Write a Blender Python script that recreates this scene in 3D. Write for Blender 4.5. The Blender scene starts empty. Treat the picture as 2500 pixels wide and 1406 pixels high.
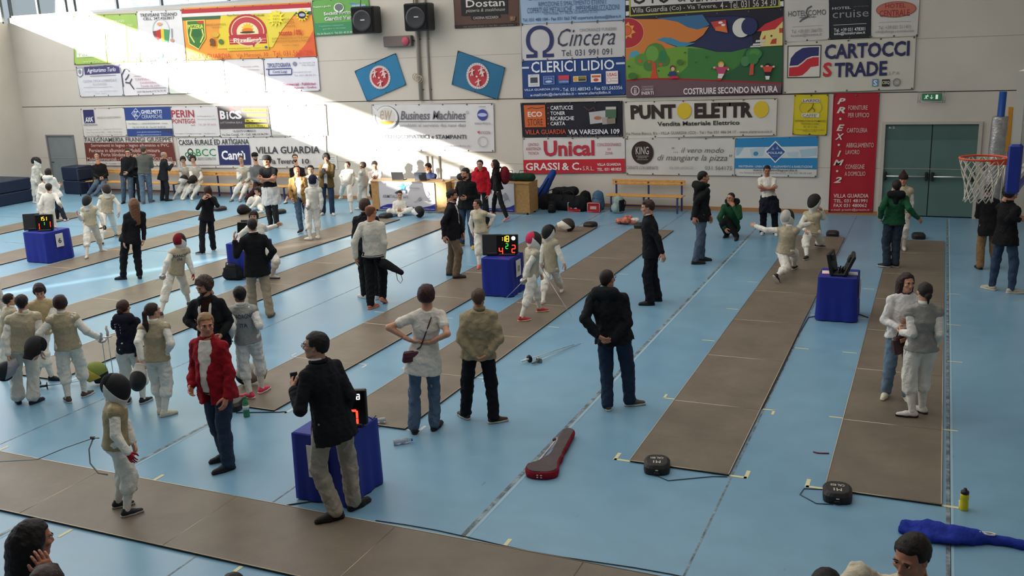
import bpy, math, random
import numpy as np
from mathutils import Vector, Matrix
from mathutils.bvhtree import BVHTree
random.seed(7)
rng = np.random.default_rng(7)
sc = bpy.context.scene
COL = sc.collection
PI = math.pi
HALL_Y = 24.56      # back wall
LEFT_X = -30.03     # left wall
EYE = Vector((0.0, 0.0, 4.35))

# ------------------------------------------------------------------ camera
cam_data = bpy.data.cameras.new('camera')
cam_data.sensor_width = 36.0
cam_data.lens = 33.506
cam_data.clip_end = 300
cam = bpy.data.objects.new('camera', cam_data)
COL.objects.link(cam)
_p, _y, _r = 0.24802, 0.42504, -0.040924
_f = Vector((-math.sin(_y)*math.cos(_p), math.cos(_y)*math.cos(_p), -math.sin(_p)))
_rt = Vector((math.cos(_y), math.sin(_y), 0)); _up = _rt.cross(_f)
_rx = _rt*math.cos(_r) + _up*math.sin(_r); _ux = -_rt*math.sin(_r) + _up*math.cos(_r)
M = Matrix((_rx, _ux, -_f)).transposed().to_4x4(); M.translation = EYE
cam.matrix_world = M
sc.camera = cam
# ------------------------------------------------------------------ world, sun, lights, exposure
world = bpy.data.worlds.new('world'); sc.world = world
world.use_nodes = True
_bg = world.node_tree.nodes['Background']
_bg.inputs[0].default_value = (0.80, 0.90, 1.0, 1)
_bg.inputs[1].default_value = 0.55
def light(name, kind, energy, color, loc, rot=(0,0,0), size=None, size_y=None):
    d = bpy.data.lights.new(name, kind); d.energy = energy; d.color = color
    o = bpy.data.objects.new(name, d); COL.objects.link(o); o.location = loc; o.rotation_euler = rot
    if kind == 'AREA':
        d.shape = 'RECTANGLE'; d.size = size; d.size_y = size_y
    return o
sun = light('sun', 'SUN', 30.0, (1.0, 0.93, 0.82), (-40, -20, 20))
_sd = Vector((0.575, 1.0, -0.335*0.575))     # enters the left clerestory and grazes the back wall
sun.rotation_euler = _sd.to_track_quat('-Z', 'Y').to_euler()
sun.data.angle = math.radians(0.6)
light('ceiling_fill', 'AREA', 1750, (1.0, 0.96, 0.90), (-20, 14, 8.6), (0, 0, 0), 14, 18)  # added soft fill from above, stands for no fitted lamp
light('ceiling_fill', 'AREA', 800, (1.0, 0.95, 0.88), (-5, 12, 8.6), (0, 0, 0), 12, 18)  # second added fill, weaker, over the right half
light('window_daylight', 'AREA', 900, (0.97, 0.98, 1.0), (LEFT_X+0.4, 10, 6.6), (0, -PI/2*0.86, 0), 1.4, 26)
sc.view_settings.view_transform = 'Standard'
sc.view_settings.look = 'None'
sc.view_settings.gamma = 1.0
sc.view_settings.use_curve_mapping = False
sc.view_settings.exposure = 0.0

# ------------------------------------------------------------------ materials
def hexc(h):
    if not isinstance(h, str): return tuple(h)[:3]
    h = h.lstrip('#')
    if len(h) == 3: h = ''.join(c*2 for c in h)
    v = [int(h[i:i+2], 16)/255 for i in (0, 2, 4)]
    return tuple(c/12.92 if c <= 0.04045 else ((c+0.055)/1.055)**2.4 for c in v)
MATS = {}
def mat(color, rough=0.8, metal=0.0, var=0.0, vscale=8.0, bump=0.0, bscale=60.0, spec=0.4, emit=0.0, name=None, detail=3.0):
    key = (color if isinstance(color, str) else tuple(color), rough, metal, var, vscale, bump, bscale, spec, emit)
    if key in MATS: return MATS[key]
    m = bpy.data.materials.new(name or 'surface'); m.use_nodes = True
    nt = m.node_tree; b = nt.nodes['Principled BSDF']
    c = hexc(color)
    b.inputs['Base Color'].default_value = (*c, 1)
    b.inputs['Roughness'].default_value = rough
    b.inputs['Metallic'].default_value = metal
    b.inputs['Specular IOR Level'].default_value = spec
    if emit:
        b.inputs['Emission Color'].default_value = (*c, 1); b.inputs['Emission Strength'].default_value = emit
    if var or bump:
        tc = nt.nodes.new('ShaderNodeTexCoord')
    if var:
        n = nt.nodes.new('ShaderNodeTexNoise'); n.inputs['Scale'].default_value = vscale; n.inputs['Detail'].default_value = detail
        nt.links.new(tc.outputs['Object'], n.inputs['Vector'])
        r = nt.nodes.new('ShaderNodeMapRange'); r.inputs[1].default_value = 0.3; r.inputs[2].default_value = 0.7
        r.inputs[3].default_value = 1-var; r.inputs[4].default_value = 1+var
        nt.links.new(n.outputs['Fac'], r.inputs[0])
        mx = nt.nodes.new('ShaderNodeVectorMath'); mx.operation = 'SCALE'; mx.inputs[0].default_value = c
        nt.links.new(r.outputs[0], mx.inputs['Scale']); nt.links.new(mx.outputs[0], b.inputs['Base Color'])
    if bump:
        n2 = nt.nodes.new('ShaderNodeTexNoise'); n2.inputs['Scale'].default_value = bscale; n2.inputs['Detail'].default_value = 2
        nt.links.new(tc.outputs['Object'], n2.inputs['Vector'])
        bp = nt.nodes.new('ShaderNodeBump'); bp.inputs['Strength'].default_value = bump; bp.inputs['Distance'].default_value = 0.02
        nt.links.new(n2.outputs['Fac'], bp.inputs['Height']); nt.links.new(bp.outputs[0], b.inputs['Normal'])
    MATS[key] = m
    return m
def cloth(c):
    if ('cloth', c) in MATS: return MATS[('cloth', c)]
    m = mat(c, 0.88, 0, 0.09, 7, 0.55, 13, 0.2); nt = m.node_tree
    for n in nt.nodes:
        if n.type == 'TEX_NOISE' and n.inputs['Scale'].default_value == 13: n.inputs['Detail'].default_value = 5; n.inputs['Roughness'].default_value = 0.55; n.inputs['Distortion'].default_value = 0.9
        if n.type == 'BUMP': n.inputs['Distance'].default_value = 0.035
    MATS[('cloth', c)] = m
    return m
def skin(c): return mat(c, 0.55, 0, 0.05, 25, 0, 60, 0.4)
def plastic(c, r=0.45): return mat(c, r, 0, 0.04, 6)
def metal(c, r=0.3): return mat(c, r, 0.9, 0.04, 6)
def paint(c, r=0.6): return mat(c, r, 0, 0.05, 3)
def glow(c, e=6.0): return mat(c, 0.5, 0, 0, 8, 0, 60, 0.4, e)
def vinyl(c): return mat(c, 0.55, 0, 0.04, 2.5, 0.35, 1.6, 0.35)
def wood(c): return mat(c, 0.5, 0, 0.16, 14, 0.05, 30)

# ------------------------------------------------------------------ mesh helpers
def link(name, me, parent=None):
    o = bpy.data.objects.new(name, me); COL.objects.link(o)
    if parent is not None: o.parent = parent
    return o
def tag(o, label=None, cat=None, group=None, kind=None):
    if label: o['label'] = label
    if cat: o['category'] = cat
    if group: o['group'] = group
    if kind: o['kind'] = kind
    return o
def thing(name, label, cat, loc=(0,0,0), rz=0.0, group=None):
    o = bpy.data.objects.new(name, None); COL.objects.link(o)
    o.location = loc; o.rotation_euler = (0, 0, rz); o.empty_display_size = 0.1
    return tag(o, label, cat, group)
class MB:
    """collects shapes; build() links them as ONE mesh object"""
    def __init__(s): s.v = []; s.f = []; s.m = []; s.mats = []; s.sm = []
    def _mi(s, m):
        if m not in s.mats: s.mats.append(m)
        return s.mats.index(m)
    def add(s, vs, fs, m, smooth=False, T=None):
        o = len(s.v); k = s._mi(m)
        if T is not None: vs = [T @ Vector(v) for v in vs]
        s.v += [tuple(v) for v in vs]
        s.f += [tuple(i+o for i in f) for f in fs]; s.m += [k]*len(fs); s.sm += [smooth]*len(fs)
        return s
    def box(s, c, d, m, R=None, taper=None, bev=0.0):
        x, y, z = d[0]/2, d[1]/2, d[2]/2
        tx, ty = taper or (1, 1)
        if bev <= 0:
            vs = [(-x,-y,-z),(x,-y,-z),(x,y,-z),(-x,y,-z),(-x*tx,-y*ty,z),(x*tx,-y*ty,z),(x*tx,y*ty,z),(-x*tx,y*ty,z)]
            fs = [(3,2,1,0),(4,5,6,7),(0,1,5,4),(1,2,6,5),(2,3,7,6),(3,0,4,7)]
        else:
            b = bev
            def ring(xx, yy, zz):
                return [(-xx+b,-yy,zz),(xx-b,-yy,zz),(xx,-yy+b,zz),(xx,yy-b,zz),(xx-b,yy,zz),(-xx+b,yy,zz),(-xx,yy-b,zz),(-xx,-yy+b,zz)]
            def ins(r): return [(v[0]*(1-b/x*0.9), v[1]*(1-b/y*0.9), v[2]) for v in r]
            r0 = [(a[0], a[1], -z) for a in ins(ring(x,y,0))]; r1 = ring(x,y,-z+b); r2 = ring(x*tx,y*ty,z-b); r3 = [(a[0], a[1], z) for a in ins(ring(x*tx,y*ty,0))]
            vs = r0+r1+r2+r3; fs = [tuple(range(7,-1,-1)), tuple(range(24,32))]
            for k in range(3):
                for i in range(8):
                    j = (i+1) % 8; fs.append((k*8+i, k*8+j, k*8+8+j, k*8+8+i))
        T = Matrix.Translation(c) @ (R.to_4x4() if R is not None else Matrix.Identity(4))
        return s.add(vs, fs, m, False, T)
    def tube(s, pts, r, m, seg=8, caps=True, closed=False):
        P = [Vector(p) for p in pts]; n = len(P)
        rs = r if isinstance(r, (list, tuple)) else [r]*n
        vs = []; fs = []; prev = None
        for i, p in enumerate(P):
            a = P[i-1] if (i > 0 or closed) else p; b = P[(i+1) % n] if (i < n-1 or closed) else p
            t = (b-a)
            t = t.normalized() if t.length > 1e-9 else Vector((0,0,1))
            u = prev if prev is not None else (Vector((0,0,1)) if abs(t.z) < 0.9 else Vector((1,0,0)))
            u = (u - t*u.dot(t)); u = u.normalized() if u.length > 1e-6 else t.orthogonal().normalized()
            prev = u; w = t.cross(u)
            for k in range(seg):
                q = 2*PI*k/seg; vs.append(p + (u*math.cos(q) + w*math.sin(q))*rs[i])
        for i in range(n if closed else n-1):
            for k in range(seg):
                k2 = (k+1) % seg; j = (i+1) % n
                fs.append((i*seg+k, i*seg+k2, j*seg+k2, j*seg+k))
        if caps and not closed:
            fs.append(tuple(range(seg-1, -1, -1))); fs.append(tuple((n-1)*seg+k for k in range(seg)))
        return s.add(vs, fs, m, True)
    def lathe(s, prof, m, seg=20, T=None, smooth=True):
        vs = []; fs = []; n = len(prof)
        for r, z in prof:
            for k in range(seg):
                q = 2*PI*k/seg; vs.append((r*math.cos(q), r*math.sin(q), z))
        for i in range(n-1):
            for k in range(seg):
                k2 = (k+1) % seg; fs.append((i*seg+k, i*seg+k2, (i+1)*seg+k2, (i+1)*seg+k))
        fs.append(tuple(range(seg-1, -1, -1))); fs.append(tuple((n-1)*seg+k for k in range(seg)))
        return s.add(vs, fs, m, smooth, T)
    def prism(s, poly, z0, z1, m, T=None, smooth=False):
        n = len(poly)
        vs = [(x, y, z0) for x, y in poly] + [(x, y, z1) for x, y in poly]
        fs = [tuple(range(n-1, -1, -1)), tuple(range(n, 2*n))] + [(i, (i+1) % n, n+(i+1) % n, n+i) for i in range(n)]
        return s.add(vs, fs, m, smooth, T)
    def ell(s, c, r, m, seg=14, rings=9, T=None):
        vs = []; fs = []
        for i in range(1, rings):
            a = PI*i/rings
            for k in range(seg):
                q = 2*PI*k/seg
                vs.append((c[0]+r[0]*math.sin(a)*math.cos(q), c[1]+r[1]*math.sin(a)*math.sin(q), c[2]-r[2]*math.cos(a)))
        for i in range(rings-2):
            for k in range(seg):
                k2 = (k+1) % seg; fs.append((i*seg+k, i*seg+k2, (i+1)*seg+k2, (i+1)*seg+k))
        fs.append(tuple(range(seg-1, -1, -1))); fs.append(tuple((rings-2)*seg+k for k in range(seg)))
        return s.add(vs, fs, m, True, T)
    def build(s, name, parent=None):
        me = bpy.data.meshes.new(name); me.from_pydata(s.v, [], s.f)
        for m in s.mats: me.materials.append(m)
        me.polygons.foreach_set('material_index', s.m); me.polygons.foreach_set('use_smooth', s.sm)
        me.update()
        return link(name, me, parent)
def np_mesh(name, V, F, mats, mi=None, smooth=True):
    """V (n,3) float, F (m,4) int quads"""
    me = bpy.data.meshes.new(name)
    n, m = len(V), len(F)
    me.vertices.add(n); me.vertices.foreach_set('co', np.ascontiguousarray(V, dtype=np.float32).ravel())
    me.loops.add(m*4); me.loops.foreach_set('vertex_index', np.ascontiguousarray(F, dtype=np.int32).ravel())
    me.polygons.add(m); me.polygons.foreach_set('loop_start', np.arange(0, m*4, 4, dtype=np.int32))
    for x in mats: me.materials.append(x)
    if mi is not None: me.polygons.foreach_set('material_index', np.ascontiguousarray(mi, dtype=np.int32))
    me.polygons.foreach_set('use_smooth', np.full(m, smooth))
    me.update(calc_edges=True); me.validate()
    return me
TEXTC = {}
def text_geo(string, bold=0.0, shear=0.0):
    """outline of a line of writing as flat geometry in a unit box"""
    key = (string, bold, shear)
    if key in TEXTC: return TEXTC[key]
    c = bpy.data.curves.new('writing', 'FONT'); c.body = string; c.resolution_u = 2; c.offset = bold; c.shear = shear
    o = bpy.data.objects.new('writing', c)
    me = bpy.data.meshes.new_from_object(o)
    vs = [(v.co.x, v.co.y) for v in me.vertices]; fs = [tuple(p.vertices) for p in me.polygons]
    bpy.data.objects.remove(o); bpy.data.meshes.remove(me); bpy.data.curves.remove(c)
    if vs:
        x0 = min(v[0] for v in vs); x1 = max(v[0] for v in vs); y0 = min(v[1] for v in vs); y1 = max(v[1] for v in vs)
        vs = [((v[0]-x0)/max(x1-x0, 1e-6), (v[1]-y0)/max(y1-y0, 1e-6)) for v in vs]
    TEXTC[key] = (vs, fs)
    return vs, fs

# ------------------------------------------------------------------ the hall
def node_mat(name):
    m = bpy.data.materials.new(name); m.use_nodes = True
    return m, m.node_tree, m.node_tree.nodes['Principled BSDF']
def floor_material():
    m, nt, b = node_mat('blue_sports_floor')
    N = nt.nodes.new; L = nt.links.new
    tc = N('ShaderNodeTexCoord')
    n1 = N('ShaderNodeTexNoise'); n1.inputs['Scale'].default_value = 0.35; n1.inputs['Detail'].default_value = 5
    n2 = N('ShaderNodeTexNoise'); n2.inputs['Scale'].default_value = 3.0; n2.inputs['Detail'].default_value = 6
    L(tc.outputs['Object'], n1.inputs['Vector']); L(tc.outputs['Object'], n2.inputs['Vector'])
    r = N('ShaderNodeValToRGB')
    r.color_ramp.elements[0].position = 0.3; r.color_ramp.elements[0].color = (*hexc('6d98b4'), 1)
    r.color_ramp.elements[1].position = 0.7; r.color_ramp.elements[1].color = (*hexc('7ea5bd'), 1)
    L(n1.outputs['Fac'], r.inputs[0])
    mx = N('ShaderNodeMixRGB'); mx.blend_type = 'MULTIPLY'; mx.inputs[0].default_value = 1
    r2 = N('ShaderNodeMapRange'); r2.inputs[1].default_value = 0.25; r2.inputs[2].default_value = 0.75; r2.inputs[3].default_value = 0.93; r2.inputs[4].default_value = 1.06
    L(n2.outputs['Fac'], r2.inputs[0]); L(r.outputs[0], mx.inputs[1]); L(r2.outputs[0], mx.inputs[2])
    # dark scuff marks
    sn = N('ShaderNodeTexNoise'); sn.inputs['Scale'].default_value = 9; sn.inputs['Detail'].default_value = 2
    mp = N('ShaderNodeMapping'); mp.inputs['Scale'].default_value = (1, 0.25, 1); mp.inputs['Rotation'].default_value = (0, 0, 0.7)
    L(tc.outputs['Object'], mp.inputs[0]); L(mp.outputs[0], sn.inputs['Vector'])
    sr = N('ShaderNodeMapRange'); sr.inputs[1].default_value = 0.76; sr.inputs[2].default_value = 0.80; sr.inputs[3].default_value = 1; sr.inputs[4].default_value = 0.72
    L(sn.outputs['Fac'], sr.inputs[0])
    m2 = N('ShaderNodeMixRGB'); m2.blend_type = 'MULTIPLY'; m2.inputs[0].default_value = 1
    L(mx.outputs[0], m2.inputs[1]); L(sr.outputs[0], m2.inputs[2]); L(m2.outputs[0], b.inputs['Base Color'])
    b.inputs['Roughness'].default_value = 0.33; b.inputs['Specular IOR Level'].default_value = 0.45
    rr = N('ShaderNodeMapRange'); rr.inputs[3].default_value = 0.26; rr.inputs[4].default_value = 0.42
    L(n2.outputs['Fac'], rr.inputs[0]); L(rr.outputs[0], b.inputs['Roughness'])
    return m
def wall_material():
    m, nt, b = node_mat('painted_concrete')
    N = nt.nodes.new; L = nt.links.new
    tc = N('ShaderNodeTexCoord')
    n1 = N('ShaderNodeTexNoise'); n1.inputs['Scale'].default_value = 0.5; n1.inputs['Detail'].default_value = 6
    n2 = N('ShaderNodeTexNoise'); n2.inputs['Scale'].default_value = 14; n2.inputs['Detail'].default_value = 4
    L(tc.outputs['Object'], n1.inputs['Vector']); L(tc.outputs['Object'], n2.inputs['Vector'])
    r = N('ShaderNodeValToRGB')
    r.color_ramp.elements[0].position = 0.3; r.color_ramp.elements[0].color = (*hexc('c3bbb0'), 1)
    r.color_ramp.elements[1].position = 0.72; r.color_ramp.elements[1].color = (*hexc('d2cac0'), 1)
    L(n1.outputs['Fac'], r.inputs[0]); L(r.outputs[0], b.inputs['Base Color'])
    b.inputs['Roughness'].default_value = 0.85
    bp = N('ShaderNodeBump'); bp.inputs['Strength'].default_value = 0.15; bp.inputs['Distance'].default_value = 0.02
    L(n2.outputs['Fac'], bp.inputs['Height']); L(bp.outputs[0], b.inputs['Normal'])
    return m
FLOOR_M, WALL_M = floor_material(), wall_material()
def structure(o): o['kind'] = 'structure'; return o
structure(MB().box((-12, 7, -0.1), (36.4, 36, 0.2), FLOOR_M).build('floor'))
# back wall: three courses of concrete with a recessed dark seam between, door opening left out
W = MB()
def wallbox(x0, x1, z0, z1, y0=HALL_Y, t=0.3): W.box(((x0+x1)/2, y0+t/2, (z0+z1)/2), (x1-x0, t, z1-z0), WALL_M)
DX0, DX1, DZ = -1.19, 0.83, 2.20          # green double door
GX0, GX1, GZ = -29.0, -27.75, 1.92        # grey door
wallbox(LEFT_X, GX0, 0, 2.93); wallbox(GX0, GX1, GZ, 2.93); wallbox(GX1, DX0, 0, 2.93)
wallbox(DX0, DX1, DZ, 2.93); wallbox(DX1, 6.2, 0, 2.93)
wallbox(LEFT_X, 6.2, 2.955, 6.0)
wallbox(-17.3, 6.2, 6.0, 9.0)
wallbox(LEFT_X, -17.3, 7.6, 9.0)
W.box((-12, HALL_Y+0.17, 2.9425), (36.2, 0.26, 0.03), paint('6d675f'))
structure(W.build('wall_back'))
jm = MB()
for z in (1.15, 4.15): jm.box((-12, HALL_Y-0.001, z), (36, 0.004, 0.012), paint('a69e94'))
structure(jm.build('trim_1'))
# left wall with the clerestory strip the sun comes through
W = MB()
def leftbox(y0, y1, z0, z1): W.box((LEFT_X-0.06, (y0+y1)/2, (z0+z1)/2), (0.12, y1-y0, z1-z0), WALL_M)
leftbox(-11, HALL_Y+0.3, 0, 3.9)
leftbox(-11, -10.96, 3.9, 7.4); leftbox(-10.22, HALL_Y+0.3, 3.9, 5.82)
leftbox(-10.22, -8.6, 5.82, 7.4); leftbox(-10.96, -10.22, 6.05, 7.4)
leftbox(-11, HALL_Y+0.3, 7.4, 9.0)
leftbox(-8.6, -3.5, 5.82, 6.25)  # raised sill, added to hold the sun off the left desk
structure(W.build('wall_left'))
structure(MB().box((-12, 7, 9.1), (36.5, 36.4, 0.2), paint('c9c5be')).build('ceiling'))
# window glass: thin panes that let the light pass
def glass_material():
    m = bpy.data.materials.new('thin_glass'); m.use_nodes = True
    nt = m.node_tree; nt.nodes.clear()
    o = nt.nodes.new('ShaderNodeOutputMaterial'); mix = nt.nodes.new('ShaderNodeMixShader'); mix.inputs[0].default_value = 0.08
    t = nt.nodes.new('ShaderNodeBsdfTransparent'); t.inputs[0].default_value = (0.94, 0.96, 0.95, 1)
    g = nt.nodes.new('ShaderNodeBsdfGlossy'); g.inputs['Roughness'].default_value = 0.05
    nt.links.new(t.outputs[0], mix.inputs[1]); nt.links.new(g.outputs[0], mix.inputs[2]); nt.links.new(mix.outputs[0], o.inputs[0])
    return m
GLASS = glass_material()
ALU = metal('8f9496', 0.45)
wl = MB()
for y in (-8.6, 24.4): wl.box((LEFT_X-0.06, y, 6.61), (0.1, 0.1, 1.58), ALU)
wl.box((LEFT_X-0.06, 7.9, 5.85), (0.1, 33, 0.06), ALU); wl.box((LEFT_X-0.06, 7.9, 7.37), (0.1, 33, 0.06), ALU)
wl.box((LEFT_X-0.06, -6.0, 6.9), (0.1, 5.2, 0.30), ALU)
w1 = structure(wl.build('window_1'))
w3 = structure(MB().box((LEFT_X-0.06, -10.94, 4.97), (0.06, 0.03, 2.1), ALU).box((LEFT_X-0.06, -10.24, 4.97), (0.06, 0.03, 2.1), ALU).build('window_3'))
MB().box((LEFT_X-0.06, -10.59, 4.97), (0.012, 0.67, 2.1), GLASS).build('pane', w3)
for k in range(6):
    MB().box((LEFT_X-0.06, -5.85+5.5*k, 6.61), (0.012, 5.44, 1.5), GLASS).build('pane', w1)
# back clerestory at upper left with concrete fins and shrubs outside
wb = MB()
wb.box((-23.65, HALL_Y+0.12, 6.03), (12.7, 0.12, 0.07), ALU); wb.box((-23.65, HALL_Y+0.12, 7.57), (12.7, 0.12, 0.07), ALU)
xs = [-29.95, -28.6, -27.3, -26.9, -25.0, -23.1, -20.4, -19.3, -18.1, -17.3]
for x in xs: wb.box((x, HALL_Y+0.12, 6.8), (0.07, 0.1, 1.5), ALU)
w2 = structure(wb.build('window_2'))
for a, b_ in zip(xs[:-1], xs[1:]):
    MB().box(((a+b_)/2, HALL_Y+0.12, 6.8), (b_-a-0.07, 0.012, 1.47), GLASS).build('pane', w2)

# enclosing walls behind and beside the viewpoint
structure(MB().box((-12, -11.1, 4.5), (36.4, 0.2, 9.0), WALL_M).build('wall_front'))
structure(MB().box((6.3, 7, 4.5), (0.2, 36.4, 9.0), WALL_M).build('wall_right'))
# outside the high window: concrete fins, a trunk line of shrubs
for k, x in enumerate((-26.6, -25.3, -23.6, -22.1, -20.7, -19.2, -17.6)):
    b = MB().box((x, 26.6, 3.5), (1.05, 0.3, 9.6), paint('9a9d9c'))
    for z in (6.3, 7.1): b.lathe([(0.06, 0), (0.05, 0.02)], paint('6d7070'), 10, Matrix.Translation((x, 26.45, z)) @ Matrix.Rotation(PI/2, 4, 'X'))
    tag(b.build('concrete_fin'), 'grey concrete fin outside the high window, %s from the left' % ['first', 'second', 'third', 'fourth', 'fifth', 'sixth', 'seventh'][k], 'concrete fin', 'concrete fins outside the high window')
fo = MB(); lm = [mat('6f8a3c', 0.7), mat('93a84e', 0.7), mat('4f6a30', 0.7)]
for k in range(900):
    p = Vector((random.uniform(-29.5, -16.5), random.uniform(27.6, 29.2), random.uniform(4.8, 9.2)))
    R = Matrix.Rotation(random.uniform(0, 6.28), 4, 'Z') @ Matrix.Rotation(random.uniform(-1, 1), 4, 'X')
    a = random.uniform(0.14, 0.3)
    fo.add([(-a, 0, 0), (0, -a*0.5, 0.02), (a, 0, 0), (0, a*0.5, 0.02)], [(0, 1, 2, 3)], random.choice(lm), True, Matrix.Translation(p) @ R)
tag(fo.build('foliage'), 'sunlit green foliage outside the high window', 'foliage', kind='stuff')
# doors, skirting, conduits
SK = MB(); SKM = paint('a5764c')
for a, b in ((GX1, DX0-0.02), (DX1+0.02, 6.2)): SK.box(((a+b)/2, HALL_Y-0.012, 0.05), (b-a, 0.024, 0.10), SKM)
structure(SK.build('baseboard_back'))
DG = paint('56706b'); DD = paint('4d6560')
d1 = structure(MB().box((DX0-0.03, HALL_Y-0.02, DZ/2), (0.08, 0.06, DZ), paint('b9b3a8')).box((DX1+0.03, HALL_Y-0.02, DZ/2), (0.08, 0.06, DZ), paint('b9b3a8')).box(((DX0+DX1)/2, HALL_Y-0.02, DZ+0.03), (DX1-DX0+0.14, 0.06, 0.06), paint('b9b3a8')).build('door_1'))
for k, (a, b) in enumerate(((DX0, -0.16), (-0.15, DX1))):
    lf = MB().box(((a+b)/2, HALL_Y+0.03, 0.93), (b-a-0.01, 0.05, 1.80), DG).box(((a+b)/2, HALL_Y+0.03, 2.013), (b-a-0.01, 0.052, 0.365), DD).build('door_leaf', d1)
    pb = MB().tube([(a+0.09, HALL_Y-0.09, 0.98), (b-0.09, HALL_Y-0.09, 0.98)], 0.022, metal('d8d8d4', 0.4), 10)
    for x in (a+0.06, b-0.06): pb.box((x, HALL_Y-0.05, 0.98), (0.07, 0.10, 0.20), plastic('1c1f20'), bev=0.015)
    pb.build('panic_bar', lf)
MB().box(((DX0+DX1)/2, HALL_Y+0.10, DZ/2), (DX1-DX0, 0.06, DZ), paint('22302d')).build('leak_backing', d1)  # dark backing added behind the leaves to stop light leaking through the gaps
vs, fs = text_geo('6-2')
pl = MB().add([(DX0+0.08+0.13*x, HALL_Y-0.001, 2.10+0.05*y) for x, y in vs], fs, paint('dfe3e0')); pl.build('lettering', d1)
d2 = structure(MB().box((GX0-0.02, HALL_Y-0.01, GZ/2), (0.06, 0.05, GZ), paint('77797a')).box((GX1+0.02, HALL_Y-0.01, GZ/2), (0.06, 0.05, GZ), paint('77797a')).box(((GX0+GX1)/2, HALL_Y-0.01, GZ+0.02), (GX1-GX0+0.1, 0.05, 0.05), paint('77797a')).build('door_2'))
lf = MB().box(((GX0+GX1)/2, HALL_Y+0.03, GZ/2), (GX1-GX0-0.01, 0.05, GZ-0.01), paint('7d8486')).build('door_leaf', d2)
MB().tube([(GX0+0.08, HALL_Y-0.0, 1.0), (GX0+0.08, HALL_Y-0.05, 1.0), (GX0+0.2, HALL_Y-0.05, 1.0)], 0.012, plastic('222426'), 8).build('handle', lf)
for k, (x, z0, z1, r) in enumerate(((-13.72, 2.95, 9.0, 0.055), (-13.42, 2.95, 9.0, 0.03), (-13.68, 0.75, 1.35, 0.03), (-13.28, 0.1, 1.35, 0.035), (-13.52, 0.6, 1.35, 0.02))):
    c = MB().tube([(x, HALL_Y-r-0.01, z0), (x+0.012*(z1-z0 < 2), HALL_Y-r-0.01, z1)], r, paint('aaa298', 0.5), 10)
    for z in np.arange(z0+0.3, z1, 1.4): c.box((x, HALL_Y-0.01, z), (r*3.2, 0.02, 0.03), metal('8a8580', 0.5))
    tag(c.build('conduit'), ['thick wall pipe running down behind the second loudspeaker', 'thin pipe just right of the thick pipe between the two flags', 'short pipe under the long white copier banner, leftmost of three', 'short pipe under the long white copier banner, rightmost of three', 'thinnest short pipe under the long white copier banner, between two others'][k], 'pipe', 'wall pipes')
kn = MB(); kp = []
for i in range(40):
    a = i*0.55; kp.append((-13.84+0.10*math.cos(a)+0.004*i, HALL_Y-0.10-0.02*math.sin(a*0.7), 3.62+0.10*math.sin(a)-0.002*i))
tag(kn.tube(kp, 0.012, paint('b7a98f'), 6).build('rope_coil'), 'small coil of cord tied to the thick wall pipe', 'cord')
# alarm siren box
t = thing('siren_box', 'grey brown alarm box with red disc left of the wall pipe', 'siren', (-14.33, HALL_Y, 4.62))
MB().box((0, -0.08, 0), (0.92, 0.16, 0.30), paint('6f6260'), bev=0.02).build('housing', t)
MB().lathe([(0.125, 0), (0.125, 0.02), (0.10, 0.035)], plastic('b0485a'), 20, Matrix.Translation((0.28, -0.16, 0)) @ Matrix.Rotation(PI/2, 4, 'X')).build('red_disc', t)
MB().tube([(0.46, -0.06, 0.02), (0.55, -0.05, -0.02), (0.58, -0.04, -0.15)], 0.012, plastic('2c2a2a'), 6).build('cable', t)
# loudspeakers
for lab, x in (('black loudspeaker beside the green tree banner', -15.15), ('black loudspeaker in front of the thick wall pipe', -13.42)):
    t = thing('loudspeaker', lab, 'loudspeaker', (x, HALL_Y-0.40, 5.24), 0.10, 'loudspeakers high on the wall')
    MB().box((0, 0, 0), (0.72, 0.5, 0.74), plastic('17171a'), bev=0.03).build('cabinet', t)
    MB().box((0, -0.262, 0.0), (0.64, 0.02, 0.66), mat('0d0d0f', 0.9, 0, 0.1, 60), bev=0.008).build('grille', t)
    g = MB(); g.lathe([(0.30, 0), (0.29, 0.012), (0.24, 0.006)], plastic('303034', 0.3), 26, Matrix.Translation((0, -0.275, -0.02)) @ Matrix.Rotation(PI/2, 4, 'X')); g.build('woofer_ring', t)
    MB().box((0.02, -0.28, 0.0), (0.13, 0.012, 0.03), metal('d5d5d5')).build('badge', t)
    MB().box((0, 0.29, 0.1), (0.1, 0.12, 0.5), metal('4a4a4a')).tube([(-0.2, 0.1, 0.36), (-0.2, 0.2, 0.9)], 0.012, metal('777'), 6).build('bracket', t)
# exit sign
t = thing('exit_sign', 'green running man exit sign with clear guard above double door', 'exit sign', (-0.44+0.22, HALL_Y-0.03, 2.83))
MB().box((0, 0, 0), (0.42, 0.05, 0.15), mat('2f6b48', 0.5, 0, 0, 8, 0, 60, 0.4, 0.25), bev=0.01).build('sign_box', t)
g = MB(); wm = mat('dfeee2', 0.6, 0, 0, 8, 0, 60, 0.4, 0.4)
g.ell((-0.085, -0.03, 0.042), (0.011, 0.004, 0.011), wm)
for a, b in (((-0.095, 0.03), (-0.115, -0.01)), ((-0.115, -0.01), (-0.09, -0.045)), ((-0.115, -0.01), (-0.15, -0.04)), ((-0.10, 0.025), (-0.065, 0.01)), ((-0.10, 0.025), (-0.14, 0.02))):
    g.tube([(a[0], -0.03, a[1]), (b[0], -0.03, b[1])], 0.008, wm, 6)
g.tube([(0.0, -0.03, 0.045), (0.0, -0.03, -0.03)], 0.006, wm, 6); g.tube([(-0.03, -0.03, -0.01), (0.0, -0.03, -0.045), (0.03, -0.03, -0.01)], 0.006, wm, 6)
g.box((0.11, -0.028, 0), (0.05, 0.006, 0.10), wm); g.build('pictogram', t)
g = MB(); gm = metal('b9b9b4', 0.4)
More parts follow.
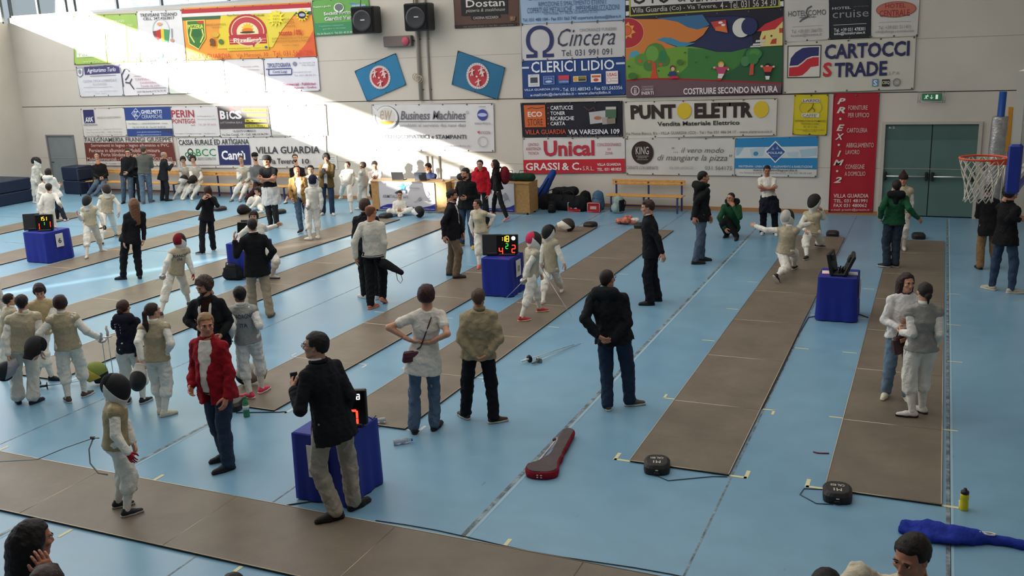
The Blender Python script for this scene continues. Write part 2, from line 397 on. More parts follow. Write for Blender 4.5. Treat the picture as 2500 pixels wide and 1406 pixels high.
for z in (-0.13, -0.09, 0.09, 0.13): g.tube([(-0.29, -0.05, z), (0.29, -0.05, z)], 0.006, gm, 6)
for x in (-0.29, -0.24, 0.24, 0.29): g.tube([(x, -0.05, -0.13), (x, -0.05, 0.13)], 0.006, gm, 6)
g.build('wire_guard', t)
# small things on the left wall
tag(MB().box((LEFT_X+0.06, 22.6, 2.35), (0.12, 0.22, 0.16), plastic('c9b9a4'), bev=0.02).lathe([(0.05, 0), (0.06, 0.05)], plastic('e8e0d0'), 12, Matrix.Translation((LEFT_X+0.14, 22.6, 2.3))).build('wall_lamp'), 'small pale emergency lamp high on the left wall', 'lamp')

# ------------------------------------------------------------------ banners on the back wall
def banner(label, quad, bg, items, name='banner', cat='banner', y=None, eyelets=True):
    Y = HALL_Y-0.03 if y is None else y
    q = [Vector((a[0], 0, a[1])) for a in quad]     # TL TR BR BL in metres
    def at(s, t, d):
        s, t = min(0.999, max(0.001, s)), min(0.999, max(0.001, t))
        p = (q[0]*(1-s)+q[1]*s)*(1-t) + (q[3]*(1-s)+q[2]*s)*t
        return (p.x, Y-d, p.z)
    # the sheet: a hung cloth with a slight sag between its eyelets
    nx, ny = 24, 10
    wid = (q[1]-q[0]).length
    def sag(s, t): return 0.006*math.sin(s*PI*max(2, round(wid/0.8)))**2*(0.3+t) + 0.004*math.sin(7*s+5*t)
    vs = [at(i/nx, j/ny, sag(i/nx, j/ny)) for j in range(ny+1) for i in range(nx+1)]
    fs = [(j*(nx+1)+i, (j+1)*(nx+1)+i, (j+1)*(nx+1)+i+1, j*(nx+1)+i+1) for j in range(ny) for i in range(nx)]
    sh = MB().add(vs, fs, vinyl(bg), True)
    # hem: thickness round the edge
    rim = [at(0, 0, 0.004), at(1, 0, 0.004), at(1, 1, 0.004), at(0, 1, 0.004)]
    sh.tube(rim, 0.010, vinyl(bg), 6, closed=True)
    o = sh.build(name); tag(o, label, cat, None)
    art, let = MB(), MB(); lay = [0]
    for it in items:
        lay[0] += 1
        d = 0.016 + 0.0011*lay[0]
        k, c = it[0], it[1]
        m = mat(c, 0.6)
        if k == 'T':
            _, _, s0, t0, s1, t1, string, bold, shear = it
            vs, fs = text_geo(string, bold, shear)
            if vs: let.add([at(s0+(s1-s0)*x, t1+(t0-t1)*y_, d) for x, y_ in vs], fs, m)
        elif k == 'R':
            _, _, s0, t0, s1, t1 = it
            n = max(1, int((s1-s0)*12))
            art.add([at(s0+(s1-s0)*i/n, t, d) for t in (t0, t1) for i in range(n+1)], [(i, n+1+i, n+2+i, i+1) for i in range(n)], m)
        elif k == 'E':
            _, _, cs, ct, rs, rt = it
            art.add([at(cs+rs*math.cos(a*PI/14), ct+rt*math.sin(a*PI/14), d) for a in range(28)], [tuple(range(28))], m)
        elif k == 'O':      # ring
            _, _, cs, ct, rs, rt, w = it
            art.add([at(cs+f*rs*math.cos(a*PI/14), ct+f*rt*math.sin(a*PI/14), d) for f in (1, 1-w) for a in range(28)], [(a, (a+1) % 28, 28+(a+1) % 28, 28+a) for a in range(28)], m)
        elif k == 'P':
            pts = it[2]
            art.add([at(a, b, d) for a, b in pts], [tuple(range(len(pts)))], m)
        elif k == 'L':      # stroke of width w (fraction of the height)
            pts, w = it[2], it[3]; asp = wid/max((q[3]-q[0]).length, 1e-3)
            for (a, b), (c2, d2) in zip(pts[:-1], pts[1:]):
                dx, dy = (c2-a)*asp, d2-b; L_ = math.hypot(dx, dy) or 1; nx_, ny_ = -dy/L_*w/2/asp, dx/L_*w/2
                art.add([at(a+nx_, b+ny_, d), at(c2+nx_, d2+ny_, d), at(c2-nx_, d2-ny_, d), at(a-nx_, b-ny_, d)], [(0, 1, 2, 3)], m)
    if art.f: art.build('printed_artwork', o)['kind'] = 'stuff'
    if let.f: let.build('lettering', o)['kind'] = 'stuff'
    if eyelets:
        e = MB(); em = metal('6a6660', 0.5); n = max(2, round(wid/0.75))
        for t_ in (0.02, 0.98):
            for i in range(n+1):
                p = at(0.015+0.97*i/n, t_, 0.014); e.lathe([(0.022, 0), (0.018, 0.006)], em, 6, Matrix.Translation(p) @ Matrix.Rotation(PI/2, 4, 'X'))
        e.build('eyelets', o)['kind'] = 'stuff'
    return o
BANNERS = [('pale green banner with a white panel, topmost at far left',[(-26.87,5.938),(-24.048,5.865),(-24.107,4.354),(-27.128,4.337)],'a5c462',[('R','eef1e4',.042,.39,.496,.854),
('T','f0f5e0',.611,.121,.8,.165,'SERVIZI',0,0),
('T','e8f0d0',.761,.21,.926,.255,'GIARDINO',0,0),
('T','c8d2b0',.053,.779,.233,.839,'Tel.',0,0),
('L','7f9a4a',[(.49,.747),(.501,.99)],.02),
('L','7f9a4a',[(.829,.209),(.801,.996)],.012),
('T','dfe8c4',.14,.925,.929,.963,'www - info - tel',0,0)]),
('white banner with round red yellow green emblem, right of pale green banner',[(-24.051,5.942),(-22.176,5.898),(-22.225,4.335),(-24.16,4.355)],'e6e3e4',[('T','3f4148',.081,.053,.899,.12,'TREVISANI TIZIANO',.01,0),
('T','3f4148',.148,.13,.835,.187,'CELL. 347 4263817',.01,0),
('O','c8ccd0',.52,.378,.188,.215,.08),
('P','7a4a4a',[(.335,.409),(.433,.397),(.429,.599),(.356,.524)]),
('P','c0332f',[(.408,.403),(.516,.371),(.499,.543),(.429,.599)]),
('P','e8c93a',[(.516,.371),(.588,.366),(.578,.632),(.514,.63)]),
('P','4f9a68',[(.588,.373),(.71,.391),(.656,.648),(.579,.617)]),
('E','e0a080',.502,.27,.056,.031),
('L','9aa0a6',[(.761,.364),(.748,.55)],.03),
('E','c99a80',.748,.6,.041,.037),
('L','b03a3a',[(.465,.643),(.479,.745)],.015),
('R','9fe0c4',.037,.811,.997,.84),
('R','48b08c',.032,.855,.442,.884),
('R','48b08c',.026,.92,.42,.954),
('R','57c4a0',.668,.834,.996,.863),
('R','8adfc2',.674,.928,.986,.957),
('T','2f6a58',.062,.963,.336,1.0,'Menu',0,0),
('E','5cc8a4',.476,.89,.048,.049),
('E','5cc8a4',.735,.955,.069,.038)]),
('orange banner with brick pizza oven and tricolour stripes',[(-22.172,5.922),(-17.262,5.857),(-17.184,4.287),(-22.21,4.322)],'f0a040',[('R','b8303c',0,.02,1,.1),
('R','ece4e0',0,.1,1,.165),
('R','3f6a48',0,.165,1,.225),
('P','e9cf3e',[(.314,.17),(.679,.168),(.685,.799),(.261,.792)]),
('P','e6d24a',[(.656,.166),(.891,.164),(.77,.484),(.685,.799),(.649,.796)]),
('P','e0603a',[(.93,.762),(1.016,.51),(.995,.994),(.832,1.003)]),
('P','f0e070',[(.033,.232),(.184,.23),(.175,.589),(.109,.797),(.036,.682),(.029,.469)]),
('P','3f7a3c',[(.041,.245),(.176,.247),(.17,.58),(.11,.776),(.043,.667),(.036,.47)]),
('P','d23c34',[(.118,.25),(.176,.247),(.174,.304),(.125,.287)]),
('T','f0ee60',.043,.312,.167,.394,'PIZZERIA',.02,0),
('E','2f6a34',.107,.484,.037,.078),
('L','e8e070',[(.069,.398),(.054,.517),(.083,.656)],.03),
('L','e8e070',[(.155,.406),(.162,.527),(.131,.66)],.03),
('E','b8343c',.511,.487,.146,.325),
('R','e9cf3e',.34,.546,.659,.842),
('R','b8343c',.362,.561,.65,.723),
('E','f0d0a0',.511,.487,.128,.288),
('E','c0424a',.511,.484,.12,.266),
('E','f2e0b0',.511,.502,.084,.184),
('R','c0424a',.369,.579,.649,.635),
('R','f0c8a8',.367,.635,.647,.644),
('R','f0c8a8',.365,.679,.645,.688),
('P','eec22c',[(.565,.441),(.542,.459),(.553,.507),(.531,.493),(.53,.551),(.515,.509),(.501,.559),(.498,.501),(.476,.527),(.486,.473),(.463,.466),(.483,.432),(.466,.395),(.49,.393),(.484,.338),(.504,.368),(.512,.312),(.521,.364),(.54,.325),(.536,.382),(.56,.373),(.544,.418)]),
('E','e87828',.512,.465,.042,.044),
('E','4a3a30',.511,.502,.057,.021),
('R','b8343c',.371,.54,.651,.591),
('T','f4dcd0',.397,.602,.608,.717,'PizzEgg!',.03,0),
('P','b8343c',[(.537,.719),(.561,.721),(.545,.787)]),
('T','33312c',.37,.153,.462,.189,'Pizze Panini',0,0),
('T','33312c',.574,.175,.654,.212,'Kebab',0,0),
('T','7a6a30',.194,.314,.35,.351,'SERVIZIO A DOMICILIO',0,0),
('T','8a7a40',.241,.374,.316,.401,'GRATUITO',0,0),
('E','d8b040',.263,.522,.027,.048),
('E','7a4a20',.23,.639,.02,.051),
('R','7a4a20',.211,.684,.252,.732),
('E','5a7a3a',.299,.66,.019,.051),
('P','f0e040',[(.81,.27),(.778,.293),(.796,.356),(.765,.337),(.768,.417),(.746,.361),(.731,.436),(.725,.359),(.697,.409),(.707,.331),(.675,.343),(.699,.284),(.669,.254),(.702,.232),(.683,.169),(.714,.188),(.712,.108),(.734,.164),(.748,.089),(.755,.166),(.782,.117),(.772,.194),(.805,.183),(.781,.241)]),
('T','7a5a20',.721,.205,.768,.241,'OGNI',0,0),
('T','7a5a20',.719,.263,.765,.299,'DIECI',0,0),
('T','7a5a20',.716,.323,.762,.357,'PIZZE',0,0),
('P','f0e040',[(.988,.233),(.964,.25),(.977,.296),(.955,.282),(.956,.342),(.94,.3),(.93,.356),(.925,.298),(.905,.336),(.913,.277),(.889,.286),(.907,.243),(.885,.221),(.909,.204),(.895,.157),(.918,.172),(.916,.113),(.932,.154),(.943,.099),(.948,.156),(.968,.119),(.96,.177),(.984,.168),(.966,.211)]),
('E','1f2030',.935,.227,.03,.069),
('E','b8b0d0',.936,.227,.022,.029),
('T','b06a28',.809,.281,.872,.317,'UNA',0,0),
('T','b06a28',.806,.332,.875,.375,'PIZZA',0,0),
('T','b06a28',.8,.401,.878,.44,'GRATIS',0,0),
('T','c0352a',.75,.488,.918,.59,'sconto 10%',.025,0),
('T','9a6a30',.696,.622,.969,.658,'BUONI PRANZO PER DITTE E UFFICI',0,0),
('T','9a6a30',.693,.677,.967,.712,'SU PRENOTAZIONE ANCHE A PRANZO',0,0),
('T','9a6a30',.768,.756,.886,.789,'Forno a legna',0,0),
('T','8a6a20',.357,.782,.523,.819,'www.pizzeria.it',0,0),
('T','9a7a30',.551,.791,.631,.813,'seguici su',0,0),
('R','4a4a8a',.635,.773,.652,.813),
('T','d0453c',.017,.882,.113,.973,'VILLA',0,0),
('T','d0453c',.135,.882,.368,.98,'A GUARDIA',0,0),
('T','d0453c',.412,.893,.654,.972,'Via Marconi, 30',0,0),
('T','d8403c',.691,.871,.973,.966,'Tel. 031.563 729',0,0)]),
('green banner with grey tree emblem beside the loudspeaker',[(-17.199,5.9),(-15.257,5.919),(-15.21,4.893),(-17.194,4.881)],'68a352',[('P','3f8a5e',[(-.013,.647),(.939,.658),(.969,1.004),(-.013,1.014)]),
('E','e8efe4',.471,.258,.089,.129),
('E','6a6f70',.475,.245,.075,.099),
('R','6a6f70',.455,.305,.48,.37),
('T','f2f5f0',.196,.35,.764,.469,'Societa Agricola',.035,0),
('T','f2f5f0',.201,.49,.741,.598,'Giardini Verdi',.035,0),
('T','7f8a80',.212,.368,.753,.454,'Societa Agricola',.0,0),
('T','7f8a80',.215,.505,.73,.587,'Giardini Verdi',0,0),
('T','eaf2e0',.022,.163,.333,.228,'Potature e giardini',0,0),
('P','4f86b8',[(.659,.144),(.968,.255),(.958,.301),(.709,.225)]),
('T','e0ecf4',.71,.192,.941,.26,'manutenzione',0,0),
('T','9ccab0',.09,.713,.522,.763,'Progettazione e realizzazione',0,0),
('T','9ccab0',.155,.795,.558,.849,'giardini e terrazzi',0,0),
('T','d8ecdc',.043,.917,.93,.971,'Via dei Boschi 4 - Tel. 031 48 20 40 - Villa Guardia',0,0)]),
('white banner with purple strip and grey shield, second row far left',[(-27.086,4.267),(-25.069,4.29),(-25.095,3.274),(-27.082,3.265)],'dcdae0',[('R','45406e',.191,.02,.983,.279),
('T','eae8f4',.255,.078,.901,.255,'Agriturismo Turlo',.01,.3),
('P','7a7c84',[(.023,.034),(.182,.035),(.149,.285),(.073,.365),(.013,.288)]),
('P','e0e0e4',[(.04,.065),(.161,.062),(.133,.272),(.077,.329),(.028,.272)]),
('E','8a8c94',.089,.172,.037,.082),
('L','8a8a94',[(.304,.332),(.889,.335)],.02),
('T','a9a8b0',.13,.453,.89,.536,'CUCINA TIPICA LOMBARDA E',0,0),
('T','a9a8b0',.336,.571,.659,.643,'ALLOGGIO',0,0),
('L','b4b2ba',[(.124,.695),(.775,.705)],.012),
('T','a9a8b0',.127,.823,.877,.864,'Via per Turlo - Villa Guardia (CO)',0,0),
('T','a9a8b0',.373,.895,.624,.931,'Tel. 031',0,0)]),
('white banner with grey angular emblem and pink lines, second row',[(-25.051,4.29),(-22.996,4.307),(-23.13,3.294),(-25.079,3.26)],'e8e2e6',[('L','50505c',[(.192,.237),(.135,.153),(.087,.16),(.009,.339),(.014,.709)],.045),
('L','50505c',[(.076,.505),(.131,.416),(.17,.327)],.045),
('L','50505c',[(.071,.574),(.166,.603),(.25,.805)],.045),
('L','50505c',[(.224,.469),(.166,.603)],.04),
('T','6a6a74',.29,.122,.692,.27,'PLEXA s.r.l.',0,0),
('T','9a98a0',.407,.315,.547,.354,'Serramenti',0,0),
('L','a08a94',[(.277,.392),(.793,.418)],.015),
('T','c890a0',.287,.468,.79,.537,'TAPPARELLE',0,0),
('T','c890a0',.391,.586,.755,.643,'ZANZARIERE',0,0),
('T','c890a0',.402,.68,.815,.753,'Tende da sole',0,0),
('L','70707a',[(.3,.779),(.963,.807)],.015),
('T','74747e',.31,.866,.945,.935,'22079 Villa Guardia (CO) Tel. 031 48',.01,0)]),
('plain white banner in the sun band, left of a taller white banner',[(-22.979,4.307),(-20.74,4.302),(-20.77,3.291),(-23.113,3.293)],'dfe6da',[('T','6a6c70',.132,.147,.165,.259,'I',0,0),
('T','9aa090',.035,.723,.181,.757,'Tel. 031',0,0),
('T','9aa090',.047,.78,.166,.837,'Villa Guardia',0,0)]),
('white banner with a small grey tower mark in the sun band',[(-20.723,4.301),(-19.199,4.291),(-19.219,3.276),(-20.754,3.291)],'e9e4e6',[('L','8a8a92',[(-.041,.212),(-.043,.524),(.019,.513)],.06),
('T','c9a0a8',.425,.199,.881,.253,'Impresa edile',0,0),
('L','b8b0b8',[(.055,.299),(.894,.323)],.012),
('T','b8a8b0',.826,.429,.983,.476,'Tel. 031',0,0)]),
('white printer banner with blue rounded box and magenta lines',[(-19.168,4.29),(-17.184,4.287),(-17.188,3.288),(-19.203,3.276)],'e2e0e8',[('T','50568e',.062,.145,.498,.272,'TIPOLITOGRAFIA',.015,0),
('L','45508c',[(.034,.317),(.508,.315)],.03),
('L','45508c',[(.515,.32),(.506,.494),(.078,.494),(.086,.32)],.03),
('T','5a62a0',.157,.366,.422,.459,'Conti Luigi',.015,0),
('E','8a8ca4',.58,.185,.038,.06),
('T','a0a0b0',.654,.141,.949,.187,'Via Varesina 24',0,0),
('T','a0a0b0',.709,.211,.945,.257,'Villa Guardia',0,0),
('T','a4a4b4',.539,.412,.87,.459,'Stampati fiscali',0,0),
('T','a4a4b4',.549,.507,.944,.554,'Tel. 031 48 05 31',0,0),
('T','a06a8a',.117,.748,.316,.806,'Stampati',0,0),
('T','b83070',.332,.746,.938,.827,'Commerciali - Pubblicitari',.015,0),
('T','b83070',.531,.863,.946,.938,'Agende - Grafica',.015,0)]),
('white insurance banner with square blue logo, third row',[(-27.145,2.863),(-25.149,2.882),(-25.177,1.938),(-27.189,1.896)],'d6d0ca',[('R','2d2f62',.054,.048,.301,.517),
('T','e8e6ec',.088,.304,.265,.485,'AXA',.03,0),
('L','d0c0c0',[(.066,.491),(.282,.297)],.02),
('T','77757c',.031,.55,.349,.615,'ASSICURAZIONI',.01,0),
('T','8a8680',.362,.306,.908,.37,'AGENZIA DI OLGIATE COMASCO',0,0),
('T','a09c98',.09,.729,.911,.779,'Piazza Volta 4 - Olgiate Comasco',0,0),
('T','a09c98',.082,.828,.904,.875,'Via Varesina 80 - Villa Guardia',0,0),
('T','a09c98',.075,.929,.896,.972,'Tel. 031 94 45 40 - Fax 031 94 31 50',0,0)]),
('blue and white ceramics banner with a diamond logo',[(-25.149,2.882),(-23.129,2.885),(-23.147,1.924),(-25.163,1.91)],'dedcd8',[('R','2f4688',0,0,1,.44),
('R','2f4688',.015,.74,1,1),
('P','b8c4e0',[(.26,.025),(.363,.235),(.241,.439),(.152,.209)]),
('P','2f4688',[(.258,.058),(.345,.234),(.243,.406),(.171,.213)]),
('T','e8ecf8',.204,.129,.297,.325,'GC',.02,.3),
('T','eef0f8',.369,.1,.815,.23,'GHIELMETTI',.02,0),
('T','d0d8ee',.37,.261,.813,.388,'CERAMICHE',0,0),
('T','5a5a60',.057,.537,.912,.593,'Via Milano, 1 - 22020 BIZZARONE - Como',0,0),
('T','5a5a60',.142,.656,.859,.714,'Tel. 031 94 81 40 - Fax 031 94 87 22',0,0),
('T','d0d8f0',.222,.828,.756,.88,'www.ghielmetticeramiche.it',0,0),
('T','d0d8f0',.227,.926,.749,.98,'info@ghielmetticeramiche.it',0,0),
('P','3a3f58',[(.625,.778),(.965,.743),(.978,.929),(.88,.845)])]),
('white scaffolding banner with large red name',[(-23.129,2.885),(-21.191,2.887),(-21.183,1.912),(-23.132,1.911)],'dcd8d8',[('T','b02c40',.011,.122,.497,.362,'PERIN',.01,0),
('T','b02c40',.011,.413,.497,.563,'PONTEGGI',.005,0),
('T','b02c40',.402,.596,.487,.646,'srl',0,0),
('T','8a8890',.548,.311,.92,.361,'Via Risorgimento, 11',0,0),
('T','8a8890',.56,.416,.944,.46,'Montano Lucino (CO)',0,0),
('T','c89098',.572,.579,.937,.635,'Tel. 031 47 18 50',0,0),
('T','8a8890',.031,.877,.908,.928,'montaggio e noleggio ponteggi - info@perin.it',0,0)]),
('dark grey banner with yellow strips and white sheet metal name',[(-21.174,2.887),(-19.177,2.862),(-19.172,1.899),(-21.189,1.872)],'d8d4d4',[('R','4a4246',0,.0,1,.72),
('P','b84050',[(.225,.163),(.268,.073),(.319,.163)]),
('R','b02840',.027,.244,.08,.359),
('T','eeecee',.038,.154,.149,.421,'B',.04,0),
('T','eeecee',.169,.187,.205,.426,'i',.03,0),
('T','eeecee',.223,.155,.337,.419,'C',.04,0),
('T','eeecee',.343,.156,.472,.42,'S',.04,0),
('T','c8c0c0',.033,.501,.472,.555,'LATTONERIA EDILE',0,0),
('R','d8cc30',.487,.09,.967,.19),
('R','d8cc30',.58,.249,.962,.34),
('R','d8cc30',.528,.424,.951,.516),
('R','d8cc30',.517,.591,.965,.687),
('T','5a5020',.601,.27,.947,.324,'COPERTURE',.02,0),
('T','5a5020',.548,.441,.946,.499,'SMALTIMENTO AMIANTO',.02,0),
('T','5a5020',.532,.608,.955,.675,'LINEE VITA CERTIFICATE',.02,0),
('T','5a5020',.528,.107,.956,.174,'GRONDE E CANALI',.02,0),
('T','3c3a40',.268,.762,.722,.829,'OLGIATE COMASCO',.01,0),
('T','3c3a40',.04,.876,.953,.95,'Via Dei Conali, 19 - Cell. 345.10.94.791',.01,0)]),
('white banner with faint grey lines, sunlit, above the bank street address',[(-19.161,2.862),(-17.039,2.872),(-17.062,1.938),(-19.157,1.887)],'dbd9d4',[('T','7a7a80',.313,.079,.378,.112,'srl',0,0),
('T','8a8a90',.182,.589,.238,.622,'Arredi',0,0),
('T','8a8a90',.138,.685,.271,.722,'Cucine e bagni',0,0),
('T','77777c',.101,.757,.352,.793,'Viale Lario, 12 - Como',0,0),
('T','8a8a90',.121,.829,.424,.868,'Tel. 031 26 40 77 - www',0,0),
('L','b0b0ac',[(-.0,.93),(.569,.972)],.02)]),
('maroon and white joinery banner lowest at far left',[(-27.192,1.881),(-23.222,1.898),(-23.168,.936),(-27.236,.898)],'d4cec8',[('R','6a3029',0,.19,1,.83),
('T','5a5654',.014,.009,.986,.166,'FALEGNAMERIA FRANGI GIUSEPPE',.01,0),
('T','cdb8b0',.077,.229,.955,.366,'Serramenti in legno - legno alluminio e PVC',.008,0),
('T','cdb8b0',.049,.398,.848,.525,'Persiane in alluminio - Mobili su misura',.008,0),
('T','cdb8b0',.185,.546,.792,.673,'Porte blindate - arredo interno',.008,0),
('T','cdb8b0',.016,.705,.964,.826,'Mobili commerciali - Cucine - PORTE BASCULANTI',.008,0),
('T','6a6460',.02,.885,.981,.97,'Via Del Lavoro 8 - Lurate Caccivio (CO) - Tel. 031 49 05 72 - falegnameria',0,0)]),
('long white bank banner with green knot and dark blue square',[(-23.036,1.857),(-17.122,1.938),(-17.179,.961),(-23.018,.883)],'dddad8',[('T','4a4a50',.017,.065,.512,.189,'',0,0),
('T','3c3c44',.021,.06,.511,.213,'',0,0),
('T','3f3f46',.014,.061,.502,.236,'CASSA RURALE ED ARTIGIANA',.015,0),
('R','a9a8a6',.009,.258,.29,.917),
('R','dbdad8',.012,.271,.287,.903),
('O','1f2a28',.09,.474,.021,.124,.35),
('O','2f8a52',.072,.57,.024,.097,.35),
('O','2f8a52',.105,.571,.024,.097,.35),
('O','1f2a28',.084,.667,.021,.125,.35),
('T','2f8a52',.131,.369,.27,.615,'BCC',.005,0),
('T','70706e',.131,.656,.267,.752,'CREDITO COOPERATIVO',0,0),
('R','2a2f62',.288,.258,.505,.905),
('T','f2f2f6',.308,.432,.471,.742,'Cantù',.03,0),
('T','3c3c44',.547,.32,.959,.546,'VILLA GUARDIA',.015,0),
('T','3c3c44',.622,.704,.794,.878,'Via Tevere',.015,0),
('T','3c3c44',.845,.716,.89,.875,'10',.015,0)]),
('long white copier banner with round gold logo above the desk',[(-15.417,2.863),(-11.436,2.834),(-11.464,1.489),(-15.425,1.487)],'d9d6d8',[('E','5a5c68',.128,.29,.102,.253),
('E','e6e2e0',.126,.273,.094,.228),
('E','d8d4d2',.129,.265,.072,.188),
('P','d9a53c',[(.061,.364),(.189,.365),(.172,.419),(.124,.444),(.08,.419)]),
('P','e4e2e2',[(.005,.03),(.085,.228),(.043,.29)]),
('T','c0a88a',.07,.13,.175,.34,'ew',.0,.3),
('T','6a6a74',.244,.147,.78,.329,'Business Machines',.012,.25),
('O','77777f',.795,.181,.01,.029,.25),
('R','5f5f68',.201,.366,.778,.378),
('T','8a8a92',.234,.415,.777,.501,'prodotti al servizio dei tuoi dati',0,0),
('T','50505a',.098,.648,.779,.735,'FOTOCOPIATRICI e STAMPANTI',.02,0),
('T','9a98a0',.298,.857,.809,.912,'info@ewbm.it - www.ewbm.it',0,0),
('E','3f4698',.914,.235,.04,.115),
('E','b8bce0',.914,.235,.036,.038),
('T','80808a',.852,.392,.976,.435,'KONICA MINOLTA',0,0),
('R','8a8a92',.888,.061,.943,.07),
('P','c84a5a',[(.868,.585),(.889,.561),(.885,.634)]),
('T','8a6a70',.898,.573,.974,.634,'KYOCERA',0,0),
('O','a9a8b0',.912,.792,.039,.11,.12)]),
('dark brown steakhouse banner with black plate',[(-12.517,5.743),(-10.557,5.697),(-10.567,4.892),(-12.517,4.902)],'5c4038',[('R','1c1a1b',.117,.03,.835,.615),
('T','d9d4cf',.195,.12,.792,.357,'Dostan',.012,0),
('T','b9b2ac',.19,.401,.794,.542,'pizzeria & steakhouse',0,.2),
('P','1c1a1b',[(.257,.567),(.708,.55),(.723,.719),(.271,.754)]),
('T','b9b2ac',.3,.661,.687,.743,'CASSINA RIZZARDI',.01,0),
('R','2c211f',-.001,.904,.967,1.053),
('T','8a8078',.138,.945,.914,1.008,'VIA MONTE ROSA 2 - Tel. 031 - cucina tipica',0,0),
('P','7a5a48',[(.859,.675),(.954,.706),(.941,.84),(.867,.855)]),
('P','9a7a60',[(.875,.721),(.912,.713),(.905,.791),(.877,.8)])]),
('pale blue roofing banner with navy writing',[(-10.529,5.8),(-7.588,5.729),(-7.586,4.891),(-10.518,4.911)],'9fb6d2',[('T','3a4f86',.069,.194,.844,.31,'COPERTURE DOMUS',.015,0),
('T','4a5a8a',.184,.364,.832,.499,'RIMOZIONE E SMALTIMENTO ETERNIT',0,0),
('T','4a5a8a',.07,.522,.946,.683,'COPERTURE METALLICHE - IMPERMEABILIZZAZIONI',0,0),
('T','5a688f',.229,.665,.743,.775,'Via Firenze, 1 - VILLA GUARDIA (CO)',0,0),
('T','3f4f80',.02,.821,.962,.95,'Tel. 031 480 184 - Fax 031 563 743 coperture.domus@libero.it',.008,0)]),
('white banner with large navy omega and script name',[(-10.518,4.911),(-7.598,4.882),(-7.608,3.968),(-10.532,3.964)],'c9c5c6',[('T','2b3163',.048,.045,.324,.931,'Ω',.0,0),
('T','3a3c50',.363,.162,.91,.65,'Cincera',-.004,.35),
('T','8a8890',.575,.174,.92,.26,'ONORANZE FUNEBRI',0,0),
('T','3c3e4e',.398,.747,.88,.92,'Tel. 031 991 091',0,0)]),
('dark blue banner with white name and six small logos',[(-10.532,3.953),(-7.608,3.968),(-7.596,3.005),(-10.536,2.955)],'20407e',[('T','e8eaf0',.095,.032,.534,.328,'CLERICI',.012,0),
('T','e8eaf0',.588,.051,.901,.318,'LIDIO',.012,0),
('L','cfd6e6',[(.003,.181),(.073,.183)],.05),
('L','cfd6e6',[(.918,.162),(.999,.162)],.05),
('R','d9d9dc',.061,.368,.175,.696),
('R','3f4450',.083,.448,.157,.597),
('T','8a8a90',.078,.383,.162,.42,'officina',0,0),
('T','8a8a90',.075,.625,.159,.662,'ricambi',0,0),
('R','8aa4d0',.214,.426,.323,.649),
('R','2f4f90',.22,.439,.317,.634),
('T','b8c8e8',.227,.468,.309,.519,'STIHL',0,0),
('E','b8c8e8',.267,.575,.034,.03),
('R','c8404e',.363,.422,.469,.539),
('R','3a5f9e',.362,.539,.468,.645),
('T','d0d8e8',.368,.565,.462,.614,'VALPADANA',0,0),
('R','d9cfa8',.508,.457,.635,.606),
('E','e0a040',.531,.533,.02,.056),
('R','3c3a30',.558,.472,.63,.589),
('T','d9c050',.561,.487,.628,.534,'CARRARO',0,0),
('R','e6dcd2',.678,.418,.777,.64),
('R','c8642c',.688,.455,.77,.511),
('E','c8404e',.727,.575,.025,.041),
('R','e8d8d6',.822,.355,.936,.699),
('T','b8343c',.834,.406,.923,.495,'USAG',.02,0),
('O','b88a8a',.85,.588,.021,.063,.2),
('R','b88a8a',.876,.539,.931,.553),
('R','b88a8a',.875,.613,.93,.627),
('T','d4dcec',.022,.749,.371,.824,'VILLA GUARDIA (CO)',.01,0),
('T','d4dcec',.382,.757,.974,.85,'- Tel. 031.480343 - Fax 031.563356',.01,0),
('T','d4dcec',.082,.876,.866,.976,'e-mail:info@clericilidio.it - www.clericilidio.it',.008,0)]),
('black and yellow framed banner with huge letters, top right of centre',[(-7.577,5.788),(-3.659,5.755),(-3.617,5.01),(-7.575,4.972)],'26211f',[('P','d8d8d6',[(-.001,.513),(.023,.516),(.024,.652),(-.001,.65)]),
('P','d8d8d6',[(-.002,.843),(.023,.839),(.023,.965),(-.001,.972)]),
('P','d8d8d6',[(.979,.822),(1.003,.818),(1.003,.977),(.979,.985)]),
('P','a8a83a',[(.025,-.026),(.983,.037),(.978,1.014),(.025,1.006)]),
('P','26211f',[(.034,.063),(.972,.1),(.967,.954),(.035,.953)]),
('P','cfcac8',[(.036,.085),(.97,.122),(.968,.717),(.036,.71)]),
('T','26211f',.048,.188,.141,.649,'O',.02,0),
('T','26211f',.155,.211,.208,.64,'T',.02,0),
('T','26211f',.218,.209,.294,.661,'O',.02,0),
('T','4a4644',.346,.329,.398,.649,'&',0,0),
('T','26211f',.426,.292,.687,.681,'SERVICE',0,0),
('T','cfc8c2',.045,.745,.279,.9,'Villa Guardia',.003,0),
('T','cfc8c2',.293,.76,.595,.927,'(Co) - Via Tevere,',.003,0),
('T','cfc8c2',.616,.728,.955,.942,'4 - Tel. 031 56 34 30',.003,0)]),
('large colourful banner of children in a night and day landscape',[(-7.586,4.962),(-3.627,4.991),(-3.596,2.957),(-7.574,2.93)],'2b2f55',[('P','241f33',[(.0,.003),(1.0,.003),(1.003,.119),(.688,.056),(.127,.036),(.0,.028)]),
('P','1d1b2c',[(.799,-.012),(1.002,-.005),(1.001,.446),(.819,.431)]),
('P','3a6a92',[(.209,.035),(.505,.023),(.551,.149),(.482,.202),(.412,.187),(.347,.119),(.271,.067)]),
('P','d07a3a',[(.0,.023),(.252,.05),(.347,.093),(.412,.165),(.473,.197),(.547,.165),(.51,.266),(.459,.331),(.403,.352),(.355,.33),(.299,.281),(.251,.277),(.213,.291),(.279,.35),(.346,.4),(-.004,.533)]),
('P','3f86a8',[(.208,.295),(.261,.269),(.318,.292),(.365,.335),(.459,.357),(.393,.395),(.346,.391),(.279,.345)]),
('P','4f9ab0',[(.016,.508),(.036,.428),(.076,.413),(.105,.478)]),
